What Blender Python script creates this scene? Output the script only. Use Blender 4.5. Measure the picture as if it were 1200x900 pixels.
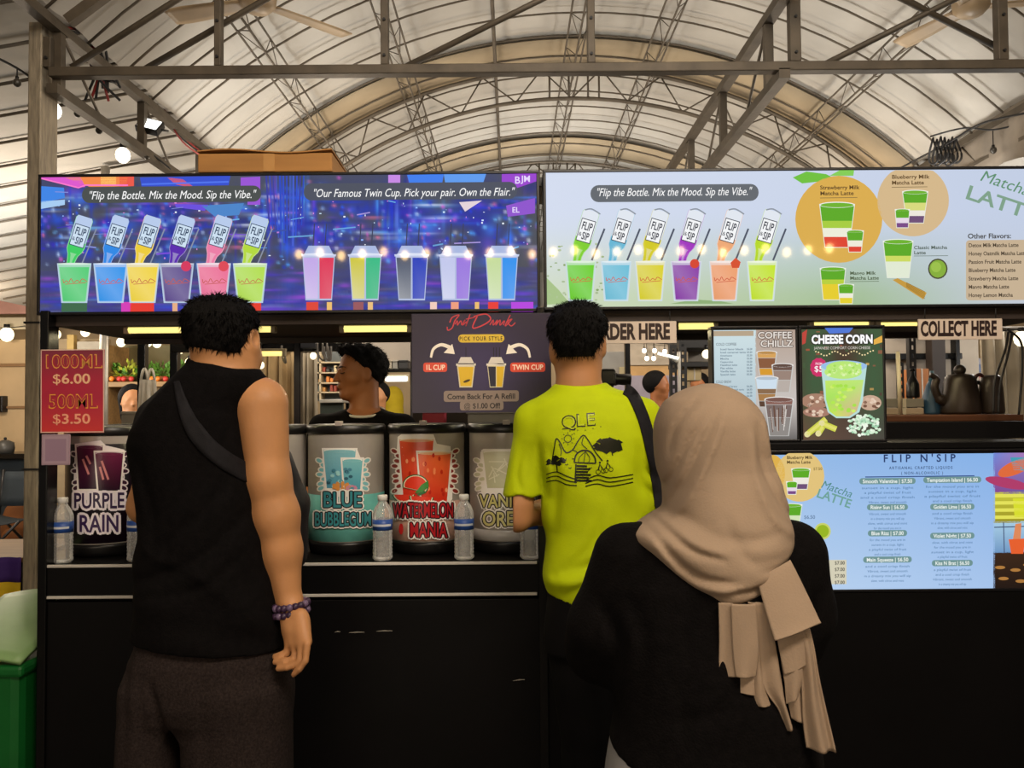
import bpy, bmesh, math, random
import numpy as np
from mathutils import Vector, Matrix, noise
from mathutils.bvhtree import BVHTree

S = bpy.context.scene
for o in list(bpy.data.objects):
    bpy.data.objects.remove(o)
COL = S.collection
random.seed(7)

# ------------------------------------------------------------------ camera
F = 950.0                                   # focal length in pixels of the 1200 x 900 frame
CAM = Vector((0.0, 0.0, 1.45))
TH = math.atan(30 / F)
PH = math.radians(0.45)
_f = Vector((0, math.cos(TH), math.sin(TH)))
_u0 = Vector((0, -math.sin(TH), math.cos(TH)))
_r0 = Vector((1, 0, 0))
_u = _u0 * math.cos(PH) + _r0 * math.sin(PH)
_r = _r0 * math.cos(PH) - _u0 * math.sin(PH)
cd = bpy.data.cameras.new('camera')
cd.sensor_fit = 'HORIZONTAL'
cd.sensor_width = 36
cd.lens = F / 1200 * 36
cd.clip_start = 0.02
cam = bpy.data.objects.new('camera', cd)
COL.objects.link(cam)
cam.matrix_world = Matrix(((_r.x, _u.x, -_f.x, CAM.x), (_r.y, _u.y, -_f.y, CAM.y), (_r.z, _u.z, -_f.z, CAM.z), (0, 0, 0, 1)))
S.camera = cam

# ------------------------------------------------------------------ world, lamps, exposure
S.view_settings.view_transform = 'Standard'
S.view_settings.look = 'None'
S.view_settings.exposure = 0
S.view_settings.gamma = 1
S.view_settings.use_curve_mapping = False
S.cycles.caustics_reflective = False
S.cycles.caustics_refractive = False
S.cycles.sample_clamp_indirect = 4.0
W = bpy.data.worlds.new('world')
S.world = W
W.use_nodes = True
W.node_tree.nodes['Background'].inputs[0].default_value = (0.85, 0.74, 0.6, 1)
W.node_tree.nodes['Background'].inputs[1].default_value = 0.10


def area(name, loc, target, sx, sy, power, col):
    d = bpy.data.lights.new(name, 'AREA')
    d.shape = 'RECTANGLE'
    d.size, d.size_y, d.energy, d.color = sx, sy, power, col
    o = bpy.data.objects.new(name, d)
    COL.objects.link(o)
    o.location = loc
    o.rotation_euler = (Vector(target) - Vector(loc)).to_track_quat('-Z', 'Y').to_euler()
    return o


def point(name, loc, power, col, r=0.1):
    d = bpy.data.lights.new(name, 'POINT')
    d.energy, d.color, d.shadow_soft_size = power, col, r
    o = bpy.data.objects.new(name, d)
    COL.objects.link(o)
    o.location = loc
    return o


WARM = (1.0, 0.83, 0.64)
NEUT = (1.0, 0.97, 0.92)
# unseen area lights added to brighten the vault and the side roofs
area('roof_fill', (-1.5, 4.4, 2.3), (0.9, 6.2, 4.2), 0.4, 0.3, 24, NEUT)
area('roof_fill', (2.4, 4.4, 2.3), (0.0, 6.2, 4.2), 0.4, 0.3, 26, NEUT)
area('roof_fill', (0.45, 7.4, 2.3), (0.45, 8.6, 4.2), 1.6, 0.3, 46, NEUT)
area('roof_fill', (0.45, 10.5, 2.3), (0.45, 11.5, 4.2), 1.6, 0.3, 30, NEUT)
area('roof_fill', (0.45, 1.0, 3.2), (0.45, 4.2, 4.3), 1.6, 0.3, 36, NEUT)
area('roof_fill', (-4.0, 5.0, 1.6), (-3.4, 6.5, 3.4), 1.0, 1.0, 65, NEUT)
area('roof_fill', (5.0, 5.0, 1.6), (4.6, 6.5, 3.4), 1.0, 1.0, 55, NEUT)
# high warm fill added behind the photographer, lights people and stall front
area('front_fill', (1.2, -0.6, 3.9), (0.0, 2.4, 1.0), 2.4, 0.6, 125, WARM)
area('front_fill', (-2.6, 0.2, 3.6), (-0.6, 2.4, 1.1), 1.2, 0.6, 40, WARM)
# low fill added behind the photographer to brighten the upright fronts
area('low_front_fill', (-1.5, -2.6, 1.5), (0.0, 2.6, 1.3), 2.4, 0.8, 40, WARM)
# unseen point lights added to brighten the stalls further back
point('stall_fill', (-1.2, 5.6, 2.3), 36, WARM)
point('stall_fill', (0.2, 6.2, 2.4), 44, WARM)
point('stall_fill', (2.2, 6.0, 2.3), 44, WARM)
point('stall_fill', (-2.9, 4.9, 2.2), 36, WARM)
point('stall_fill', (-5.2, 7.2, 2.2), 70, WARM)
point('stall_fill', (3.4, 5.2, 2.3), 22, NEUT)
point('stall_fill', (-0.9, 4.1, 2.2), 10, WARM)
point('stall_fill', (1.4, 4.2, 2.2), 8, WARM)

# ------------------------------------------------------------------ helpers
def P(px, py, Y):
    d = _f * F + _r * (px - 600) + _u * (450 - py)
    return CAM + d * (Y / d.y)


def ray(px, py):
    return (_f * F + _r * (px - 600) + _u * (450 - py)).normalized()


def lin(c):
    return c / 12.92 if c <= 0.04045 else ((c + 0.055) / 1.055) ** 2.4


def H(h, a=1.0):
    h = h.lstrip('#')
    return (lin(int(h[0:2], 16) / 255), lin(int(h[2:4], 16) / 255), lin(int(h[4:6], 16) / 255), a)


ORG = {}


def link(o, parent=None, org=(0, 0, 0)):
    COL.objects.link(o)
    ORG[o.name] = Vector(org)
    if parent is not None:
        o.parent = parent
        o.location = Vector(org) - ORG[parent.name]
    else:
        o.location = org
    return o


def tag(o, label, cat=None, group=None):
    o['label'] = label
    if cat:
        o['category'] = cat
    if group:
        o['group'] = group
    return o


def thing(name, label, cat, loc, group=None):
    o = bpy.data.objects.new(name, None)
    o.empty_display_size = 0.05
    link(o, None, loc)
    return tag(o, label, cat, group)


def struct(o):
    o['kind'] = 'structure'
    return o


def copy_tree(o, delta, label=None, group=None, parent=None):
    c = o.copy()
    COL.objects.link(c)
    ORG[c.name] = ORG[o.name] + Vector(delta)
    if parent is None:
        c.location = o.location + Vector(delta)
    else:
        c.parent = parent
    for ch in list(o.children):
        copy_tree(ch, delta, None, None, c)
    if label:
        c['label'] = label
    if group:
        c['group'] = group
    return c


MATS = {}


def mat(name, col, rough=0.6, metal=0.0, var=0.12, scale=8.0, bump=0.0, spec=0.4, emit=None, strength=0.0, bscale=None, stretch=None):
    if name in MATS:
        return MATS[name]
    m = bpy.data.materials.new(name)
    m.use_nodes = True
    nt = m.node_tree
    b = nt.nodes['Principled BSDF']
    c = H(col) if isinstance(col, str) else col
    tc = nt.nodes.new('ShaderNodeTexCoord')
    src = tc.outputs['Object']
    if stretch:
        mp = nt.nodes.new('ShaderNodeMapping')
        mp.inputs['Scale'].default_value = stretch
        nt.links.new(src, mp.inputs[0])
        src = mp.outputs[0]
    nz = nt.nodes.new('ShaderNodeTexNoise')
    nz.inputs['Scale'].default_value = scale
    nz.inputs['Detail'].default_value = 5
    nt.links.new(src, nz.inputs['Vector'])
    rp = nt.nodes.new('ShaderNodeValToRGB')
    rp.color_ramp.elements[0].position = 0.3
    rp.color_ramp.elements[1].position = 0.7
    rp.color_ramp.elements[0].color = tuple(max(0, x * (1 - var)) for x in c[:3]) + (1,)
    rp.color_ramp.elements[1].color = tuple(min(1, x * (1 + var)) for x in c[:3]) + (1,)
    nt.links.new(nz.outputs[0], rp.inputs[0])
    nt.links.new(rp.outputs[0], b.inputs['Base Color'])
    b.inputs['Roughness'].default_value = rough
    b.inputs['Metallic'].default_value = metal
    b.inputs['Specular IOR Level'].default_value = spec
    if emit:
        b.inputs['Emission Color'].default_value = H(emit)
        b.inputs['Emission Strength'].default_value = strength
    if bump:
        n2 = nt.nodes.new('ShaderNodeTexNoise')
        n2.inputs['Scale'].default_value = bscale or scale * 6
        n2.inputs['Detail'].default_value = 4
        nt.links.new(src, n2.inputs['Vector'])
        bp = nt.nodes.new('ShaderNodeBump')
        bp.inputs['Strength'].default_value = bump
        bp.inputs['Distance'].default_value = 0.01
        nt.links.new(n2.outputs[0], bp.inputs['Height'])
        nt.links.new(bp.outputs[0], b.inputs['Normal'])
    MATS[name] = m
    return m


def attr_mat(name, emission=0.0, rough=0.35, spec=0.4, paper=True):
    """printed or lit artwork: its own ink colours come from the mesh attribute"""
    m = bpy.data.materials.new(name)
    m.use_nodes = True
    nt = m.node_tree
    b = nt.nodes['Principled BSDF']
    a = nt.nodes.new('ShaderNodeAttribute')
    a.attribute_name = 'ink'
    b.inputs['Roughness'].default_value = rough
    b.inputs['Specular IOR Level'].default_value = spec
    if emission:
        b.inputs['Base Color'].default_value = (0.01, 0.01, 0.012, 1)
        nt.links.new(a.outputs['Color'], b.inputs['Emission Color'])
        b.inputs['Emission Strength'].default_value = emission
    else:
        nt.links.new(a.outputs['Color'], b.inputs['Base Color'])
    MATS[name] = m
    return m


def glassy(name, tint, clear=0.8, rough=0.05, base=None):
    """thin clear plastic: mostly see-through with a little gloss and haze"""
    m = bpy.data.materials.new(name)
    m.use_nodes = True
    nt = m.node_tree
    nt.nodes.clear()
    out = nt.nodes.new('ShaderNodeOutputMaterial')
    tr = nt.nodes.new('ShaderNodeBsdfTransparent')
    tr.inputs[0].default_value = H(tint)
    pr = nt.nodes.new('ShaderNodeBsdfPrincipled')
    pr.inputs['Base Color'].default_value = H(base or tint)
    pr.inputs['Roughness'].default_value = rough
    fr = nt.nodes.new('ShaderNodeFresnel')
    fr.inputs[0].default_value = 1.45
    nz = nt.nodes.new('ShaderNodeTexNoise')
    nz.inputs['Scale'].default_value = 9
    ad = nt.nodes.new('ShaderNodeMath')
    ad.operation = 'MULTIPLY_ADD'
    ad.inputs[1].default_value = 0.08
    ad.inputs[2].default_value = 1 - clear - 0.04
    nt.links.new(nz.outputs[0], ad.inputs[0])
    mx0 = nt.nodes.new('ShaderNodeMath')
    mx0.operation = 'ADD'
    mx0.use_clamp = True
    nt.links.new(fr.outputs[0], mx0.inputs[0])
    nt.links.new(ad.outputs[0], mx0.inputs[1])
    mx = nt.nodes.new('ShaderNodeMixShader')
    nt.links.new(mx0.outputs[0], mx.inputs[0])
    nt.links.new(tr.outputs[0], mx.inputs[1])
    nt.links.new(pr.outputs[0], mx.inputs[2])
    nt.links.new(mx.outputs[0], out.inputs[0])
    MATS[name] = m
    return m


def frame_of(d):
    d = Vector(d).normalized()
    a = Vector((0, 0, 1)) if abs(d.z) < 0.95 else Vector((1, 0, 0))
    s = d.cross(a).normalized()
    return s, s.cross(d).normalized()


class MB:
    def __init__(s):
        s.v, s.f, s.mi = [], [], []

    def add(s, vs, fs, m=0):
        n = len(s.v)
        s.v += [Vector(v) for v in vs]
        for f in fs:
            s.f.append([n + i for i in f])
            s.mi.append(m)
        return s

    def box(s, a, b, m=0, bev=0.0):
        x0, y0, z0 = [min(a[i], b[i]) for i in range(3)]
        x1, y1, z1 = [max(a[i], b[i]) for i in range(3)]
        if bev <= 0:
            vs = [(x, y, z) for x in (x0, x1) for y in (y0, y1) for z in (z0, z1)]
            fs = [(0, 1, 3, 2), (4, 6, 7, 5), (0, 4, 5, 1), (2, 3, 7, 6), (0, 2, 6, 4), (1, 5, 7, 3)]
            return s.add(vs, fs, m)
        bm = bmesh.new()
        bmesh.ops.create_cube(bm, size=1)
        for v in bm.verts:
            v.co = Vector(((x0 + x1) / 2 + v.co.x * (x1 - x0), (y0 + y1) / 2 + v.co.y * (y1 - y0), (z0 + z1) / 2 + v.co.z * (z1 - z0)))
        bmesh.ops.bevel(bm, geom=bm.edges[:], offset=bev, segments=2, affect='EDGES', profile=0.5)
        bm.verts.index_update()
        s.add([v.co.copy() for v in bm.verts], [[v.index for v in f.verts] for f in bm.faces], m)
        bm.free()
        return s

    def pbox(s, x0, y0, x1, y1, Y0, Y1, m=0, bev=0.0):
        """box whose front face covers the pixel rectangle at depth Y0"""
        xm, ym = (x0 + x1) / 2, (y0 + y1) / 2
        c = P(xm, ym, Y0)
        k = Y0 / F
        w, h = (x1 - x0) * k / 2, (y1 - y0) * k / 2
        return s.box((c.x - w, Y0, c.z - h), (c.x + w, Y1, c.z + h), m, bev)

    def bar(s, a, b, w, h=None, m=0):
        """rectangular bar between two points"""
        a, b = Vector(a), Vector(b)
        h = h or w
        sd, up = frame_of(b - a)
        vs = []
        for p in (a, b):
            for i, j in ((-1, -1), (1, -1), (1, 1), (-1, 1)):
                vs.append(p + sd * (w / 2 * i) + up * (h / 2 * j))
        return s.add(vs, [(3, 2, 1, 0), (4, 5, 6, 7), (0, 1, 5, 4), (1, 2, 6, 5), (2, 3, 7, 6), (3, 0, 4, 7)], m)

    def tube(s, pts, r, n=8, m=0, closed=False, caps=True):
        pts = [Vector(p) for p in pts]
        rs = r if isinstance(r, (list, tuple)) else [r] * len(pts)
        N = len(pts)
        base = len(s.v)
        prev = None
        for i, p in enumerate(pts):
            if closed:
                d = pts[(i + 1) % N] - pts[i - 1]
            else:
                d = pts[min(i + 1, N - 1)] - pts[max(i - 1, 0)]
            sd, up = frame_of(d)
            if prev is not None:
                dn = d.normalized()
                sd = (prev - dn * prev.dot(dn)).normalized()
                up = sd.cross(dn).normalized()
            prev = sd
            for k in range(n):
                a = 2 * math.pi * k / n
                s.v.append(p + (sd * math.cos(a) + up * math.sin(a)) * rs[i])
        for i in range(N if closed else N - 1):
            j = (i + 1) % N
            for k in range(n):
                l = (k + 1) % n
                s.f.append([base + i * n + k, base + i * n + l, base + j * n + l, base + j * n + k])
                s.mi.append(m)
        if not closed and caps:
            s.f.append([base + k for k in range(n)][::-1])
            s.f.append([base + (N - 1) * n + k for k in range(n)])
            s.mi += [m, m]
        return s

    def lathe(s, c, prof, n=24, m=0, arc=None, mf=None):
        """surface of revolution about a vertical axis through c; prof = [(radius, height)]"""
        base = len(s.v)
        c = Vector(c)
        full = arc is None
        a0, a1 = arc or (0, 2 * math.pi)
        nn = n if full else n + 1
        for r, z in prof:
            for k in range(nn):
                a = a0 + (a1 - a0) * k / n
                s.v.append(c + Vector((r * math.cos(a), r * math.sin(a), z)))
        for i in range(len(prof) - 1):
            for k in range(n):
                l = (k + 1) % nn
                s.f.append([base + i * nn + k, base + i * nn + l, base + (i + 1) * nn + l, base + (i + 1) * nn + k])
                s.mi.append(mf(i) if mf else m)
        return s

    def grid(s, fn, nu, nv, m=0):
        base = len(s.v)
        for i in range(nu + 1):
            for j in range(nv + 1):
                s.v.append(Vector(fn(i / nu, j / nv)))
        for i in range(nu):
            for j in range(nv):
                a = base + i * (nv + 1) + j
                s.f.append([a, a + nv + 1, a + nv + 2, a + 1])
                s.mi.append(m)
        return s

    def ball(s, c, r, n=12, m=0):
        rr = r if isinstance(r, (list, tuple)) else (r, r, r)
        c = Vector(c)
        base = len(s.v)
        h = n // 2
        for i in range(h + 1):
            t = math.pi * i / h
            for k in range(n):
                a = 2 * math.pi * k / n
                s.v.append(c + Vector((rr[0] * math.sin(t) * math.cos(a), rr[1] * math.sin(t) * math.sin(a), rr[2] * math.cos(t))))
        for i in range(h):
            for k in range(n):
                l = (k + 1) % n
                s.f.append([base + i * n + k, base + (i + 1) * n + k, base + (i + 1) * n + l, base + i * n + l])
                s.mi.append(m)
        return s

    def build(s, name, mats, parent=None, smooth=False, org=None, solid=0.0, weld=False, bevel=0.0):
        if not isinstance(mats, (list, tuple)):
            mats = [mats]
        if parent is not None:
            o_ = ORG[parent.name] if org is None else Vector(org)
        elif org is not None:
            o_ = Vector(org)
        else:
            lo = [min(v[i] for v in s.v) for i in range(3)]
            hi = [max(v[i] for v in s.v) for i in range(3)]
            o_ = Vector(((lo[0] + hi[0]) / 2, (lo[1] + hi[1]) / 2, lo[2]))
        me = bpy.data.meshes.new(name)
        me.from_pydata([tuple(v - o_) for v in s.v], [], s.f)
        for m in mats:
            me.materials.append(m)
        me.polygons.foreach_set('material_index', s.mi)
        if smooth:
            me.polygons.foreach_set('use_smooth', [True] * len(me.polygons))
        me.update()
        bm = bmesh.new()
        bm.from_mesh(me)
        if weld:
            bmesh.ops.remove_doubles(bm, verts=bm.verts[:], dist=1e-5)
        bmesh.ops.recalc_face_normals(bm, faces=bm.faces[:])
        bm.to_mesh(me)
        bm.free()
        o = bpy.data.objects.new(name, me)
        link(o, parent, o_)
        if solid:
            md = o.modifiers.new('solid', 'SOLIDIFY')
            md.thickness = solid
            md.offset = 0
        if bevel:
            md = o.modifiers.new('bevel', 'BEVEL')
            md.width = bevel
            md.segments = 2
            md.limit_method = 'ANGLE'
        return o


# ------------------------------------------------------------------ lettering: outlines of Blender's own built-in font
CHARS = '"' + "ABCDEFGHIJKLMNOPQRSTUVWXYZabcdefghijklmnopqrstuvwxyz0123456789.,:;'!?$@&()-+/|"
GL = {}


def load_glyphs():
    obs = []
    for off in (0.0, 0.02, 0.045):
        for ch in CHARS + ' ':
            for kind in (0, 1):
                if kind == 1 and off:
                    continue
                cu = bpy.data.curves.new('glyph', 'FONT')
                cu.body = ch + ('|' if kind else '')
                cu.size = 1
                cu.offset = off
                cu.resolution_u = 3
                cu.fill_mode = 'FRONT'
                ob = bpy.data.objects.new('glyph', cu)
                COL.objects.link(ob)
                obs.append((off, ch, kind, ob))
    bpy.context.view_layer.update()
    dg = bpy.context.evaluated_depsgraph_get()
    res = {}
    for off, ch, kind, ob in obs:
        me = ob.evaluated_get(dg).to_mesh()
        vs = [(v.co.x, v.co.y) for v in me.vertices] if me else []
        fs = [tuple(p.vertices) for p in me.polygons] if me else []
        res[(off, ch, kind)] = (vs, fs)
        ob.evaluated_get(dg).to_mesh_clear()
    bar = max(v[0] for v in res[(0.0, '|', 0)][0])
    for off in (0.0, 0.02, 0.045):
        for ch in CHARS + ' ':
            v1 = res[(0.0, ch, 1)][0]
            adv = max(v[0] for v in v1) - bar
            GL[(off, ch)] = (res[(off, ch, 0)][0], res[(off, ch, 0)][1], adv)
    for _, _, _, ob in obs:
        cu = ob.data
        bpy.data.objects.remove(ob)
        bpy.data.curves.remove(cu)


load_glyphs()
CAPH = max(v[1] for v in GL[(0.0, 'H')][0])
SLOPE = math.tan(PH)


class Art:
    """flat artwork in photo pixels, later laid on a real surface; later layers lie a hair in front"""

    def __init__(s):
        s.p = []
        s.z = 0

    def up(s):
        s.z += 1
        return s

    def poly(s, pts, col):
        s.p.append((list(pts), [tuple(range(len(pts)))], H(col) if isinstance(col, str) else col, s.z))

    def tris(s, pts, fs, col):
        s.p.append((list(pts), fs, H(col) if isinstance(col, str) else col, s.z))

    def rect(s, x0, y0, x1, y1, col, tilt=True):
        k = SLOPE if tilt else 0
        s.poly([(x0, y0), (x1, y0 - (x1 - x0) * k), (x1, y1 - (x1 - x0) * k), (x0, y1)], col)

    def ell(s, cx, cy, rx, ry, col, n=20, rot=0.0, a0=0, a1=360):
        pts = []
        for i in range(n + (0 if a1 - a0 == 360 else 1)):
            a = math.radians(a0 + (a1 - a0) * i / n)
            x, y = rx * math.cos(a), ry * math.sin(a)
            pts.append((cx + x * math.cos(rot) - y * math.sin(rot), cy + x * math.sin(rot) + y * math.cos(rot)))
        s.poly(pts, col)

    def rrect(s, x0, y0, x1, y1, r, col, tilt=True):
        pts = []
        for cx, cy, b in ((x1 - r, y0 + r, -90), (x1 - r, y1 - r, 0), (x0 + r, y1 - r, 90), (x0 + r, y0 + r, 180)):
            for i in range(6):
                a = math.radians(b + 18 * i)
                pts.append((cx + r * math.cos(a), cy + r * math.sin(a)))
        if tilt:
            pts = [(x, y - (x - x0) * SLOPE) for x, y in pts]
        s.poly(pts, col)

    def line(s, pts, w, col, w1=None):
        n = len(pts)
        L, R = [], []
        for i, (x, y) in enumerate(pts):
            a = pts[max(i - 1, 0)]
            b = pts[min(i + 1, n - 1)]
            dx, dy = b[0] - a[0], b[1] - a[1]
            q = math.hypot(dx, dy) or 1
            ww = w if w1 is None else w + (w1 - w) * i / max(1, n - 1)
            ox, oy = -dy / q * ww / 2, dx / q * ww / 2
            L.append((x + ox, y + oy))
            R.append((x - ox, y - oy))
        vs = L + R
        s.tris(vs, [(i, i + 1, n + i + 1, n + i) for i in range(n - 1)], col)

    def curve(s, ctrl, w, col, n=8, w1=None):
        """smooth line through the control points"""
        s.line(spline(ctrl, n), w, col, w1)

    def grad(s, x0, y0, x1, y1, fn, nx=10, ny=6):
        """rectangle whose printed colours run smoothly; fn(u, v) -> rgb hex or tuple"""
        vs, cs, fs = [], [], []
        for i in range(nx + 1):
            for j in range(ny + 1):
                u, v = i / nx, j / ny
                x = x0 + (x1 - x0) * u
                vs.append((x, y0 + (y1 - y0) * v - (x - x0) * SLOPE))
                cs.append(fn(u, v))
        for i in range(nx):
            for j in range(ny):
                a = i * (ny + 1) + j
                fs.append((a, a + 1, a + ny + 2, a + ny + 1))
        s.p.append((vs, fs, cs, s.z))

    def width(s, t, size, xs=1.0, sp=0.0):
        return sum(GL[(0.0, c)][2] * xs + sp for c in t) * size / CAPH

    def text(s, t, x, y, cap, col, bold=True, xs=1.0, sp=0.0, shear=0.0, rot=None, align='l', fit=None, halo=None, wave=0.0):
        """cap = capital height in pixels, y = baseline; fit = total width to fill"""
        k = cap / CAPH
        if fit:
            w0 = s.width(t, cap, 1.0, sp)
            xs = fit / w0
        w = s.width(t, cap, xs, sp)
        x0 = x if align == 'l' else (x - w / 2 if align == 'c' else x - w)
        rot_ = -PH if rot is None else rot
        c_, s_ = math.cos(rot_), math.sin(rot_)
        pts, fs = [], []
        pen = 0.0
        off = 0.045 if bold == 2 else (0.02 if bold else 0.0)
        for i, ch in enumerate(t):
            vs, f, adv = GL[(0.0 if ch in '$@&' else off, ch)]
            b = len(pts)
            dy = wave * math.sin(i * 2.1)
            for vx, vy in vs:
                lx = pen + (vx * xs + vy * shear) * k
                ly = -vy * k + dy
                pts.append((lx, ly))
            fs += [tuple(b + q for q in ff) for ff in f]
            pen += (adv * xs + sp) * k
        ax = x if rot is not None or align == 'l' else x
        out = []
        for lx, ly in pts:
            gx, gy = x0 - ax + lx, ly
            out.append((ax + gx * c_ - gy * s_, y + gx * s_ + gy * c_))
        if halo:
            for hw, hc in halo:
                for q in range(8):
                    a = math.pi / 4 * q
                    s.tris([(px + hw * math.cos(a), py + hw * math.sin(a)) for px, py in out], fs, hc)
                s.up()
        s.tris(out, fs, col)

    def build(s, name, material, parent, mapper, maxedge=None, flat_n=True):
        vs, fs, cs = [], [], []
        for pts, faces, col, z in s.p:
            b = len(vs)
            if maxedge:
                bm = bmesh.new()
                lay = bm.verts.layers.float_color.new('ink')
                bv = [bm.verts.new((x, y, 0)) for x, y in pts]
                for i, v in enumerate(bv):
                    v[lay] = (col[i] if isinstance(col, list) else col)
                for f in faces:
                    try:
                        bm.faces.new([bv[i] for i in f])
                    except ValueError:
                        pass
                bmesh.ops.triangulate(bm, faces=bm.faces[:])
                for _ in range(6):
                    long = [e for e in bm.edges if e.calc_length() > maxedge]
                    if not long:
                        break
                    bmesh.ops.subdivide_edges(bm, edges=long, cuts=1, use_grid_fill=False)
                    bmesh.ops.triangulate(bm, faces=bm.faces[:])
                bm.verts.index_update()
                for v in bm.verts:
                    vs.append(mapper(v.co.x, v.co.y, z))
                    cs.append(tuple(v[lay]))
                for f in bm.faces:
                    fs.append([b + v.index for v in f.verts])
                bm.free()
            else:
                for i, (x, y) in enumerate(pts):
                    vs.append(mapper(x, y, z))
                    cs.append(col[i] if isinstance(col, list) else col)
                for f in faces:
                    fs.append([b + i for i in f])
        o_ = ORG[parent.name]
        me = bpy.data.meshes.new(name)
        me.from_pydata([tuple(Vector(v) - o_) for v in vs], [], fs)
        at = me.color_attributes.new('ink', 'FLOAT_COLOR', 'POINT')
        at.data.foreach_set('color', np.array([tuple(c)[:4] for c in cs], dtype=np.float32).ravel())
        me.materials.append(material)
        me.update()
        o = bpy.data.objects.new(name, me)
        link(o, parent, o_)
        return o


def spline(ctrl, n=8):
    out = []
    N = len(ctrl)
    for i in range(N - 1):
        p0, p1, p2, p3 = ctrl[max(i - 1, 0)], ctrl[i], ctrl[i + 1], ctrl[min(i + 2, N - 1)]
        for k in range(n):
            t = k / n
            out.append(tuple(0.5 * (2 * p1[d] + (p2[d] - p0[d]) * t + (2 * p0[d] - 5 * p1[d] + 4 * p2[d] - p3[d]) * t * t
                                    + (3 * p1[d] - p0[d] - 3 * p2[d] + p3[d]) * t ** 3) for d in range(len(p1))))
    out.append(tuple(ctrl[-1]))
    return out


def mixc(a, b, t):
    a, b = (H(c) if isinstance(c, str) else c for c in (a, b))
    return tuple(a[i] + (b[i] - a[i]) * t for i in range(3)) + (1,)


def plane_map(Y, gap=0.0003):
    return lambda x, y, z: P(x, y, Y - 0.0006 - gap * z)


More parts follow.
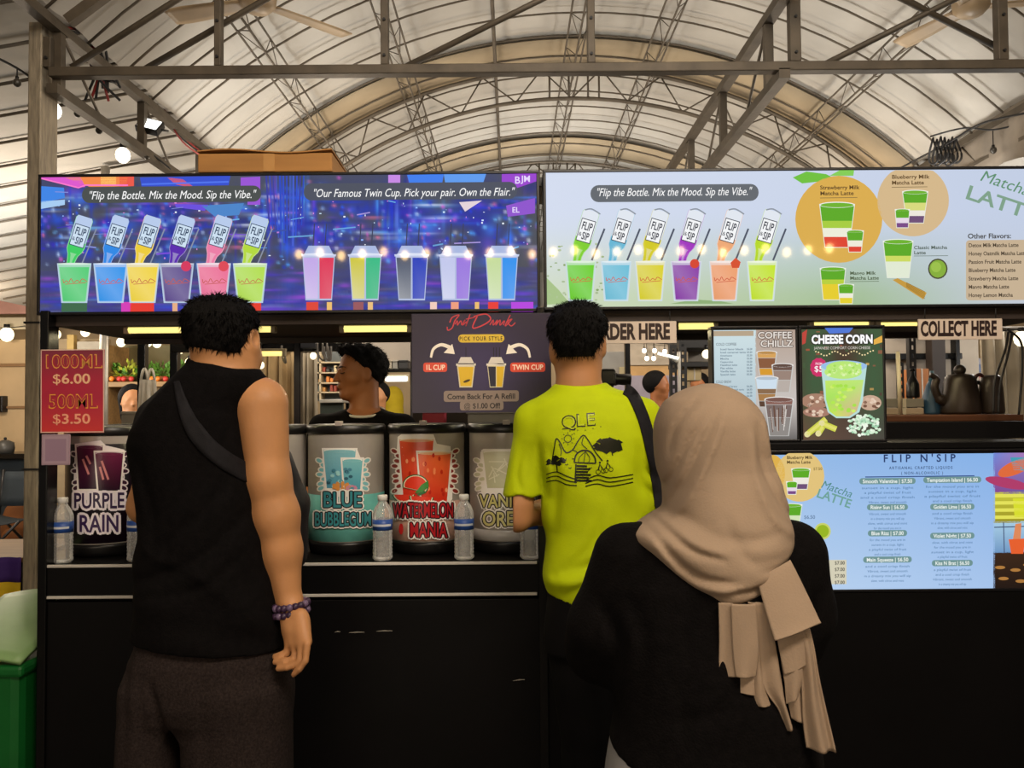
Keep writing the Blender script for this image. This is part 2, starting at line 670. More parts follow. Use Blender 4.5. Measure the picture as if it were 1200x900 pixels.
# ------------------------------------------------------------------ sculpting helper: smooth blended solids turned into one continuous surface
class Sculpt:
    def __init__(s, lo, hi, h):
        s.h = h
        s.lo = np.array(lo, dtype=np.float64)
        n = np.ceil((np.array(hi) - s.lo) / h).astype(int) + 1
        s.ax = [s.lo[i] + h * np.arange(n[i]) for i in range(3)]
        s.F = np.full(n, 1.0, dtype=np.float32)

    def region(s, lo, hi):
        sl = []
        for i in range(3):
            a = int(max(0, math.floor((lo[i] - s.lo[i]) / s.h)))
            b = int(min(len(s.ax[i]), math.ceil((hi[i] - s.lo[i]) / s.h) + 1))
            if b <= a:
                return None
            sl.append(slice(a, b))
        g = np.meshgrid(s.ax[0][sl[0]], s.ax[1][sl[1]], s.ax[2][sl[2]], indexing='ij', sparse=True)
        return tuple(sl), g

    def put(s, lo, hi, fn, k, op='u'):
        m = k + 0.02
        r = s.region([x - m for x in lo], [x + m for x in hi])
        if r is None:
            return s
        sl, g = r
        d = fn(*g).astype(np.float32)
        a = s.F[sl]
        if op == 'u':
            if k > 0:
                hh = np.maximum(k - np.abs(a - d), 0) / k
                s.F[sl] = np.minimum(a, d) - hh * hh * k * 0.25
            else:
                s.F[sl] = np.minimum(a, d)
        else:
            d = -d
            if k > 0:
                hh = np.maximum(k - np.abs(a - d), 0) / k
                s.F[sl] = np.maximum(a, d) + hh * hh * k * 0.25
            else:
                s.F[sl] = np.maximum(a, d)
        return s

    def cone(s, a, b, ra, rb, k=0.02, op='u', sq=None):
        """rounded cone; sq = (axis vector, factor) flattens it along that axis"""
        a, b = np.array(a, float), np.array(b, float)
        R = max(ra, rb)
        lo, hi = np.minimum(a, b) - R, np.maximum(a, b) + R
        ab = b - a
        L = float(ab @ ab) or 1e-9

        def fn(X, Y, Z):
            t = np.clip(((X - a[0]) * ab[0] + (Y - a[1]) * ab[1] + (Z - a[2]) * ab[2]) / L, 0, 1)
            dx, dy, dz = X - a[0] - t * ab[0], Y - a[1] - t * ab[1], Z - a[2] - t * ab[2]
            if sq is not None:
                ax, q = sq
                ax = np.array(ax, float)
                ax = ax / np.linalg.norm(ax)
                dt = dx * ax[0] + dy * ax[1] + dz * ax[2]
                dx, dy, dz = dx + ax[0] * dt * (q - 1), dy + ax[1] * dt * (q - 1), dz + ax[2] * dt * (q - 1)
            return np.sqrt(dx * dx + dy * dy + dz * dz) - (ra + (rb - ra) * t)
        return s.put(lo, hi, fn, k, op)

    def ell(s, c, r, axes=None, k=0.02, op='u'):
        c, r = np.array(c, float), np.array(r, float)
        A = np.eye(3) if axes is None else np.array([list(x) for x in axes], float)
        e = np.max(r)

        def fn(X, Y, Z):
            dx, dy, dz = X - c[0], Y - c[1], Z - c[2]
            q = 0
            g = 0
            for i in range(3):
                l = dx * A[i][0] + dy * A[i][1] + dz * A[i][2]
                q = q + (l / r[i]) ** 2
                g = g + (l / r[i] ** 2) ** 2
            q, g = np.sqrt(q), np.sqrt(g) + 1e-9
            return np.maximum(q * (q - 1) / g, -np.min(r))
        return s.put(c - e, c + e, fn, k, op)

    def loft(s, rows, k=0.02, p=2.3, op='u', wr=None, caps=True):
        """stacked oval slices: rows = (z, cx, cy, rx, ry)"""
        rows = sorted(rows)
        z = np.array([r[0] for r in rows])
        arr = np.array([r[1:] for r in rows])
        lo = [np.min(arr[:, 0] - arr[:, 2]), np.min(arr[:, 1] - arr[:, 3]), z[0]]
        hi = [np.max(arr[:, 0] + arr[:, 2]), np.max(arr[:, 1] + arr[:, 3]), z[-1]]

        def fn(X, Y, Z):
            cx, cy, rx, ry = (np.interp(Z, z, arr[:, i]) for i in range(4))
            q = (np.abs((X - cx) / rx) ** p + np.abs((Y - cy) / ry) ** p) ** (1 / p)
            d = (q - 1) * np.minimum(rx, ry)
            if wr is not None:
                d = d + wr(X, Y, Z)
            return np.maximum(d, np.maximum(Z - z[-1], z[0] - Z))
        return s.put(lo, hi, fn, k, op)

    def cut(s, p, n):
        """remove the side that the normal points to"""
        X, Y, Z = np.meshgrid(*s.ax, indexing='ij', sparse=True)
        n = np.array(n, float) / np.linalg.norm(n)
        s.F = np.maximum(s.F, ((X - p[0]) * n[0] + (Y - p[1]) * n[1] + (Z - p[2]) * n[2]).astype(np.float32))
        return s

    def warp(s, fn):
        X, Y, Z = np.meshgrid(*s.ax, indexing='ij', sparse=True)
        s.F = s.F + fn(X, Y, Z).astype(np.float32)
        return s

    def mesh(s):
        Fg = np.pad(s.F, 1, constant_values=1.0)
        sg = Fg < 0
        nx, ny, nz = Fg.shape
        cor = [(i, j, k) for i in (0, 1) for j in (0, 1) for k in (0, 1)]
        sh = lambda A, c: A[c[0]:nx - 1 + c[0], c[1]:ny - 1 + c[1], c[2]:nz - 1 + c[2]]
        cnt = sum(sh(sg, c).astype(np.int8) for c in cor)
        act = (cnt > 0) & (cnt < 8)
        idx = np.argwhere(act)
        ids = np.full(act.shape, -1, dtype=np.int64)
        ids[act] = np.arange(len(idx))
        pos = np.zeros((len(idx), 3))
        n = np.zeros(len(idx))
        for a in cor:
            for ax in range(3):
                if a[ax]:
                    continue
                b = list(a)
                b[ax] = 1
                fa = Fg[idx[:, 0] + a[0], idx[:, 1] + a[1], idx[:, 2] + a[2]].astype(float)
                fb = Fg[idx[:, 0] + b[0], idx[:, 1] + b[1], idx[:, 2] + b[2]].astype(float)
                cr = (fa < 0) != (fb < 0)
                t = np.where(cr, fa / np.where(cr, fa - fb, 1), 0)
                for d in range(3):
                    pos[:, d] += np.where(cr, a[d] + (t if d == ax else 0), 0)
                n += cr
        pos = pos / n[:, None] + idx - 1
        pts = s.lo + pos * s.h
        faces = []
        I = [slice(1, -1)] * 3
        for ax in range(3):
            o1, o2 = [d for d in range(3) if d != ax]
            s0 = [slice(1, None)] * 3
            A = np.moveaxis(sg, ax, 0)
            x0, x1 = A[:-1, 1:-1, 1:-1], A[1:, 1:-1, 1:-1]
            e = np.argwhere(x0 != x1)
            if not len(e):
                continue
            flip = x0[e[:, 0], e[:, 1], e[:, 2]]
            B = np.moveaxis(ids, ax, 0)
            i, j, k = e[:, 0], e[:, 1], e[:, 2]
            q = np.stack([B[i, j, k], B[i, j + 1, k], B[i, j + 1, k + 1], B[i, j, k + 1]], 1)
            if ax == 1:
                flip = ~flip
            q[~flip] = q[~flip][:, ::-1]
            faces.append(q)
        return pts, np.concatenate(faces)

    def build(s, name, mats, parent=None, org=None, label=None, smooth_it=2):
        v, f = s.mesh()
        for _ in range(smooth_it):                     # light relaxation of the surface
            acc = np.zeros_like(v)
            n = np.zeros(len(v))
            for a in range(4):
                b = (a + 1) % 4
                np.add.at(acc, f[:, a], v[f[:, b]])
                np.add.at(acc, f[:, b], v[f[:, a]])
                np.add.at(n, f[:, a], 1)
                np.add.at(n, f[:, b], 1)
            v = v * 0.5 + 0.5 * acc / n[:, None]
        o_ = np.array(ORG[parent.name] if org is None else org)
        me = bpy.data.meshes.new(name)
        me.from_pydata((v - o_).tolist(), [], f.tolist())
        for m in (mats if isinstance(mats, (list, tuple)) else [mats]):
            me.materials.append(m)
        me.polygons.foreach_set('use_smooth', [True] * len(me.polygons))
        me.update()
        o = bpy.data.objects.new(name, me)
        link(o, parent, o_)
        return o


# ------------------------------------------------------------------ shared materials
M_black = mat('black_painted_board', '#070607', 0.55, var=0.25, scale=3, bump=0.05, spec=0.15)
M_blackgl = mat('black_gloss_plastic', '#0a0a0b', 0.25, var=0.1)
M_bezel = mat('black_bezel_plastic', '#0e0d10', 0.35, var=0.1)
M_white = mat('white_edge_strip', '#c9c4bd', 0.4, var=0.08)
M_steel = mat('weathered_galvanised_steel', '#8d8270', 0.55, metal=0.35, var=0.3, scale=14, bump=0.15, stretch=(6, 6, 0.8))
M_truss = mat('dull_painted_truss_steel', '#4f463a', 0.6, metal=0.3, var=0.25, scale=10, bump=0.08)
M_rib = mat('dark_roof_rib_steel', '#574e42', 0.6, metal=0.3, var=0.2)
M_brown = mat('dark_brown_fascia_wood', '#2b211c', 0.6, var=0.3, scale=4, stretch=(0.4, 6, 6))
M_tube = mat('lit_warm_tube', '#fff0b0', 0.4, emit='#ffe98a', strength=1.15)
M_tubew = mat('lit_white_tube', '#ffffff', 0.4, emit='#f4f6e8', strength=1.4)
M_bulb = mat('lit_warm_bulb', '#fff4d8', 0.4, emit='#ffeec4', strength=2.2)
M_cable = mat('black_rubber_cable', '#141211', 0.6, var=0.2)
M_cream = mat('cream_hoarding_board', '#c0a680', 0.7, var=0.12, scale=2)
M_greyw = mat('grey_wall_sheet', '#8f877c', 0.75, var=0.15, scale=3)
M_screen = attr_mat('lit_screen_picture', emission=0.97, rough=0.04, spec=0.3)
M_print = attr_mat('printed_sheet', rough=0.35, spec=0.35)
M_sticker = attr_mat('glossy_vinyl_sticker', rough=0.3, spec=0.4)
# ================================================================== THE SETTING
YF = 2.6                                   # plane of the stall front
fl = MB().box((-7, -4, -0.1), (8, 17, 0)).build('floor', mat('dark_concrete_floor', '#4a4540', 0.8, var=0.25, scale=1.5, bump=0.1))
struct(fl)
XC, HC, RC = 0.45, -0.82, 3.35             # vault section: centre and radius, heights above the lens
ZC = CAM.z
XG0, XG1 = -1.85, 2.75
Y0T, Y1T = 0.2, 15.0


def vault(x, r=RC):
    return ZC + HC + math.sqrt(max(0.01, r * r - (x - XC) ** 2))


def arc_pts(Y, r=RC, n=26, x0=XG0, x1=XG1):
    return [Vector((x0 + (x1 - x0) * i / n, Y, vault(x0 + (x1 - x0) * i / n, r))) for i in range(n + 1)]


M_canvas = mat('off_white_tent_canvas', '#aaa59c', 0.85, var=0.14, scale=1.6, bump=0.25, bscale=14, spec=0.15)
M_band = mat('tan_canvas_lap_band', '#95866e', 0.85, var=0.15, scale=3, spec=0.1)
m = MB()
ny = 44
m.grid(lambda u, v: Vector((XG0 + (XG1 - XG0) * u, Y0T + (Y1T - Y0T) * v,
                            vault(XG0 + (XG1 - XG0) * u) + 0.015 + 0.012 * abs(math.sin(math.pi * ny * v)))), 40, ny * 4)
m.grid(lambda u, v: Vector((XG0 - 3.2 * u, Y0T + (Y1T - Y0T) * v, vault(XG0) + 0.05 - 0.55 * u)), 8, 40)
m.grid(lambda u, v: Vector((XG1 + 3.4 * u, Y0T + (Y1T - Y0T) * v, vault(XG1) + 0.05 - 0.55 * u)), 8, 40)
ceil = struct(m.build('ceiling', M_canvas, smooth=True, org=(XC, 5, vault(XC))))
b = MB()
for ya, yb in ((5.42, 5.92), (7.42, 7.95)):
    b = MB()
    b.grid(lambda u, v: Vector((XG0 + (XG1 - XG0) * u, ya + (yb - ya) * v, vault(XG0 + (XG1 - XG0) * u) - 0.02)), 40, 2)
    b.build('canvas_band', M_band, ceil, smooth=True, solid=0.004)
Y = 2.2
while Y < 11.5:
    r = MB().tube(arc_pts(Y, RC - 0.03), 0.006, n=6)
    r.tube([(XG0 - 3.1, Y, vault(XG0) - 0.5), (XG0, Y, vault(XG0) + 0.03)], 0.008, n=6)
    r.tube([(XG1, Y, vault(XG1) + 0.03), (XG1 + 3.1, Y, vault(XG1) - 0.47)], 0.008, n=6)
    r.build('roof_rib', M_rib, ceil, smooth=True)
    Y += 0.315
# arched trusses across the vault
for Ya in (5.83, 8.05):
    t = MB()
    r0, r1 = RC - 0.05, RC - 0.27
    t.tube(arc_pts(Ya, r0), 0.014, n=6)
    t.tube(arc_pts(Ya, r1, x0=XG0 + 0.1, x1=XG1 - 0.1), 0.014, n=6)
    n = 10
    for i in range(n):
        a0 = -0.66 + 1.32 * i / n
        a1 = -0.66 + 1.32 * (i + 0.5) / n
        a2 = -0.66 + 1.32 * (i + 1) / n
        q = lambda a, r: Vector((XC + r * math.sin(a), Ya, ZC + HC + r * math.cos(a)))
        t.tube([q(a0, r1), q(a1, r0)], 0.006, n=5)
        t.tube([q(a1, r0), q(a2, r1)], 0.006, n=5)
    for dx in (-0.16, -0.02, 0.12, 0.2):
        t.tube([(XC + dx, Ya, vault(XC + dx, r0)), (XC + dx, Ya, vault(XC + dx, r1))], 0.008, n=5)
    t.build('arch_truss', M_rib, ceil, smooth=True)
# long lattice girders running down the tent
for k in (-0.677, -0.3125, 0.177, 0.406, 1.07):
    a_, b_, c_ = 1 + k * k, 2 * (-k * XC - HC), XC * XC + HC * HC - RC * RC
    Hh = (-b_ + math.sqrt(b_ * b_ - 4 * a_ * c_)) / (2 * a_)
    ang = math.atan2(k * Hh - XC, Hh - HC)
    g = MB()
    q = lambda da, dr, y: Vector((XC + (RC - dr) * math.sin(ang + da), y, ZC + HC + (RC - dr) * math.cos(ang + da)))
    da = 0.018
    g.tube([q(-da, 0.05, 2.6), q(-da, 0.05, 12)], 0.0065, n=6)
    g.tube([q(da, 0.05, 2.6), q(da, 0.05, 12)], 0.0065, n=6)
    g.tube([q(0, 0.16, 2.6), q(0, 0.16, 12)], 0.0065, n=6)
    y, s_ = 2.6, -1
    while y < 9.5:
        g.tube([q(s_ * da, 0.05, y), q(0, 0.16, y + 0.12)], 0.003, n=4)
        g.tube([q(0, 0.16, y + 0.12), q(-s_ * da, 0.05, y + 0.24)], 0.003, n=4)
        y += 0.24
        s_ = -s_
    g.build('roof_girder', M_rib, ceil, smooth=True)
g = MB().tube([(-0.1, 2.6, vault(-0.1) - 0.06), (-0.1, 12, vault(-0.1) - 0.06)], 0.012, n=6)
g.build('roof_rail', M_rib, ceil, smooth=True)

# back hoarding wall far behind the stalls, canvas end wall
w = MB()
w.box((-7, 10.2, 0), (8, 10.28, 2.75))
struct(w.build('wall_back', mat('beige_hoarding', '#ad9674', 0.8, var=0.2, scale=1.2)))
e = MB()
e.grid(lambda u, v: Vector((-7 + 15 * u, Y1T, 2.2 + 2.2 * v)), 4, 2)
struct(e.build('wall_far', M_canvas, solid=0.01))
lw = MB().box((-7.0, 3.0, 0), (-6.92, 15, 2.9)).build('wall_left', M_cream)
struct(lw)
rw = MB().box((8.0, 3.0, 0), (7.92, 15, 2.9)).build('wall_right', M_cream)
struct(rw)

# ------------------------------------------------------------------ steel frame in front of the vault
YP = 3.2
pole = thing('tent_pole', 'weathered grey square steel post at the left edge of the drink stall', 'pole', (P(34, 700, YP).x, YP, 0))
px0, px1 = P(34, 700, YP).x - 0.028, P(34, 700, YP).x + 0.028
m = MB().box((px0, YP, 0.0), (px1, YP + 0.12, 3.02), bev=0.006)
m.build('post', M_steel, pole)
m = MB().box((px0 - 0.05, YP - 0.04, 0), (px1 + 0.05, YP + 0.16, 0.012), bev=0.003)
m.build('base_plate', M_steel, pole)
for py in (378, 550, 867):
    zz = P(34, py, YP).z
    MB().box((px0 - 0.004, YP - 0.004, zz - 0.004), (px1 + 0.004, YP + 0.124, zz + 0.004)).build('cable_tie', M_cable, pole)

zc = P(600, 79, YP).z
zt = 3.52
tr = thing('roof_truss', 'long dull steel cross truss spanning the top above both large screens', 'truss', (0.5, YP + 0.03, zc))
m = MB().box((P(56, 79, YP).x, YP, zc - 0.019), (2.7, YP + 0.05, zc + 0.019), bev=0.004)
m.build('bottom_chord', M_truss, tr)
MB().box((-1.12, YP, zt), (2.02, YP + 0.05, zt + 0.04), bev=0.004).build('top_chord', M_truss, tr)
for xa, xb in ((-1.10, -1.78), (2.0, 2.68)):
    MB().bar((xa, YP + .025, zt + .02), (xb, YP + .025, vault(xb) - .1), .04).build('top_chord', M_truss, tr)
for px, wd in ((54, 9), (254, 8), (450, 9), (693, 9), (933, 13), (1177, 12)):
    x = P(px, 40, YP).x
    k = YP / F * wd / 2
    o = MB().box((x - k, YP + 0.004, zc + 0.02), (x + k, YP + 0.045, min(zt + 0.005, vault(x) - .1)), bev=0.003)
    up = o.build('upright', M_truss, tr)
    for zz in (zc + 0.055, zc + 0.2):
        MB().tube([(x, YP - 0.004, zz), (x, YP + 0.01, zz)], 0.006, n=8).build('bolt', M_cable, up)
for (xa, ya), (xb, yb) in (((84, 79), (207, 0)), ((170, 81), (310, 0)), ((470, 81), (633, 0)), ((957, 80), (1117, 0)), ((1060, 0), (1176, 59))):
    A, B = P(xa, ya, YP + 0.09), P(xb, yb, YP + 0.09)
    d = (B - A).normalized()
    if xa == 1060:
        A, B = B, A
        d = -d
    B = A + d * ((zt - A.z) / d.z)
    MB().tube([A, B], 0.013, n=8).build('brace', M_truss, tr, smooth=True)

for X, hl, hu, nm, lab in ((-1.83, 1.30, 1.56, 'gutter_truss', 'heavy steel gutter truss running back from the left post, hung with cables'),
                           (1.10, 1.337, 1.645, 'ridge_truss', 'heavy double steel truss running back over the white screen')):
    t = thing(nm, lab, 'truss', (X, YP + 0.1, CAM.z + hl))
    MB().bar((X, YP, CAM.z + hl), (X, 11, CAM.z + hl), 0.045, 0.04).build('bottom_chord', M_truss, t)
    MB().bar((X, YP - 1.2 if X < 0 else YP - 0.6, CAM.z + hu), (X, 11, CAM.z + hu), 0.045, 0.04).build('top_chord', M_truss, t)
    y = 3.4 if X > 0 else 3.25
    while y < 10.5:
        MB().bar((X, y, CAM.z + hl), (X, y, CAM.z + hu), 0.035, 0.035).build('upright', M_truss, t)
        if y < 8:
            MB().tube([(X, y, CAM.z + hu), (X, y + 0.36, CAM.z + hl)], 0.007, n=6).build('web_rod', M_rib, t, smooth=True)
        y += 0.74
# round pole further back at left
pl = thing('round_tent_pole', 'slim pale round pole behind the left truss', 'pole', (P(124, 150, 5.0).x, 5.0, 0))
MB().tube([(P(124, 150, 5.0).x, 5.0, 0.01), (P(124, 150, 5.0).x, 5.0, 2.98)], 0.026, n=16).build('shaft', mat('pale_aluminium', '#a9a49a', 0.4, metal=0.5, var=0.1), pl, smooth=True)
MB().lathe((P(124, 150, 5.0).x, 5.0, 0), [(0, 0), (0.09, 0), (0.09, 0.012), (0.03, 0.02), (0.03, 0.06)], n=20).build('foot', M_steel, pl, smooth=True)
# ================================================================== LIT SCREENS AND PRINTED SIGNS
def panel_screen(name, label, x0, y0, x1, y1, Y, rim=3, depth=0.06, group=None, cat='screen'):
    c = P((x0 + x1) / 2, (y0 + y1) / 2, Y)
    k = Y / F
    w, h = (x1 - x0) * k / 2, (y1 - y0) * k / 2
    t = thing(name, label, cat, (c.x, Y, c.z - h), group)
    r = rim * k
    m = MB()
    m.box((c.x - w - r, Y - 0.004, c.z + h), (c.x + w + r, Y + depth, c.z + h + r), bev=0.002)
    m.box((c.x - w - r, Y - 0.004, c.z - h - r), (c.x + w + r, Y + depth, c.z - h), bev=0.002)
    m.box((c.x - w - r, Y - 0.004, c.z - h), (c.x - w, Y + depth, c.z + h), bev=0.002)
    m.box((c.x + w, Y - 0.004, c.z - h), (c.x + w + r, Y + depth, c.z + h), bev=0.002)
    m.build('bezel', M_bezel, t)
    MB().box((c.x - w, Y + 0.002, c.z - h), (c.x + w, Y + depth - 0.005, c.z + h)).build('back_shell', M_bezel, t)
    return t


def px_plane(Y, base=0.0):
    return lambda x, y, z: P(x, y, Y + base - 0.00015 * z)


def cup(A, cx, yt, yb, wt, wb, body, rim='#dfe9f4', drink_top=0.1, straw=None, red='#c8403c', edge=None):
    h = yb - yt
    if edge:
        A.poly([(cx - wt / 2 - 1.2, yt), (cx + wt / 2 + 1.2, yt), (cx + wb / 2 + 1.2, yb + 1), (cx - wb / 2 - 1.2, yb + 1)], edge)
        A.up()
    A.poly([(cx - wt / 2, yt), (cx + wt / 2, yt), (cx + wb / 2, yb - 1.5), (cx + wb / 2 - 2, yb), (cx - wb / 2 + 2, yb), (cx - wb / 2, yb - 1.5)], rim)
    A.up()
    q = lambda t: wt / 2 + (wb / 2 - wt / 2) * t - 1.0
    t0 = drink_top
    A.p.append(([(cx - q(t0), yt + h * t0), (cx + q(t0), yt + h * t0), (cx + q(.97), yb - 1.2), (cx - q(.97), yb - 1.2)], [(0, 1, 2, 3)],
                [mixc(body, '#ffffff', .12), H(body), mixc(body, '#ffffff', .1), mixc(body, '#000000', .08)], A.z))
    A.ell(cx, yt + 0.8, wt / 2 + 0.6, 1.3, mixc(rim, '#ffffff', .5))
    A.up()
    if red:
        scr = lambda x, y, s: [(x - 7 * s, y - 1.2 * s), (x - 6.4 * s, y + 1.2 * s), (x - 5 * s, y - .3 * s), (x - 3.4 * s, y + .9 * s), (x - 2 * s, y - 1.6 * s), (x - .4 * s, y + .9 * s),
                               (x + 1.8 * s, y - .6 * s), (x + 3.4 * s, y + .6 * s), (x + 5 * s, y - 1.4 * s), (x + 8 * s, y + 0.4 * s)]
        A.curve(scr(cx, yt + h * .46, wt / 20), .8, red, 4)
        A.line([(cx - wt * .28, yt + h * .54), (cx + wt * .36, yt + h * .5)], 0.7, red)
    A.up()


def bottle(A, T, Mo, hw, liquid, top='#cfdff2', label='#f4f8fb', ink='#2b3550', lvl=0.5):
    tx, ty = T
    dx, dy = Mo[0] - tx, Mo[1] - ty
    L = math.hypot(dx, dy)
    ax, ay = dx / L, dy / L
    nx, ny = -ay, ax
    if nx < 0:
        nx, ny = -nx, -ny

    def at(t, o):
        bend = -0.10 * hw * max(0, t - .6) * 10 * (1 - t) * 2
        return (tx + ax * L * t + nx * (o * hw + bend), ty + ay * L * t + ny * (o * hw + bend))
    prof = [(0.0, .82), (.05, 1.0), (.6, 1.0), (.68, .94), (.78, .62), (.88, .5), (1.0, .46)]

    def band(t0, t1, col, inset=0.0):
        ts = [t0] + [p[0] for p in prof if t0 < p[0] < t1] + [t1]
        w = lambda t: float(np.interp(t, [p[0] for p in prof], [p[1] for p in prof])) - inset
        A.poly([at(t, -w(t)) for t in ts] + [at(t, w(t)) for t in ts[::-1]], col)
    band(0, 1, mixc(liquid, '#ffffff', .25))
    A.up()
    band(0.0, lvl, top, .04)
    band(lvl, 1.0, liquid, .08)
    A.up()
    band(.74, .98, mixc(liquid, '#ffffff', .22), .36)
    A.poly([at(.17, -.86), at(.17, .86), at(.6, .86), at(.6, -.86)], ink)
    A.up()
    A.poly([at(.185, -.78), at(.185, .78), at(.585, .78), at(.585, -.78)], label)
    A.up()
    rot = math.atan2(ny, nx)
    cs = L * .14
    p1, p2 = at(.37, 0), at(.55, 0.12)
    A.text('FLIP', p1[0], p1[1], cs, ink, bold=True, rot=rot, align='c', fit=hw * 1.25)
    A.text('SIP', p2[0], p2[1], cs * .95, ink, bold=True, rot=rot, align='c', fit=hw * .85)
    q = at(.5, -.55)
    A.text('&', q[0], q[1], cs * .5, ink, bold=True, rot=rot, align='c')
    A.up()


# ---------------------------------------------------------------- left wide screen
LS = panel_screen('menu_screen', 'wide dark blue neon city screen showing slanted bottles and twin cups, upper left', 46, 204.5, 631, 364.5, YF, rim=3.5, depth=0.07)
A = Art()
rnd = random.Random(11)


def city(nx, ny):
    """blurred night street: soft lights over grey dusk, with a wet road below"""
    X = 45 + 587 * np.arange(nx + 1)[:, None] / nx
    Yp = 206.5 + 161 * np.arange(ny + 1)[None, :] / ny
    im = np.zeros((nx + 1, ny + 1, 3))
    im[:] = (.31, .32, .34)

    def dab(c, x, y, rx, ry, a):
        w = a * np.exp(-((X - x) / rx) ** 2 - ((Yp - y) / ry) ** 2)
        im[:] = im * (1 - w[..., None]) + np.array(c) * w[..., None]
    for x, rx in ((345, 60), (470, 70), (200, 50), (60, 30), (560, 40)):
        dab((.14, .2, .62), x, 262, rx, 48, .85)
    pal = [(.12, .22, .85), (.16, .36, .95), (.25, .5, .96), (.2, .18, .72), (.42, .28, .85), (.1, .16, .6), (.3, .6, .95)]
    hot = [(.85, .35, .8), (.75, .85, 1.0), (.9, .93, 1.0), (.6, .4, .95), (.9, .45, .6), (.45, .75, 1.0)]
    gry = [(.3, .3, .3), (.34, .34, .32), (.22, .24, .3), (.27, .27, .32)]
    for _ in range(230):
        dab(rnd.choice(pal), rnd.uniform(46, 630), rnd.uniform(222, 314), rnd.uniform(3, 12), rnd.uniform(2, 9), rnd.uniform(.3, .9))
    for _ in range(90):
        dab(rnd.choice(gry), rnd.uniform(46, 630), rnd.uniform(215, 316), rnd.uniform(5, 18), rnd.uniform(3, 12), rnd.uniform(.4, .85))
    for _ in range(60):
        dab(rnd.choice(pal), rnd.choice((rnd.uniform(305, 370), rnd.uniform(440, 500), rnd.uniform(46, 630))), rnd.uniform(225, 290), rnd.uniform(1.2, 2.4), rnd.uniform(8, 36), rnd.uniform(.4, .9))
    for _ in range(90):
        dab(rnd.choice(pal + hot), rnd.uniform(46, 630), rnd.uniform(226, 300), rnd.uniform(6, 24), rnd.uniform(1.1, 2.2), rnd.uniform(.3, .85))
    for _ in range(420):
        dab(rnd.choice(hot + pal), rnd.uniform(46, 630), rnd.gauss(268, 24), rnd.uniform(1.4, 2.8), rnd.uniform(1.4, 2.8), rnd.uniform(.4, 1))
    # wet road
    j0 = int((320 - 206.5) / 161 * ny)
    for j in range(j0, ny + 1):
        src = max(0, int(j0 - (j - j0) * 1.5))
        row = im[:, src].copy()
        row = (row + np.roll(row, 2, 0) + np.roll(row, -2, 0) + np.roll(row, 4, 0)) / 4
        im[:, j] = row * .55 + np.array((.26, .25, .5)) * .45
    for _ in range(150):
        dab(rnd.choice([(.3, .22, .8), (.5, .28, .85), (.65, .3, .85), (.2, .3, .85), (.28, .3, .4), (.32, .33, .36), (.2, .22, .5)]), rnd.uniform(46, 630), rnd.uniform(322, 366), rnd.uniform(6, 26), rnd.uniform(1.1, 2.6), rnd.uniform(.3, .8))
    return np.clip(im, 0, 1)


CITY = city(300, 82)
A.grad(45, 206.5, 632, 367.5, lambda u, v: tuple(lin(float(c)) for c in CITY[min(300, int(round(u * 300))), min(82, int(round(v * 82)))]) + (1,), 300, 82)
A.up()
blues = ['#2440d8', '#3567f0', '#4f9cf5', '#6fb8f4', '#3a2fb8', '#7a4be0', '#5b3bc8', '#2c50c0', '#8f9bef', '#b9a4f2']
for i in range(110):                     # small crisp lights and windows
    x, y = rnd.uniform(48, 626), rnd.uniform(230, 308)
    w, h = rnd.uniform(.6, 2.6), rnd.uniform(.6, 2)
    A.poly([(x, y), (x + w, y), (x + w, y + h), (x, y + h)], rnd.choice(['#c9e3ff', '#e9f2ff', '#8fb4ff', '#e08adf']))
A.up()
# overhead neon canopies and signs
A.poly([(47, 208), (94, 207), (100, 219), (88, 220)], '#e05ad0')
A.poly([(76, 208), (150, 206), (148, 218), (108, 220)], '#f58a4a')
A.poly([(140, 207), (157, 207), (157, 218), (140, 219)], '#ef5a4a')
A.poly([(118, 207), (136, 206), (136, 217), (118, 218)], '#ffc36a')
A.poly([(164, 208), (270, 206), (268, 217), (166, 219)], '#3550d0')
A.poly([(196, 208), (214, 210), (230, 221), (206, 216)], '#e0604a')
A.poly([(282, 208), (305, 207), (305, 240), (290, 240), (290, 218), (282, 218)], '#9a55d8')
A.poly([(47, 218), (75, 220), (76, 232), (47, 238)], '#3f86e8')
A.poly([(47, 236), (76, 234), (76, 240), (47, 245)], '#a9cff5')
A.poly([(588, 204), (630, 203), (630, 212), (604, 221), (600, 214), (588, 214)], '#9a45d0')
A.poly([(593, 241), (627, 232), (627, 250), (595, 254)], '#8f55cf')
A.poly([(538, 237), (565, 235), (545, 248)], '#e7d6dd')
A.poly([(455, 205), (469, 205), (469, 216), (455, 216)], '#c98ae8')
A.poly([(477, 205), (520, 204), (518, 216), (480, 216)], '#3f7ff0')
A.poly([(520, 204), (570, 203), (566, 215), (522, 216)], '#5f9df2')
for i in range(12):
    A.line([(312 + i * 4, 206), (316 + i * 3.4, 262 + rnd.uniform(0, 30))], rnd.uniform(.6, 2), rnd.choice(['#2a49c4', '#2f4fd0', '#3a3fa0', '#4560d8']))
A.poly([(236, 241), (286, 238), (280, 252), (252, 254)], '#4b86cc')
A.poly([(205, 239), (244, 240), (240, 247), (206, 243)], '#6a4fe0')
A.up()
A.line([(48, 209), (92, 220), (100, 217), (150, 217)], 1.6, '#ff7ad0')
A.line([(166, 216), (268, 213)], 2, '#4f74f0')
A.text('B', 603, 215, 8, '#e9d9ff', align='l')
A.text('JM', 611, 213, 7, '#e9d9ff', align='l')
A.text('=EL'[1:], 600, 249, 6, '#e6d8ff', align='l')
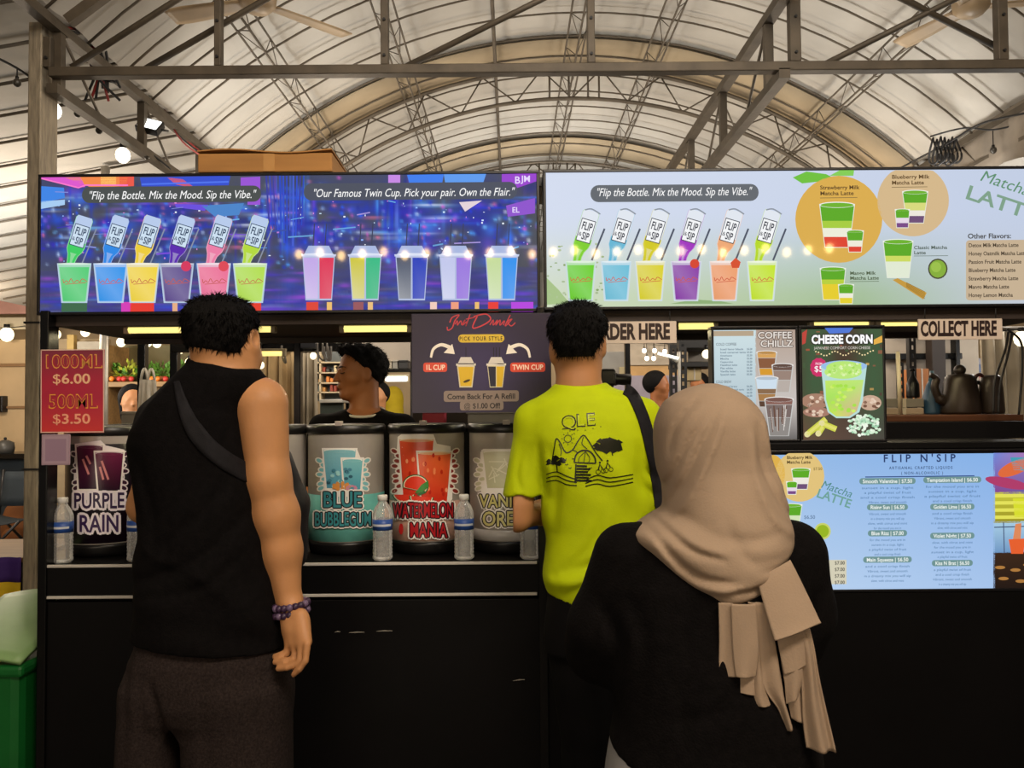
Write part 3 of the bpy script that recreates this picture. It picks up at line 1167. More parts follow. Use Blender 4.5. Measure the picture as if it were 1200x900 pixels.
for i in range(26):
    x = rnd.uniform(48, 610)
    y = rnd.uniform(224, 300)
    A.line([(x, y), (x + rnd.uniform(8, 34), y - rnd.uniform(-3, 3))], rnd.uniform(.7, 2.0), mixc(rnd.choice(blues), '#4a5068', rnd.uniform(0, .4)))
A.up()
# grey shade behind the headlines
A.rrect(96, 219, 306, 238, 9, '#4a4f4e')
A.rrect(356, 215, 606, 235, 9, '#4d5260')
A.up()
A.text('"Flip the Bottle. Mix the Mood. Sip the Vibe."', 103, 233.6, 9.2, '#ffffff', bold=False, shear=.22, fit=196)
A.text('"Our Famous Twin Cup. Pick your pair. Own the Flair."', 366, 231.0, 9.2, '#ffffff', bold=False, shear=.22, fit=236)
# pavement mirror colours
for x, w, c in ((87, 30, '#3f6a4c'), (148, 12, '#d83fb8'), (166.5, 28, '#e83c30'), (249, 26, '#d85a90'), (293, 26, '#e8402f'), (205, 6, '#e8b088'), (366, 14, '#e0483a'), (386, 6, '#f0c070'),
                (434, 6, '#ecc080'), (508, 8, '#f4cfc0'), (533, 9, '#f0a080'), (559, 5, '#f0c070'), (578, 12, '#ea4038'), (612, 26, '#b848e0'), (420, 12, '#9a5a60')):
    A.rect(x - w / 2, 354, x + w / 2, 365.5, c)
A.up()
# slanted bottles poured into cups
six = [(87, '#3fcf63', '#52cf78'), (129.5, '#2e8ae8', '#2b97ee'), (167, '#f0cf3a', '#f3d63c'), (207, '#5a2ab0', '#5b468f'), (250.5, '#ee7fa8', '#ee6f98'), (293, '#b6dc3e', '#b4e04a')]
ZB = A.z
for cx, lq, bd in six:
    A.z = ZB
    A.line([(cx + 9, 309), (cx + 26, 268)], 1.5, '#8a93a8')
    A.up()
    bottle(A, (cx + 13, 254), (cx - 5, 312), 10.2, lq, top='#b9cdee', ink='#2c4260', label='#cfe3f5')
    cup(A, cx, 308.5, 354, 38, 28, bd, rim=mixc(bd, '#dfe8f5', .45), red='#c65a4a', edge='#b9cfe6')
A.ell(218, 312, 6, 6, '#d83a60')
A.ell(262, 312, 6, 6, '#e04a58')
A.up()
# twin cups
ZB = A.z
for cx, ca, cb in ((373.5, '#c3a9ea', '#e03458'), (428, '#cfc83e', '#35bb86'), (482.5, '#46526a', '#2440bd'), (534, '#c2c8ee', '#9a78e0'), (588, '#c6dd9c', '#2a93f0')):
    A.z = ZB
    for s_ in (-6, 8):
        A.line([(cx + s_ - 1, 297), (cx + s_ + 1, 262)], 1.3, '#3a3f5c')
    A.up()
    A.poly([(cx - 17, 298), (cx - 12, 288), (cx + 12, 288), (cx + 17, 298)], '#a9b9e2')
    A.poly([(cx - 20.5, 298), (cx + 20.5, 298), (cx + 20, 300.5), (cx - 20, 300.5)], '#c6d0ee')
    A.poly([(cx - 19, 300.5), (cx + 19, 300.5), (cx + 15.5, 352), (cx - 15.5, 352)], '#b4c0e2')
    A.up()
    A.p.append(([(cx - 17.8, 302), (cx - .8, 302), (cx - 1.0, 350), (cx - 14.6, 350)], [(0, 1, 2, 3)], [H(ca), H(ca), mixc(ca, '#ffffff', .25), mixc(ca, '#ffffff', .3)], A.z))
    A.p.append(([(cx + .8, 302), (cx + 17.8, 302), (cx + 14.6, 350), (cx + 1.0, 350)], [(0, 1, 2, 3)], [H(cb), H(cb), mixc(cb, '#ffffff', .1), mixc(cb, '#ffffff', .05)], A.z))
    A.ell(cx, 298, 18, 1.5, '#dbe3f6')
    A.up()
A.build('picture', M_screen, LS, px_plane(YF))

# ---------------------------------------------------------------- right wide screen
RS = panel_screen('menu_screen', 'wide bright screen of slanted bottles and green matcha cups, upper right', 638.5, 199, 1226, 358.5, YF, rim=3.5, depth=0.07)
A = Art()


def bg2(u, v):
    top = mixc('#d6dff2', '#c3cfe6', u)
    bot = mixc('#d3dfc0', '#a3bf92', min(1, u * 1.6)) if u < .62 else mixc('#a3bf92', '#c3cbd6', (u - .62) / .3 if u < .92 else 1)
    return mixc(top, bot, max(0, min(1, (v - .35) / .6)))


A.grad(638, 201.8, 1227.5, 362.3, bg2, 30, 10)
A.up()
for i in range(60):
    x, y = rnd.uniform(640, 720), rnd.uniform(285, 352)
    A.ell(x, y, rnd.uniform(.6, 2.2), rnd.uniform(.6, 1.6), mixc('#7f9f5a', '#c8d3b8', rnd.uniform(0, .8)), 6)
A.poly([(640, 325), (655, 340), (668, 356), (640, 357)], '#a9c48a')
A.poly([(785, 356), (815, 351), (845, 353), (860, 356)], '#8fb078')
A.up()
A.rrect(692, 217, 889, 237, 9.5, '#64696f')
A.up()
A.text('"Flip the Bottle. Mix the Mood. Sip the Vibe."', 698, 230, 9.2, '#ffffff', bold=False, shear=.22, fit=182)
ZB = A.z
for cx, lq, bd in ((680.5, '#7ccf2c', '#6bd01e'), (722, '#63b7d6', '#6cc0da'), (762, '#d2c91e', '#dcd220'), (804, '#a02fc0', '#8a35a8'), (849, '#eda876', '#efa06c'), (893, '#b4d81e', '#c6e61e')):
    A.z = ZB
    A.line([(cx + 13, 305), (cx + 28, 268)], 2.2, '#4b5364')
    A.up()
    bottle(A, (cx + 13, 247), (cx - 5, 308), 10, lq, top='#e3e9f2', ink='#333744', label='#f7f9fb', lvl=.52)
    A.curve([(cx + 5, 246), (cx + 13, 245), (cx + 23, 251)], 1.6, '#8d95a0', 4)
    cup(A, cx, 306, 352, 34, 26, bd, rim=mixc(bd, '#eef4f8', .5), red='#d0553a', edge='#cfdde6')
A.ell(814, 309, 5.5, 5.5, '#d8452e')
A.poly([(856, 308), (862, 302), (868, 307), (866, 314), (858, 314)], '#d8502e')
A.up()
# matcha discs
A.ell(983, 257, 51, 51, '#dcae4e', 40)
A.p.append(([(1070 + 42 * math.cos(math.radians(a)), max(199.5, 235 + 42 * math.sin(math.radians(a)))) for a in range(0, 360, 8)], [tuple(range(45))], H('#d6b98c'), A.z))
A.poly([(929, 208), (945, 201), (968, 204), (974, 207), (958, 213), (940, 215)], '#6fc23c')
A.poly([(972, 206), (985, 199), (1001, 199), (1000, 206)], '#84cf56')
A.up()
for a_, b_, x, y, f in (('Strawberry Milk', 'Matcha Latte', 961, 222, 46), ('Blueberry Milk', 'Matcha Latte', 1045, 209.5, 44)):
    A.text(a_, x, y, 4.4, '#5b4220', fit=f)
    A.text(b_, x, y + 6.8, 4.4, '#5b4220', fit=f * .86)
    A.line([(x, y + 10), (x + f * .95, y + 9.4)], .7, '#7a6540')


def matcha(A, cx, yt, yb, wt, wb, layers, lift=0):
    z0 = A.z
    A.z += lift
    A.poly([(cx - wt / 2 - 1, yt - 1), (cx + wt / 2 + 1, yt - 1), (cx + wb / 2 + .6, yb + .8), (cx - wb / 2 - .6, yb + .8)], '#e9ecdf')
    A.up()
    q = lambda t: wt / 2 + (wb / 2 - wt / 2) * t
    t0 = 0.03
    for t1, c in layers:
        A.poly([(cx - q(t0), yt + (yb - yt) * t0), (cx + q(t0), yt + (yb - yt) * t0), (cx + q(t1), yt + (yb - yt) * t1), (cx - q(t1), yt + (yb - yt) * t1)], c)
        t0 = t1
    A.up()
    A.ell(cx, yt, wt / 2 + .8, wt * .09, '#f3f5ec')
    A.up()
    A.ell(cx, yt + .3, wt / 2 - .6, wt * .07, '#6fb52c')
    A.z = z0


G1, G2 = '#5cab22', '#a8cf3e'
matcha(A, 981, 240, 289.5, 40, 28, [(.38, G1), (.55, G2), (.76, '#efefdc'), (1, '#e0432e')])
matcha(A, 1002, 271, 295, 19, 14, [(.45, G1), (.75, '#f0eedc'), (1, '#e0432e')], lift=5)
matcha(A, 1072.5, 225, 261, 29, 19, [(.35, G1), (.6, '#d9dc7e'), (.78, '#efeadf'), (1, '#6f4f78')])
matcha(A, 1057.5, 246, 266.5, 16, 13, [(.45, G1), (.75, '#e9dcea'), (1, '#7a4a88')], lift=5)
matcha(A, 976, 315, 351, 29, 22, [(.35, G1), (.5, '#b9d23c'), (1, '#e8cf2c')])
matcha(A, 991.5, 334, 355.5, 17, 14, [(.45, G1), (.7, '#f0eedc'), (1, '#e6d32e')], lift=5)
matcha(A, 1052.5, 283, 325, 34, 25, [(.4, G1), (.56, '#cfdc62'), (1, '#e3ecd6')])
A.z += 10
A.text('Mango Milk', 996, 322, 3.8, '#4b5a3e', fit=30)
A.text('Matcha Latte', 996, 327.8, 3.8, '#4b5a3e', fit=34)
A.line([(996, 330), (1030, 329.6)], .6, '#5a6a4c')
A.text('Classic Matcha', 1071, 292, 3.8, '#4b5a4e', fit=39)
A.text('Latte', 1071, 298, 3.8, '#4b5a4e', fit=14)
A.line([(1071, 300), (1111, 299.6)], .6, '#5a6a5c')
A.ell(1099, 315, 11.5, 12, '#4a4a30')
A.up().ell(1099, 315, 9.8, 10.3, '#86b03a')
A.up().ell(1097, 313, 6, 6, '#9cc24a')
A.poly([(1046, 328), (1052, 326), (1086, 343), (1082, 351)], '#c79a3e')
A.up()
for i in range(5):
    A.line([(1062, 331 + i * 1.2), (1084, 342 + i * 2)], .6, '#8f6a24')
A.text('Matcha', 1147, 211, 13, '#5d8f6c', bold=False, shear=.25, rot=.32, fit=60)
A.text('LATTE', 1130, 232, 16, '#7fa28a', bold=True, rot=.32, fit=88)
A.text('Other Flavors:', 1134, 279.5, 5.6, '#3f3d38', fit=51)
A.rrect(1132, 281.5, 1226, 352, 4, '#c8b294')
A.up()
for i, t in enumerate(('Detox Milk Matcha Latte', 'Honey Oatmilk Matcha Latte', 'Passion Fruit Matcha Latte', 'Blueberry Matcha Latte', 'Strawberry Matcha Latte', 'Mango Matcha Latte', 'Honey Lemon Matcha')):
    A.text(t, 1135, 289.6 + i * 9.75, 4.3, '#463a2c', xs=.92, sp=.0)
A.build('picture', M_screen, RS, px_plane(YF))

# ---------------------------------------------------------------- lower menu screen on the counter front
BS = panel_screen('menu_screen', 'pale blue menu screen with drink prices set in the counter front behind the scarf', 800, 531, 1226, 689.5, YF, rim=3.5, depth=0.05)
A = Art()
A.grad(799, 534, 1166, 692.6, lambda u, v: mixc(mixc('#9dc0e8', '#86b2ea', u), mixc('#c3dbf3', '#a8c6ee', u), v), 12, 8)
A.grad(1164, 530.8, 1228, 579, lambda u, v: mixc(mixc('#6f88d8', '#c46a9a', u), mixc('#8a3a88', '#3a6ab0', u), v), 6, 6)
A.grad(1164, 576.6, 1228, 613, lambda u, v: mixc('#c9c83c', '#9a8f1c', v), 4, 4)
A.grad(1164, 611, 1228, 648, lambda u, v: mixc('#a9cfe8', '#6f98c4', v), 4, 4)
A.grad(1164, 647, 1228, 690, lambda u, v: mixc('#3a2414', '#1c0f08', v), 4, 4)
A.up()
A.ell(937, 558, 29, 30, '#e3c47c', 30)
A.ell(906, 555, 14, 22, '#e0b24c', 20)
A.up()
A.text('Blueberry Milk', 922, 538, 3.6, '#4b3a1c', fit=30)
A.text('Matcha Latte', 922, 543.4, 3.6, '#4b3a1c', fit=28)
A.text('$7.50', 953, 551, 3.2, '#8a7640')
matcha(A, 938.5, 550, 573, 21, 14, [(.42, G1), (.75, '#efeadf'), (1, '#6f4f78')])
matcha(A, 928, 565, 579, 12, 9, [(.45, G1), (.75, '#e9dcea'), (1, '#7a4a88')], lift=5)
matcha(A, 927, 592, 616, 25, 18, [(.5, G1), (1, '#d6e6b8')])
A.z += 10
A.text('$6.50', 942, 608, 4, '#6b86a8')
A.text('Matcha', 961, 571, 9, '#4f8a86', bold=False, shear=.25, rot=.33, fit=38)
A.text('LATTE', 956, 582, 10, '#6fa39a', rot=.33, fit=42)
A.ell(964, 622.5, 9.6, 9.8, '#c9d36a')
A.up().ell(964, 622.5, 7.4, 7.4, '#98b81e')
A.rect(930, 656.5, 992, 685, '#d6d0b8')
A.up()
for i in range(4):
    A.text('$7.00', 978, 661.6 + i * 7.6, 3.8, '#4b4a40', fit=12)
A.text("FLIP N'SIP", 1035, 541.5, 8.6, '#233a6a', fit=87, sp=.3)
A.text('ARTISANAL CRAFTED LIQUIDS', 1042, 550, 3.2, '#39547f', fit=73, sp=.15)
A.text('( NON-ALCOHOLIC )', 1056, 556, 3.2, '#39547f', fit=48, sp=.15)
A.line([(1014, 559), (1142, 557.6)], 1.2, '#2c4a86')
words = ['Vibrant, sweet and smooth', 'in a dreamy mix you will sip', 'slow, with citrus and mint', 'for the mood you are in', 'sunset in a cup, light', 'a playful twist of fruit', 'and a cool crisp finish']
colA = [(564, 'Smooth Valentine | $7.50', 64), (594.5, 'Rising Sun | $6.50', 46), (625, 'Blue Rizz | $7.00', 44), (656, 'Main Squeeze | $6.50', 55)]
colB = [(562.5, 'Temptation Island | $6.50', 66), (594, 'Golden Lime | $6.50', 50), (628, 'Violet Night | $7.50', 50), (660, 'Kiss N Brat | $6.50', 46)]
ZB = A.z
for cx, cl in ((1040, colA), (1116, colB)):
    for j, (y, t, w) in enumerate(cl):
        A.z = ZB
        A.rrect(cx - w / 2 - 1, y - 3.6, cx + w / 2 + 1, y + 3.6, 3.4, '#6f9494')
        A.up()
        A.text(t, cx, y + 2.0, 4.2, '#eef4f0', align='c', fit=w - 6)
        for q in range(4):
            if y + 9 + q * 5.6 < 688:
                A.text(words[(j * 3 + q + int(cx)) % 7], cx, y + 9 + q * 5.6, 2.7, '#4a74a4', bold=False, shear=.1, align='c', fit=w * (.95, .86, 1.0, .7)[q])
# photo strip down the right end
A.ell(1190, 548, 22, 8, '#e06a3a', rot=-.4)
A.ell(1180, 566, 26, 6, '#b03a6a', rot=.2)
A.poly([(1184, 536), (1206, 536), (1202, 552), (1188, 552)], '#3f9fb4')
for i in range(4):
    A.rect(1166, 579 + i * 8.4, 1200, 583 + i * 8.4, '#e6e45a')
A.poly([(1187, 584), (1202, 584), (1200, 606), (1189, 606)], '#d8de2c')
A.line([(1165, 618), (1226, 616)], 1.2, '#3a4a6a')
A.line([(1176, 612), (1177, 648)], 1.2, '#4a5a7a')
A.poly([(1182, 632), (1202, 631), (1199, 649), (1185, 649)], '#e8602c')
A.poly([(1187, 632), (1190, 614), (1197, 613), (1196, 632)], '#e08a5a')
for x, y in ((1172, 665), (1190, 668), (1205, 662), (1176, 678), (1196, 681), (1214, 674)):
    A.ell(x, y, 6, 2, '#b07a3c')
A.build('picture', M_screen, BS, px_plane(YF))

# ---------------------------------------------------------------- coffee screen and cheese corn screen
YS = 2.63
CS = panel_screen('menu_screen', 'upright pale screen of coffee cups and a price list', 837, 385, 933, 515, YS, rim=3, depth=0.045)
A = Art()
A.grad(836, 387, 886, 517, lambda u, v: mixc('#cfe2e6', '#a9bcc8', v), 3, 6)
A.grad(885, 386.6, 934, 517, lambda u, v: mixc('#b5a090', mixc('#c9c1bc', '#3a3a3a', max(0, v - .65) * 2.4), min(1, v * 1.7)), 4, 12)
A.up()
A.rect(836, 388, 883, 394, '#b8a48a')
A.up()
A.text('COFFEE', 888, 396.6, 7.4, '#e6ded6', fit=40, halo=[(.9, '#6a5a50')])
A.up()
A.text('CHILLZ', 891, 406.5, 7.4, '#e6ded6', fit=38, halo=[(.9, '#6a5a50')])
A.text('COLD COFFEE', 839, 405, 3, '#7a8890', fit=24)
for i in range(9):
    A.text(('Iced long black', 'Iced caramel latte', 'Americano', 'Mocha', 'Cappuccino', 'Hazelnut latte', 'Flat white', 'Vanilla latte', 'Spanish latte')[i], 844, 410.4 + i * 3.7, 2.1, '#6f8494', fit=(27, 30, 14, 10, 15, 20, 15, 18, 18)[i])
    A.text('$5.50', 875, 410.1 + i * 3.7, 2.1, '#5f7484', fit=6.5)
A.text('COLD BREW', 839, 449, 3, '#7a8890', fit=18)
for i in range(4):
    A.text(('Original brew', 'Orange brew with tonic', 'Coconut brew', 'Lemon brew')[i], 844, 454 + i * 3.7, 2.1, '#6f8494', fit=(20, 28, 18, 16)[i])
    A.text('$6.50', 875, 453.8 + i * 3.7, 2.1, '#5f7484', fit=6.5)
for cx, yt, yb, wt, wb, ly in ((898.5, 413, 440, 23, 16, [(.25, '#d8a35a'), (.7, '#8a5a3c'), (1, '#d89a2c')]), (917, 428, 460, 24, 16, [(.2, '#6b5248'), (.55, '#9a8478'), (1, '#b9aea6')]),
                               (898.5, 443, 477, 26, 17, [(.38, '#cfe0ee'), (.55, '#8a6a4c'), (.8, '#a87c4a'), (1, '#5a4030')]), (913, 468, 511, 33, 22, [(.15, '#8a6258'), (.5, '#7a6a66'), (1, '#8f8a86')])):
    A.poly([(cx - wt / 2 - 1, yt), (cx + wt / 2 + 1, yt), (cx + wb / 2 + .5, yb), (cx - wb / 2 - .5, yb)], '#c9c9c6')
    A.up()
    q = lambda t: wt / 2 + (wb / 2 - wt / 2) * t - .4
    t0 = 0.02
    for t1, c in ly:
        A.poly([(cx - q(t0), yt + (yb - yt) * t0), (cx + q(t0), yt + (yb - yt) * t0), (cx + q(t1), yt + (yb - yt) * t1 - .5), (cx - q(t1), yt + (yb - yt) * t1 - .5)], c)
        t0 = t1
    A.ell(cx, yt, wt / 2 + 1, wt * .1, '#e9e6e2')
    A.up()
    A.ell(cx, yt + .3, wt / 2 - .6, wt * .075, mixc(ly[0][1], '#3a2a24', .3))
    A.up()
for i in range(14):
    x = 913 + rnd.uniform(-11, 11)
    A.line([(x, 474 + rnd.uniform(0, 6)), (913 + (x - 913) * .7, 492 + rnd.uniform(0, 15))], rnd.uniform(.6, 1.6), rnd.choice(['#d8d2cc', '#6a4a3c', '#b8aca4']))
A.build('picture', M_screen, CS, px_plane(YS))

CC = panel_screen('menu_screen', 'upright screen advertising cheese corn with a huge yellow-green cup', 940, 384, 1035, 515, YS, rim=3, depth=0.045)
A = Art()
A.grad(939, 386, 1036.5, 517, lambda u, v: mixc(mixc('#4a3a2c', '#3f5a3c', .5 + .5 * math.sin(u * 9)), mixc('#6a4a3a', '#4a4440', u), max(0, (v - .55) * 2)), 14, 12)
A.up()
for i in range(40):
    x, y = rnd.uniform(941, 1033), rnd.uniform(388, 462)
    A.rect(x, y, x + rnd.uniform(1, 5), y + rnd.uniform(1, 7), mixc(rnd.choice(['#8a3a2c', '#b05a3a', '#3f6a3c', '#d8b060', '#5a4030', '#a86a4a']), '#4a4038', rnd.uniform(.2, .7)))
A.poly([(966, 384), (1000, 384), (995, 390), (972, 391)], '#4f78d8')
A.poly([(940, 390), (946, 386), (944, 402), (940, 404)], '#c0453a')
A.poly([(1024, 398), (1034, 393), (1034, 401), (1024, 404)], '#e6b04a')
A.up()
for i in range(22):
    A.ell(956 + i * 3.2, 412 + 5 * math.sin(i * .45) ** 2 - i * .05, .9, .9, '#ffe9b0', 8)
A.up()
A.text('CHEESE CORN', 951, 402.5, 9.4, '#ffffff', bold=2, fit=72, xs=1, halo=[(1.1, '#2a2620')])
A.up()
A.text('JAPANESE COMFORT CORN CHEESE', 954, 409.5, 3.2, '#d8d2c8', fit=66, bold=False)
A.poly([(959.5 + 9.6 * (1 + .07 * (i % 2)) * math.cos(i * math.pi / 12), 430.5 + 10.6 * (1 + .07 * (i % 2)) * math.sin(i * math.pi / 12)) for i in range(24)], '#cf2f68')
A.up()
A.text('FROM', 959.5, 427.5, 2.6, '#ffd8e6', align='c', fit=8)
A.text('$5', 959.5, 435.5, 6.6, '#ffffff', align='c', fit=11)
# table, cup, corn
for cx, cy, rx, ry, c in ((956, 470, 17, 9, '#a8806a'), (1020, 472, 13, 9, '#c8a890'), (957, 483, 16, 6, '#a87c6a')):
    A.ell(cx, cy, rx, ry, c)
    A.up()
    for i in range(14):
        A.ell(cx + rnd.uniform(-.7, .7) * rx, cy + rnd.uniform(-.6, .6) * ry, 2.4, 1.8, rnd.choice(['#e6cfba', '#7a5644', '#d8b49c']), 8)
    A.up()
A.poly([(962, 428), (1016, 427), (1011, 470), (1007, 483), (996, 490), (980, 490), (970, 483), (966, 468)], '#b9dfd8')
A.up()
A.p.append(([(967, 446), (1012, 445), (1008, 470), (1004, 482), (995, 488), (980, 488), (972, 482), (968, 468)], [tuple(range(8))],
            [H('#c4ea6a'), H('#c0e87a'), H('#b8e06a'), H('#d8b890'), H('#d8c080'), H('#cfe060'), H('#b8e84a'), H('#a8e45a')], A.z))
A.ell(989, 429, 27, 6.6, '#9ac0ea', 28)
A.up()
A.ell(989, 431, 21, 8, '#b9e878', 24)
A.ell(988, 436, 22, 8, '#bdea7c', 24)
A.up()
for i in range(50):
    A.ell(989 + rnd.uniform(-19, 19), 434 + rnd.uniform(-8, 6), 1.8, 1.5, rnd.choice(['#d4f29a', '#a4dc5a', '#e4f8b8', '#c0ec70']), 7)
for i in range(26):
    A.ell(988 + rnd.uniform(-15, 15), rnd.uniform(452, 482), 2.6, 2.0, rnd.choice(['#b4ea50', '#d0f06a', '#a8e24a']), 7)
for (xa, ya), (xb, yb), w in (((946, 509), (968, 491), 7), ((963, 496), (980, 503), 7), ((959, 508), (964, 500), 7)):
    A.line([(xa, ya), (xb, yb)], w, '#cfd24e')
    A.up()
    A.line([(xa, ya), (xb, yb)], w * .5, '#e4e070')
    A.ell(xa, ya, w * .5, w * .5, '#e6dca0')
    A.up()
for i in range(110):
    a, r_ = rnd.uniform(0, 6.28), rnd.uniform(0, 1) ** .6
    A.ell(1013 + 20 * r_ * math.cos(a), 499 + 13 * r_ * math.sin(a), 2.0, 1.6, rnd.choice(['#e2f4dc', '#c4e8c4', '#a4d4b0', '#f0faea']), 7)
A.build('picture', M_screen, CC, px_plane(YS))


# ---------------------------------------------------------------- printed signs
def sheet(name, label, cat, x0, y0, x1, y1, Y, col, depth=0.006, part='sheet', m=None):
    c = P((x0 + x1) / 2, (y0 + y1) / 2, Y)
    k = Y / F
    w, h = (x1 - x0) * k / 2, (y1 - y0) * k / 2
    t = thing(name, label, cat, (c.x, Y, c.z - h))
    MB().box((c.x - w, Y, c.z - h), (c.x + w, Y + depth, c.z + h), bev=0.0015).build(part, m or mat(name + '_board', col, 0.5, var=0.08, scale=3), t)
    return t


YQ = 2.54
JD = sheet('poster', 'dark violet poster with a red script heading and two yellow drinks hung below the screens', 'poster', 482, 367, 646, 483, YQ, '#221a2c')
A = Art()
A.grad(483, 369, 645, 484, lambda u, v: mixc('#2a2235', '#3a3158', math.exp(-((u - .5) / .3) ** 2 - ((v - .55) / .4) ** 2)), 12, 8)
A.up()
A.curve([(527, 378), (530, 372), (538, 369), (533, 376), (530, 384), (525, 387), (524, 383)], 1.3, '#c23a44')
A.curve([(533, 380), (536, 376), (536, 381), (540, 376), (541, 381)], 1.1, '#c23a44')
A.curve([(541, 381), (545, 375), (542, 381), (547, 377), (546, 382), (551, 368)], 1.1, '#c23a44')
A.curve([(546, 374), (556, 372)], .9, '#c23a44')
A.curve([(560, 369), (554, 384), (566, 381), (575, 374), (569, 368), (555, 371)], 1.5, '#c23a44')
A.curve([(574, 381), (578, 375), (578, 381), (583, 375), (581, 381), (586, 375), (586, 381), (591, 376), (590, 381)], 1.1, '#c23a44')
A.curve([(598, 369), (592, 382), (600, 374), (595, 377), (599, 382), (604, 378)], 1.1, '#c23a44')
A.rrect(537, 392, 591, 401.5, 4.6, '#d8b63c')
A.up()
A.text('PICK YOUR STYLE', 564, 399, 4.6, '#2a2010', align='c', fit=48, sp=.12)
for s_, cx in ((1, 519), (-1, 607)):
    q = lambda pts: [(cx + s_ * x, y) for x, y in pts]
    A.curve(q([(-14, 419), (-11, 409), (-2, 404), (8, 407)]), 2.5, '#efe6d8', w1=4.5)
    A.poly(q([(14, 415), (1, 413.5), (11, 403)]), '#efe6d8')
A.rrect(496, 425, 524, 436, 3, '#d84a34')
A.rrect(598, 425, 639, 436, 3, '#d84a34')
A.up()
A.text('1L CUP', 510, 433.4, 5.8, '#ffe6d0', align='c', fit=23)
A.text('TWIN CUP', 618.5, 433.2, 5.8, '#ffe6d0', align='c', fit=36)
for cx, twin in ((546, False), (581.5, True)):
    for s_ in ((0,) if not twin else (-3, 0, 4)):
        A.line([(cx + s_, 424), (cx + s_, 407)], .9, '#1a1820')
    A.up()
    A.poly([(cx - 10, 427), (cx - 6, 418.5), (cx + 6, 418.5), (cx + 10, 427)], '#d6cfc4')
    A.rect(cx - 11.5, 426, cx + 11.5, 428.5, '#e6dfd2')
    A.poly([(cx - 10.5, 428.5), (cx + 10.5, 428.5), (cx + 7.5, 454), (cx - 7.5, 454)], '#d8cfae')
    A.up()
    if twin:
        A.poly([(cx - 9.5, 429.5), (cx - .5, 429.5), (cx - .5, 453), (cx - 7, 453)], '#2a2838')
        A.poly([(cx + .5, 429.5), (cx + 9.5, 429.5), (cx + 6.8, 453), (cx + .5, 453)], '#dcb42a')
    else:
        A.poly([(cx - 9, 430), (cx + 9, 430), (cx + 6.4, 452.5), (cx - 6.4, 452.5)], '#dcb42a')
        A.up()
        A.ell(cx + 1, 446.5, 4.4, 1.5, '#4a3a14', rot=-.35)
A.rrect(520, 458, 608, 471, 3, '#8a7a70')
A.rrect(539, 470, 590, 481, 3, '#8a7a70')
A.up()
A.text('Come Back For A Refill', 564, 467.5, 6, '#1c1418', align='c', fit=80)
A.text('@ $1.00 Off!', 565, 478.5, 6, '#1c1418', align='c', fit=43)
A.build('print', M_print, JD, px_plane(YQ, -.0008))

for x0, y0, x1, y1, t, lab in ((683, 376.5, 793, 402.5, 'ORDER HERE', 'beige hanging board reading order here in bold dark capitals'),
                               (1076, 373.5, 1175, 398, 'COLLECT HERE', 'beige hanging board reading collect here in bold dark capitals')):
    sg = sheet('hanging_sign', lab, 'sign', x0, y0, x1, y1, 2.6, '#b9a898')
    A = Art()
    A.rect(x0 + .6, y0 + 1.4, x1 - .6, y1 + .2, '#c6b5a6')
    A.up()
    hh = y1 - y0
    A.text(t, x0 + (9 if t[0] == 'O' else 3), y0 + hh * .81, hh * .66, '#2b1d1c', bold=2, fit=(x1 - x0) - (17 if t[0] == 'O' else 10))
    A.build('print', M_print, sg, px_plane(2.6, -.0008))
    k = 2.6 / F
    for px in (x0 + 8, x1 - 8):
        c = P(px, y0, 2.604)
        MB().tube([c, c + Vector((0, 0, 0.035))], 0.0015, n=6).build('hanger', M_cable, sg, smooth=True)

RP = sheet('price_poster', 'red laminated price sheet for two cup sizes taped beside the post', 'poster', 47.5, 409.5, 122, 507, 2.56, '#a82838', depth=0.003)
A = Art()
A.grad(47.5, 410, 122, 507.5, lambda u, v: mixc(mixc('#7a3040', '#a8283f', min(1, v * 2.5)), '#cc3a35', max(0, v - .6) * 2.2), 6, 10)
A.up()
for (xa, ya, xb, yb) in ((47.5, 410, 122, 410.8), (47.5, 506.4, 122, 507.2)):
    A.line([(xa, ya + .3), (xb, ya - .4)], 1.1, '#d8b8a8')
A.line([(48.2, 410), (48.2, 507)], 1.1, '#d8b8a8')
A.line([(121.4, 409), (121.4, 506)], 1.1, '#d8b8a8')
A.up()
for t, x, y, cp, f, c in (('1000ML', 50, 431.5, 15.5, 70, '#d89a4a'), ('$6.00', 61, 449.5, 11, 45, '#e8b48c'), ('500ML', 56.5, 478.5, 16, 58, '#e0993c'), ('$3.50', 61, 496.5, 11, 45, '#eba080')):
    big = cp > 12
    A.text(t, x, y, cp, c, bold=True, fit=f)
    A.up()
    if big:
        A.text(t, x + .7, y - .9, cp * .9, '#a02c3a', bold=False, fit=f * .975)
        A.up()
A.build('print', M_sticker, RP, px_plane(2.56, -.0008))

QC = sheet('pink_card', 'small pale pink card hanging under the red price sheet', 'card', 48.5, 509, 82, 545, 2.562, '#9c8290', depth=0.003)
A = Art()
A.rect(50, 511.5, 80.5, 543.5, '#a58d9b')
A.up()
A.rect(53, 514.5, 77.5, 540.5, '#92788c')
A.build('print', M_print, QC, px_plane(2.562, -.0008))
# ================================================================== THE STALL
ZT = P(345, 661, YF).z                     # counter top height
xl, xm, xr = P(50, 600, YF).x, P(636, 600, YF).x, P(1232, 600, YF).x
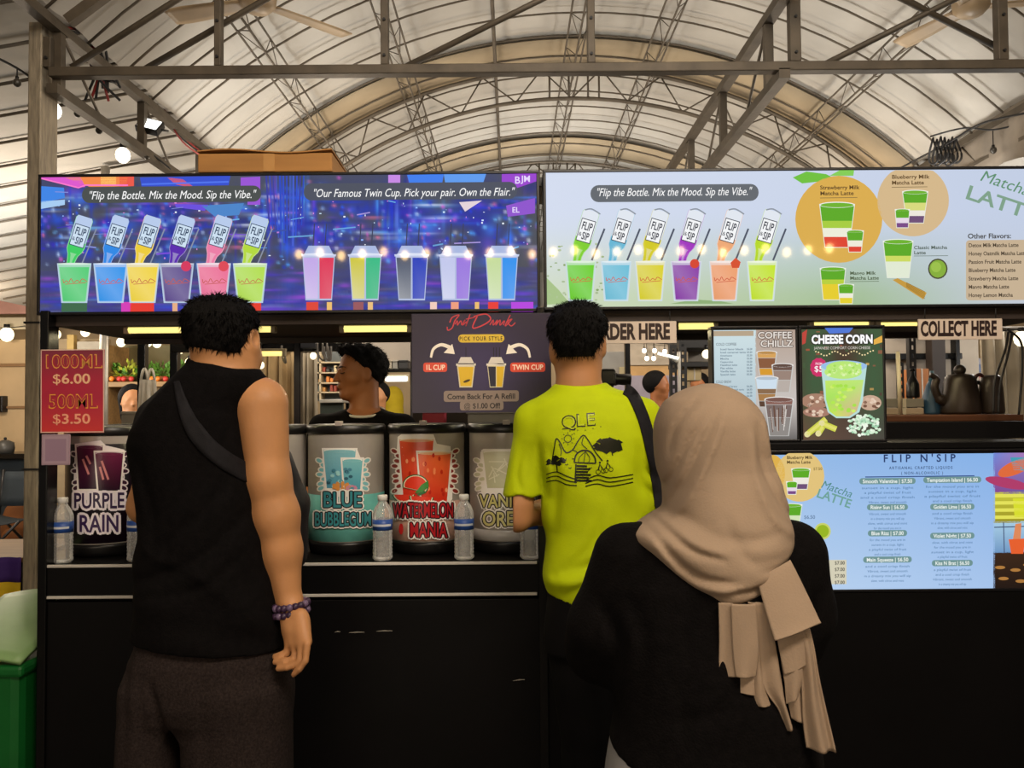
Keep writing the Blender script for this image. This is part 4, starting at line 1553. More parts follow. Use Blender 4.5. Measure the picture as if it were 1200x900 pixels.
# left counter
ct = thing('counter', 'long black drink counter with two pale edge strips under the dispensers', 'counter', ((xl + xm) / 2, YF + 0.3, 0))
MB().box((xl, YF, 0.03), (xm - 0.012, YF + 0.02, ZT - 0.115), bev=0.002).build('front_panel', M_black, ct)
MB().box((xl, YF - 0.004, ZT - 0.1), (xm - 0.012, YF + 0.6, ZT), bev=0.004).build('worktop', M_black, ct)
MB().box((xl + 0.03, YF + 0.03, 0), (xm - 0.03, YF + 0.58, ZT - 0.1)).build('carcass', M_black, ct)
MB().box((xl + 0.02, YF + 0.04, 0), (xm - 0.03, YF + 0.1, 0.03)).build('plinth', M_blackgl, ct)
for py in (661, 697.5):
    z = P(345, py, YF).z
    MB().box((xl + 0.02, YF - 0.009, z - 0.0045), (xm - 0.02, YF - 0.002, z + 0.0045), bev=0.0015).build('edge_strip', M_white, ct)
for (xa, ya, xb, yb) in ((392, 741, 399, 740.5), (409, 741.6, 427, 741.2), (441, 740, 460, 739.6), (601, 798, 615, 796.6)):
    a, b_ = P(xa, ya, YF - 0.0006), P(xb, yb, YF - 0.0006)
    m = MB().add([a + Vector((0, 0, 0)), b_, b_ + Vector((0, 0, 0.0018)), (a + b_) / 2 + Vector((0, 0, 0.0036)), a + Vector((0, 0, 0.001))], [(0, 1, 2, 3, 4)])
    m.build('scratch_mark', mat('bare_scratch', '#8f8a80', 0.6), ct)

# right counter, with the lower screen sunk in its face
cr = thing('counter', 'long black order counter on the right holding the lower lit menu', 'counter', ((xm + xr) / 2, YF + 0.35, 0))
zs0, zs1 = P(1013, 691.5, YF).z - 0.004, P(1013, 528.5, YF).z + 0.004
ztr = P(900, 519, YF).z
MB().box((xm + 0.012, YF, 0.03), (xr, YF + 0.02, zs0 - 0.004), bev=0.002).build('front_panel', M_black, cr)
MB().box((xm + 0.012, YF + 0.055, zs0 - 0.01), (xr, YF + 0.07, zs1 + 0.01)).build('recess_panel', M_black, cr)
MB().box((xm + 0.012, YF, zs1 + 0.002), (xr, YF + 0.02, ztr - 0.002), bev=0.002).build('upper_panel', M_black, cr)
MB().box((xm + 0.03, YF + 0.072, 0), (xr, YF + 0.6, zs1 + 0.01)).build('carcass', M_black, cr)
MB().box((xm + 0.012, YF + 0.022, zs1 + 0.011), (xr, YF + 0.6, ztr), bev=0.003).build('worktop', M_black, cr)
MB().box((P(640, 600, YF).x, YF + 0.001, zs0 - 0.004), (P(795, 600, YF).x, YF + 0.05, zs1 + 0.002)).build('blank_panel', M_black, cr)

# stall posts and fascia
z1 = P(40, 366, YF).z + 0.004
for px, lab in ((52, 'black stall post at the left end of the drink counter'), (635.5, 'black stall post between the two counters'), (1234, 'black stall post beyond the right end of the order counter')):
    x = P(px, 600, YF).x
    t = thing('stall_post', lab, 'post', (x, YF + 0.02, 0))
    MB().box((x - 0.014, YF - 0.012, 0), (x + 0.014, YF + 0.05, z1), bev=0.003).build('post', M_blackgl, t)
    MB().box((x - 0.035, YF - 0.03, 0), (x + 0.035, YF + 0.08, 0.008)).build('foot_plate', M_blackgl, t)
fa = thing('fascia_board', 'dark brown wooden fascia under the two wide screens', 'fascia', (0, YF + 0.1, P(600, 378, YF).z))
za, zb = P(600, 379, 2.64).z, P(600, 363, 2.64).z
MB().box((xl, 2.63, za), (xr + 0.05, 2.66, zb), bev=0.002).build('front_board', M_brown, fa)
MB().box((xl, 2.66, za + 0.004), (xr + 0.05, 3.15, za + 0.016)).build('soffit', M_brown, fa)
zbk = P(600, 400, 3.15).z
MB().box((xl, 3.13, zbk), (xr + 0.05, 3.16, zb), bev=0.002).build('back_board', M_brown, fa)


def tube_light(name, label, x0, x1, py, Y, m=M_tube, r=0.012, group=None):
    a, b_ = P(x0, py, Y), P(x1, py, Y)
    z = (a.z + b_.z) / 2
    a.z = b_.z = z
    t = thing(name, label, 'light', ((a.x + b_.x) / 2, Y, z), group)
    MB().tube([a, b_], r, n=10).build('tube', m, t, smooth=True)
    h = MB()
    h.box((a.x - 0.01, Y - 0.012, z + r), (b_.x + 0.01, Y + 0.012, z + r + 0.012), bev=0.002)
    for p in (a, b_):
        h.box((p.x - 0.008, Y - 0.012, z - r - 0.002), (p.x + 0.008, Y + 0.012, z + r + 0.002), bev=0.002)
    h.build('fitting', mat('pale_lamp_fitting', '#b9a98a', 0.5), t)
    return t


tube_light('tube_light', 'yellow tube light behind the head of the man in black', 149, 321, 386, 2.72)
tube_light('tube_light', 'yellow tube light above the server between black man and violet poster', 401, 480, 385, 2.72)
tube_light('tube_light', 'yellow tube light right of the order here board', 792, 838, 382, 2.72)
tube_light('tube_light', 'yellow tube light above the left half of the cheese corn screen', 950, 1020, 379.5, 2.72, r=0.006)
tube_light('tube_light', 'yellow tube light just left of the collect here board', 1028, 1077, 380, 2.72, r=0.006)
tube_light('tube_light', 'small tube light deeper inside, right of the man in black', 305, 333, 414.5, 3.9)
area('tube_glow', (-0.9, 2.86, 1.72), (-0.9, 2.86, 0), 1.4, 0.03, 5, (1, .85, .5))
area('tube_glow', (0.9, 2.86, 1.72), (0.9, 2.86, 0), 1.4, 0.03, 5, (1, .85, .5))

# ------------------------------------------------------------------ drink dispensers
YD, RD = 2.86, 0.131
M_tank = glassy('clear_dispenser_tank', '#f4f1ec', clear=0.45, rough=0.15, base='#cfc8c0')
M_cap = mat('black_lid_plastic', '#100f10', 0.35)
zt_, zb_ = P(500, 497, YD - RD).z, ZT + 0.001
zbase = P(500, 636, YD - RD).z
zrim = P(500, 508, YD - RD).z


def dispenser(px, label, liquid, level_py, liq_name):
    x = P(px, 560, YD - RD).x * YD / (YD - RD)
    c = Vector((x, YD, 0))
    t = thing('drink_dispenser', label, 'dispenser', (x, YD, zb_), 'drink dispensers along the counter')
    MB().lathe(c, [(RD - 0.014, zb_), (RD - 0.006, zb_ + 0.004), (RD - 0.004, zb_ + 0.015), (RD - 0.001, zbase - 0.01), (RD - 0.002, zbase), (0, zbase)], n=40).build('base', M_cap, t, smooth=True)
    MB().lathe(c, [(RD - 0.004, zbase), (RD, zbase + 0.004), (RD, zrim + 0.004)], n=48).build('tank', M_tank, t, smooth=True)
    MB().lathe(c, [(0, zrim), (RD + 0.003, zrim), (RD + 0.005, zrim + 0.004), (RD + 0.005, zt_ - 0.005), (RD, zt_), (RD - 0.02, zt_ + 0.001), (0, zt_ + 0.003)], n=48).build('lid', M_cap, t, smooth=True)
    MB().box((x - .012, YD - RD - .004, zt_ - .004), (x + .012, YD - RD + .02, zt_ + .012), bev=.002).build('lid_clip', mat('pale_lid_clip', '#a89c94', .4), t)
    if liquid:
        zl = P(px, level_py, YD - RD).z
        MB().lathe(c, [(0, zbase + 0.002), (RD - 0.004, zbase + 0.002), (RD + 0.0007, zbase + 0.005), (RD + 0.0007, zl - 0.002), (RD - 0.004, zl), (0, zl)], n=40).build('drink', mat(liq_name, liquid, 0.3, var=0.12, scale=20), t, smooth=True)
    # tap at the rear, where the server fills cups
    tp = MB()
    tp.tube([(x, YD + RD - 0.005, zbase + 0.06), (x, YD + RD + 0.04, zbase + 0.06)], 0.012, n=10)
    tp.tube([(x, YD + RD + 0.035, zbase + 0.06), (x, YD + RD + 0.035, zbase + 0.02)], 0.01, n=10)
    tp.build('tap', M_cap, t, smooth=True)
    return t, x


def cyl_map(x, lift=0.0016):
    cx, cy = x, YD

    def fn(px, py, z):
        d = ray(px, py)
        R = RD + lift + 0.00028 * z
        A_ = d.x * d.x + d.y * d.y
        B_ = 2 * (d.x * (CAM.x - cx) + d.y * (CAM.y - cy))
        C_ = (CAM.x - cx) ** 2 + (CAM.y - cy) ** 2 - R * R
        q = B_ * B_ - 4 * A_ * C_
        if q < 0:
            s_ = -B_ / (2 * A_)
            p = CAM + d * s_
            v = Vector((p.x - cx, p.y - cy, 0))
            v = v.normalized() * R
            return Vector((cx + v.x, cy + v.y, p.z))
        return CAM + d * ((-B_ - math.sqrt(q)) / (2 * A_))
    return fn


def wet_word(A, t, x, y, cap, fit, fill, dark='#241a20', edge='#f0ece6', rot=0.0):
    A.text(t, x, y, cap, fill, bold=True, fit=fit, align='c', rot=rot, wave=.5, halo=[(3.0, edge)] + ([(1.4, dark)] if dark else []))
    A.up()


def sticker_cup(A, cx, yt, yb, wt, wb, fill, fill2, edge='#f0ece6', rimc='#e9e4dc', foam=None):
    e = 2.0
    A.poly([(cx - wt / 2 - e, yt - e), (cx + wt / 2 + e, yt - e), (cx + wb / 2 + e, yb + e), (cx - wb / 2 - e, yb + e)], edge)
    A.up()
    A.p.append(([(cx - wt / 2, yt), (cx + wt / 2, yt), (cx + wb / 2, yb), (cx - wb / 2, yb)], [(0, 1, 2, 3)], [H(fill), H(fill), H(fill2), H(fill2)], A.z))
    A.up()
    A.ell(cx, yt + 1, wt / 2, 2.2, rimc)
    A.up()
    A.ell(cx, yt + 1.6, wt / 2 - 1.6, 1.5, foam or fill)
    A.up()


def splash(A, cx, cy, rx, ry, col, edge, n=9, side=(-1, 1)):
    for s_ in side:
        for i in range(n):
            t = -0.9 + 1.8 * i / (n - 1)
            x, y = cx + s_ * (rx + 3 * math.cos(i * 2.3)), cy + ry * t
            A.ell(x, y, 5.2, 3.6, edge, 10, rot=s_ * .5 * t)
    A.up()
    for s_ in side:
        for i in range(n):
            t = -0.9 + 1.8 * i / (n - 1)
            x, y = cx + s_ * (rx + 3 * math.cos(i * 2.3)), cy + ry * t
            A.ell(x, y, 3.6, 2.2, col, 10, rot=s_ * .5 * t)
    A.up()


# purple drink
d, x = dispenser(126, 'dispenser of nearly black purple drink with purple rain lettering', '#150a16', 520, 'dark_purple_drink')
A = Art()
A.poly([(88, 520), (118, 516), (124, 522), (146, 527), (146, 575), (140, 586), (94, 586), (86, 575)], '#e8e2e2')
A.up()
splash(A, 117, 552, 27, 22, '#3a1430', '#e8e2e2', 7)
sticker_cup(A, 105, 522, 573, 31, 25, '#5a1a3c', '#2a0a24', rimc='#cfc0c8')
sticker_cup(A, 128, 530, 575, 33, 25, '#6a1f44', '#240a22', rimc='#cfc0c8')
for xa, ya, xb, yb in ((97, 538, 104, 556), (101, 534, 106, 544), (117, 547, 121, 562), (119, 540, 127, 562)):
    A.line([(xa, ya), (xb, yb)], 2.6, '#d48a8a')
A.up()
wet_word(A, 'PURPLE', 116, 595, 17, 60, '#2f1a44', dark=None, edge='#efe8ee')
wet_word(A, 'RAIN', 116, 623, 19, 48, '#3a1f54', dark=None, edge='#efe8ee')
A.build('sticker', M_sticker, d, cyl_map(x), maxedge=5)
# two hidden ones behind the man in black
dispenser(218, 'half full dispenser of murky drink directly behind the man in black', '#3a2a20', 545, 'murky_drink')
d, x = dispenser(314, 'mostly empty dispenser with a yellow sticker behind the arm of the man in black', '#6a6258', 622, 'dregs')
A = Art()
A.ell(318, 562, 29, 34, '#ece6d8', 24)
A.up().ell(318, 562, 26, 31, '#c8b418', 24)
A.build('sticker', M_sticker, d, cyl_map(x), maxedge=5)
# blue bubblegum
d, x = dispenser(406, 'dispenser of turquoise drink with blue bubblegum lettering', '#62aaa2', 580, 'turquoise_drink')
A = Art()
A.poly([(377, 540), (380, 527), (418, 525), (422, 535), (427, 545), (428, 568), (424, 582), (380, 582), (374, 572)], '#ece8e0')
A.up()
splash(A, 402, 556, 25, 18, '#7fc0c8', '#ece8e0', 7)
sticker_cup(A, 398, 527, 572, 38, 30, '#86c2ce', '#4f9ab8', rimc='#eef0ec')
sticker_cup(A, 413, 538, 574, 24, 18, '#7fc4cc', '#4a9cb4', rimc='#eef0ec')
for i in range(16):
    A.ell(rnd.uniform(383, 412), rnd.uniform(545, 570), 2.6, 2.0, rnd.choice(['#2f5f74', '#9fd8dc', '#4a8aa0']), 7)
A.up()
for i in range(9):
    a = i * .7
    A.ell(400 + 8 * math.cos(a), 570 + 3 * math.sin(a), 3.4, 2.2, '#d8924a', 8, rot=a)
    A.ell(412 + 5 * math.cos(a), 572 + 2.5 * math.sin(a), 2, 1.4, '#c88aa8', 8)
A.up()
wet_word(A, 'BLUE', 401, 594, 17, 46, '#3a8a94')
wet_word(A, 'BUBBLEGUM', 402, 616, 15, 67, '#3f929a')
A.build('sticker', M_sticker, d, cyl_map(x), maxedge=5)
# watermelon
d, x = dispenser(500.5, 'dispenser of pinkish drink with red watermelon mania lettering', '#c09a8a', 588, 'pale_pink_drink')
A = Art()
A.poly([(466, 512), (470, 509), (508, 509), (512, 520), (528, 523), (530, 560), (530, 585), (522, 596), (468, 596), (462, 580)], '#f0ebe4')
A.up()
splash(A, 498, 552, 33, 26, '#8a2a20', '#f0ebe4', 9)
sticker_cup(A, 488, 515, 588, 40, 30, '#e85a34', '#d02a18', rimc='#e8d8b8', foam='#e8a070')
sticker_cup(A, 509, 530, 590, 39, 29, '#ea6a38', '#c82414', rimc='#e8d8b8', foam='#eab48a')
for i in range(18):
    A.ell(rnd.uniform(474, 524), rnd.uniform(532, 580), 1.6, 2.8, rnd.choice(['#f08a5a', '#b82414', '#f4a47a']), 7)
A.up()
for a0, a1, cx, cy, r_ in ((170, 400, 487, 569, 14), (10, 170, 473, 578, 12), (5, 185, 494, 582, 13)):
    A.ell(cx, cy, r_ + 1.6, r_ * .85 + 1.2, '#1f5a2c', 18, a0=a0, a1=a1)
    A.up()
    A.ell(cx, cy, r_ + .3, r_ * .85, '#e8e0c0', 18, a0=a0, a1=a1)
    A.up()
    A.ell(cx, cy, r_ - 1, r_ * .85 - 1, '#e23c26', 18, a0=a0, a1=a1)
    A.up()
A.poly([(486, 578), (494, 568), (502, 563), (502, 571), (494, 577)], '#3f8a3c')
A.poly([(488, 579), (497, 575), (500, 577), (491, 581)], '#2a6a34')
A.up()
wet_word(A, 'WATERMELON', 496, 606, 16, 71, '#b01c24')
wet_word(A, 'MANIA', 502, 629, 16, 44, '#b01c24')
A.ell(470, 620, 2.6, 6.5, '#c02424')
A.build('sticker', M_sticker, d, cyl_map(x), maxedge=5)
# white one
d, x = dispenser(594, 'dispenser of milky white drink partly behind the man in the yellow shirt', '#b0aca8', 621, 'milky_drink')
A = Art()
A.poly([(563, 530), (566, 526), (612, 526), (614, 560), (616, 578), (566, 584), (562, 570)], '#efebe2')
A.up()
splash(A, 588, 556, 26, 18, '#c9c8a8', '#efebe2', 7, side=(-1,))
sticker_cup(A, 590, 529, 572, 48, 38, '#d0cfb4', '#bdbd98', rimc='#f0eee4')
for i in range(10):
    A.line([(rnd.uniform(570, 610), rnd.uniform(535, 570)), (rnd.uniform(570, 610), rnd.uniform(535, 570))], 1.2, '#e4e2cc')
A.up()
wet_word(A, 'VANILLA', 595, 594, 14, 66, '#cfc87a')
wet_word(A, 'OREO', 592, 616, 16, 54, '#d6cf86')
A.build('sticker', M_sticker, d, cyl_map(x), maxedge=5)

# ------------------------------------------------------------------ water bottles on the counter edge
M_pet = glassy('clear_bottle_plastic', '#f6f8f8', clear=0.8, rough=0.03, base='#ffffff')
M_lab = mat('blue_bottle_label', '#2c4f9a', 0.4, var=0.25, scale=30)
M_labw = mat('white_bottle_label_band', '#c9cfd8', 0.4)
M_capw = mat('white_bottle_cap', '#d5d5d2', 0.4)


def water_bottle(px, py, Y, label):
    c = P(px, py, Y)
    c.z = ZT + 0.001
    t = thing('water_bottle', label, 'bottle', c, 'water bottles along the counter edge')
    r = 0.0325
    prof = [(0, 0), (r * .8, 0), (r, .006)]
    z = .012
    while z < .088:
        prof += [(r, z), (r * .93, z + .006)]
        z += .011
    prof += [(r, .092), (r * .985, .094), (r * .985, .136), (r, .14), (r * .97, .152), (r * .78, .17), (r * .5, .183), (r * .42, .19), (r * .42, .196)]
    MB().lathe(c, prof, n=24).build('bottle_body', M_pet, t, smooth=True)
    MB().lathe(c, [(r * .995, .098), (r * 1.01, .098), (r * 1.01, .133), (r * .995, .133)], n=24).build('bottle_label', M_lab, t, smooth=True)
    MB().lathe(c, [(r * 1.016, .111), (r * 1.016, .118)], n=24, arc=(math.pi * 1.15, math.pi * 1.85)).build('label_band', M_labw, t, smooth=True)
    MB().lathe(c, [(0, .21), (r * .45, .21), (r * .5, .208), (r * .5, .193), (r * .44, .192)], n=20).build('bottle_cap', M_capw, t, smooth=True)
    return t


water_bottle(73, 660, 2.66, 'clear water bottle at the left end in front of the purple drink')
water_bottle(161, 656, 2.68, 'clear water bottle half hidden by the elbow of the man in black')
water_bottle(448.5, 655, 2.66, 'clear water bottle between the turquoise and the watermelon dispensers')
water_bottle(544, 653, 2.66, 'clear water bottle between the watermelon and the milky white dispensers')
water_bottle(621, 652, 2.66, 'clear water bottle under the elbow of the man in yellow')

# ------------------------------------------------------------------ cardboard carton on top of the left screen
zt2 = P(311, 204.5, YF).z + 0.0115
b0, b1 = P(233, 200, YF + .02).x, P(390, 200, YF + .02).x
zz = P(311, 179, YF + .02).z
bx = thing('cardboard_box', 'long flat brown cardboard carton lying on top of the left screen', 'box', ((b0 + b1) / 2, YF + .12, zt2))
MB().box((b0, YF + .01, zt2), (b1, YF + .30, zz - .004), bev=0.004).build('carton', mat('brown_cardboard', '#9a6c38', 0.8, var=0.14, scale=4, stretch=(1, 1, 8)), bx)
MB().box(((b0 + b1) / 2 - .005, YF + .0085, zt2 + .002), ((b0 + b1) / 2 + .032, YF + .012, zz - .006)).build('packing_tape', mat('shiny_brown_tape', '#a87c4a', 0.25), bx)
fl_ = MB()
fl_.grid(lambda u, v: Vector((b0 + (b1 - b0) * u, YF + .004 + .3 * v, zz - .002 + .006 * math.sin(u * 7) * (1 - v) + .004 * (1 - v))), 16, 4)
fl_.build('top_flap', mat('brown_cardboard', '#9a6c38'), bx, solid=.004)
# rear support ledge that carries the screens and the carton
sl = thing('screen_rail', 'black rail behind the wide screens that carries them', 'rail', (0, YF + .2, zt2 - .03))
MB().box((xl, YF + .085, zt2 - .035), (xr, YF + .32, zt2 - .002), bev=.003).build('rail', M_blackgl, sl)

# ------------------------------------------------------------------ shelf with jugs on the right
Y2 = 2.95
APR = 514
ws = thing('wooden_shelf', 'dark wooden shelf board holding the black jugs under collect here', 'shelf', (P(1118, 490, Y2).x, Y2, P(1118, 492, Y2).z))
MB().pbox(1036, 486, 1200, 494, Y2, Y2 + .35, bev=.004).build('board', mat('dark_shelf_wood', '#4a2a16', 0.45, var=.3, scale=5, stretch=(.5, 5, 5)), ws)
MB().pbox(1020, 494, 1240, APR, 2.86, 2.9, bev=.002).build('apron', M_black, ws)
zs = P(1118, 486, Y2).z + .001
M_jug = mat('dark_pewter_jug', '#2a211c', 0.4, metal=.3, var=.2)
c = P(1126, 480, Y2 + .12)
c.z = zs
k = (Y2 + .12) / F
jg = thing('kettle', 'large dark tapered kettle with a ball knob on the shelf', 'kettle', c)
MB().lathe(c, [(0, 0), (21 * k, 0), (22 * k, .01), (20.5 * k, .05), (17 * k, 40 * k), (15.5 * k, 44 * k), (13 * k, 46 * k), (0, 48 * k)], n=32).build('body', M_jug, jg, smooth=True)
MB().ball(c + Vector((0, 0, 51.5 * k)), 6.6 * k, 14).build('lid_knob', M_jug, jg, smooth=True)
MB().tube(spline([c + Vector(v) * k for v in ((-18, 0, 14), (-26, 0, 20), (-30, 0, 32), (-28, 0, 42), (-35, 0, 46))], 6), [6 * k] * 6 + [4.4 * k] * 12 + [3.2 * k] * 7, n=10).build('spout', M_jug, jg, smooth=True)
MB().tube(spline([c + Vector(v) * k for v in ((15, 0, 36), (24, 0, 36), (27, 0, 26), (24, 0, 12), (19, 0, 8))], 6), 2.6 * k, n=10).build('handle', M_cap, jg, smooth=True)
c2 = P(1162, 480, Y2 + .1)
c2.z = zs
jc = thing('jug', 'dark jug with a hooped handle right of the large kettle', 'jug', c2)
MB().lathe(c2, [(0, 0), (13 * k, 0), (14 * k, .01), (12.5 * k, 30 * k), (11 * k, 42 * k), (8 * k, 45 * k), (7 * k, 44 * k), (9 * k, 38 * k), (0, 6 * k)], n=28).build('body', M_jug, jc, smooth=True)
MB().tube(spline([c2 + Vector(v) * k for v in ((-8, 0, 42), (-12, 0, 46), (-18, 0, 42), (-19, 0, 26), (-23, 0, 16))], 6), 2 * k, n=10).build('handle', mat('dark_red_handle', '#3a1a18', .4), jc, smooth=True)
c3 = P(1093, 480, Y2 + .2)
c3.z = zs
bj = thing('squeeze_bottle', 'blue bottle standing left of the large kettle', 'bottle', c3)
MB().lathe(c3, [(0, 0), (12 * k, 0), (12.5 * k, .008), (11 * k, 20 * k), (7 * k, 34 * k), (4 * k, 40 * k), (0, 41 * k)], n=24).build('body', mat('dull_blue_plastic', '#2c4a66', .4), bj, smooth=True)
MB().lathe(c3, [(0, 52 * k), (2 * k, 52 * k), (4.4 * k, 40 * k), (0, 39.5 * k)], n=16).build('nozzle', mat('pale_nozzle', '#4f7488', .4), bj, smooth=True)
c4 = P(1070, 466, 3.3)
bb = thing('dark_bottle', 'black bottle left of the blue one on the grey boxes', 'bottle', c4)
k4 = 3.3 / F
c4.z = P(1070, 466, 3.3).z
MB().lathe(c4, [(0, 0), (7 * k4, 0), (7.4 * k4, 2 * k4), (7 * k4, 16 * k4), (4 * k4, 23 * k4), (2.2 * k4, 26 * k4), (2.2 * k4, 31 * k4), (0, 31 * k4)], n=20).build('body', M_cap, bb, smooth=True)
MB().lathe(c4, [(0, 31.2 * k4), (2.8 * k4, 31.2 * k4), (2.8 * k4, 34 * k4), (0, 34.4 * k4)], n=16).build('cap', M_blackgl, bb, smooth=True)
for i, (y0, y1, col, lab) in enumerate(((478.2, 486, '#9a8878', 'lower pale box lying flat on the wooden shelf'), (467, 477.4, '#77726c', 'upper grey box stacked under the black bottle'))):
    t = thing('carton', lab, 'box', P(1062, y1, 3.15))
    MB().pbox(1038, y0, 1083, y1, 3.12, 3.3 + .1, bev=.003).build('carton', mat('flat_carton_%d' % i, col, .7), t)
    MB().pbox(1058, y0 - .1, 1062, y1 + .1, 3.118, 3.13).build('tape', mat('clear_tape', '#b0a698', .3), t)
st = thing('straw', 'tall pale straw leaning in front of the grey boxes', 'straw', P(1054, 486, 3.05))
MB().tube([P(1055, 486, 3.05), P(1052, 412, 3.05)], .0075, n=10).build('stick', mat('pale_straw', '#b9ae98', .5), st, smooth=True)
# ================================================================== PEOPLE
M_skin = mat('warm_tan_skin', '#b98458', 0.5, var=0.07, scale=14, bump=0.05, spec=0.35)
M_skin2 = mat('brown_skin', '#9a6038', 0.5, var=0.08, scale=14, spec=0.35)
M_skin3 = mat('light_tan_skin', '#b07c54', 0.5, var=0.07, scale=14, spec=0.35)
M_hair = mat('black_hair', '#080606', 0.7, var=0.5, scale=60, bump=0.6, bscale=160, stretch=(3, 3, .5), spec=0.15)
M_blackc = mat('black_knit_cotton', '#0b090a', 0.95, var=0.3, scale=60, bump=0.3, bscale=220, spec=0.1)
M_short = mat('dark_mottled_grey_cotton', '#2b2423', 0.95, var=0.4, scale=180, bump=0.2, bscale=300, spec=0.1)
M_yel = mat('lime_yellow_jersey', '#aebf00', 0.75, var=0.05, scale=20, bump=0.12, bscale=300, spec=0.2)
M_trou = mat('black_trousers', '#0c0b0c', 0.9, var=0.3, spec=0.12)
M_hij = mat('taupe_chiffon', '#9d8976', 0.85, var=0.07, scale=10, bump=0.12, bscale=260, spec=0.15)
M_strap = mat('black_webbing', '#17161a', 0.75, var=0.25, scale=60, bump=0.2, spec=0.2)
M_shoe = mat('dark_shoe_rubber', '#1a1a1c', 0.6)


class Fig:
    """positions of one standing figure: photo pixels at its depth, plus a step away from (+) or toward (-) the lens"""

    def __init__(s, Y):
        s.Y, s.k = Y, Y / F

    def p(s, px, py, d=0.0):
        q = P(px, py, s.Y)
        return np.array((q.x, s.Y + d, q.z))

    def pp(s, px, py, d=0.0):
        q = P(px, py, s.Y + d)
        return np.array((q.x, q.y, q.z))

    def loft(s, rows):
        out = []
        for py, xa, xb, dc, hd in rows:
            c = s.p((xa + xb) / 2, py)
            out.append((c[2], c[0], s.Y + dc, (xb - xa) / 2 * s.k, hd))
        return out


def add_head(sc, c, fwd, Hh=0.235, k=0.025):
    f = np.array((fwd[0], fwd[1], 0.0))
    f /= np.linalg.norm(f)
    s = np.array((f[1], -f[0], 0.0))
    u = np.array((0, 0, 1.0))
    ax = [s, f, u]
    q = lambda a, b, d: np.array(c) + s * a * Hh + f * b * Hh + u * d * Hh
    sc.ell(q(0, -.02, .08), (.315 * Hh, .385 * Hh, .40 * Hh), ax, k)
    sc.ell(q(0, .13, -.17), (.245 * Hh, .25 * Hh, .31 * Hh), ax, k)
    sc.ell(q(0, .27, -.40), (.11 * Hh, .09 * Hh, .085 * Hh), ax, k)
    for e in (-1, 1):
        sc.ell(q(.19 * e, .2, -.1), (.09 * Hh, .12 * Hh, .1 * Hh), ax, .02)
        sc.cone(q(.2 * e, .0, -.27), q(.07 * e, .27, -.4), .06 * Hh, .05 * Hh, .02)
        sc.ell(q(.125 * e, .385, .01), (.06 * Hh, .05 * Hh, .035 * Hh), ax, .012, op='s')
        sc.ell(q(.125 * e, .325, .005), (.05 * Hh, .05 * Hh, .042 * Hh), ax, .004)
        sc.ell(q(.315 * e, -.03, -.04), (.03 * Hh, .075 * Hh, .125 * Hh), ax, .008)
        sc.ell(q(.345 * e, -.0, -.02), (.02 * Hh, .035 * Hh, .06 * Hh), ax, .006, op='s')
        sc.ell(q(.12 * e, .345, .075), (.1 * Hh, .045 * Hh, .025 * Hh), ax, .012)
        sc.ell(q(.045 * e, .425, -.135), (.035 * Hh, .04 * Hh, .03 * Hh), ax, .008)
    sc.cone(q(0, .365, .04), q(0, .455, -.125), .03 * Hh, .045 * Hh, .012)
    sc.ell(q(0, .385, -.225), (.095 * Hh, .035 * Hh, .02 * Hh), ax, .006)
    sc.ell(q(0, .375, -.268), (.08 * Hh, .038 * Hh, .022 * Hh), ax, .006)
    return q, ax


def add_hand(sc, wrist, palm_dir, back_dir, L=0.18, curl=0.5, side=1, k=0.008):
    """open palm, four unequal bent fingers and a thumb from the side of the palm near its base"""
    w = np.array(wrist, float)
    d = np.array(palm_dir, float)
    d /= np.linalg.norm(d)
    n = np.array(back_dir, float)
    n -= d * (n @ d)
    n /= np.linalg.norm(n)
    a = np.cross(d, n) * side
    pl = L * .5
    for i in range(4):
        o = (i - 1.5) * L * .105
        sc.cone(w + d * L * .05 + a * o * .6, w + d * pl + a * o, L * .075, L * .062, .012)
    fl_ = (.40, .46, .43, .33)
    for i in range(4):
        o = (i - 1.5) * L * .118
        p = w + d * pl + a * o
        ang = curl * .5
        rr = L * .05
        for j, fr in enumerate((.45, .31, .24)):
            dd = d * math.cos(ang) - n * math.sin(ang)
            e = p + dd * L * fl_[i] * fr
            sc.cone(p, e, rr, rr * .9, .004)
            p = e
            rr *= .9
            ang += curl
    b = w + d * L * .12 - a * L * .17
    dt = d * .72 - a * .6 - n * .3
    dt /= np.linalg.norm(dt)
    sc.cone(w + d * L * .06 - a * L * .08, b + dt * L * .08, L * .08, L * .065, .01)
    m_ = b + dt * L * .24
    sc.cone(b, m_, L * .062, L * .055, .008)
    dt2 = dt + d * .5 - n * .2
    dt2 /= np.linalg.norm(dt2)
    sc.cone(m_, m_ + dt2 * L * .16, L * .053, L * .042, .004)


def add_legs(sc, hips, knees, ankles, r=(.085, .06, .045), k=.03, toe=(0, 1)):
    for h, kn, an in zip(hips, knees, ankles):
        sc.cone(h, kn, r[0], r[1], k)
        mid = (np.array(kn) * .62 + np.array(an) * .38) + np.array((0, -.012, 0))
        sc.cone(kn, mid, r[1], r[1] * .95, k)
        sc.cone(mid, an, r[1] * .95, r[2] * .8, k)
        a = np.array(an)
        f = np.array((toe[0], toe[1], 0.0))
        sc.cone((a[0], a[1], .045), np.array((a[0], a[1], .03)) + f * .17, .038, .028, .02)


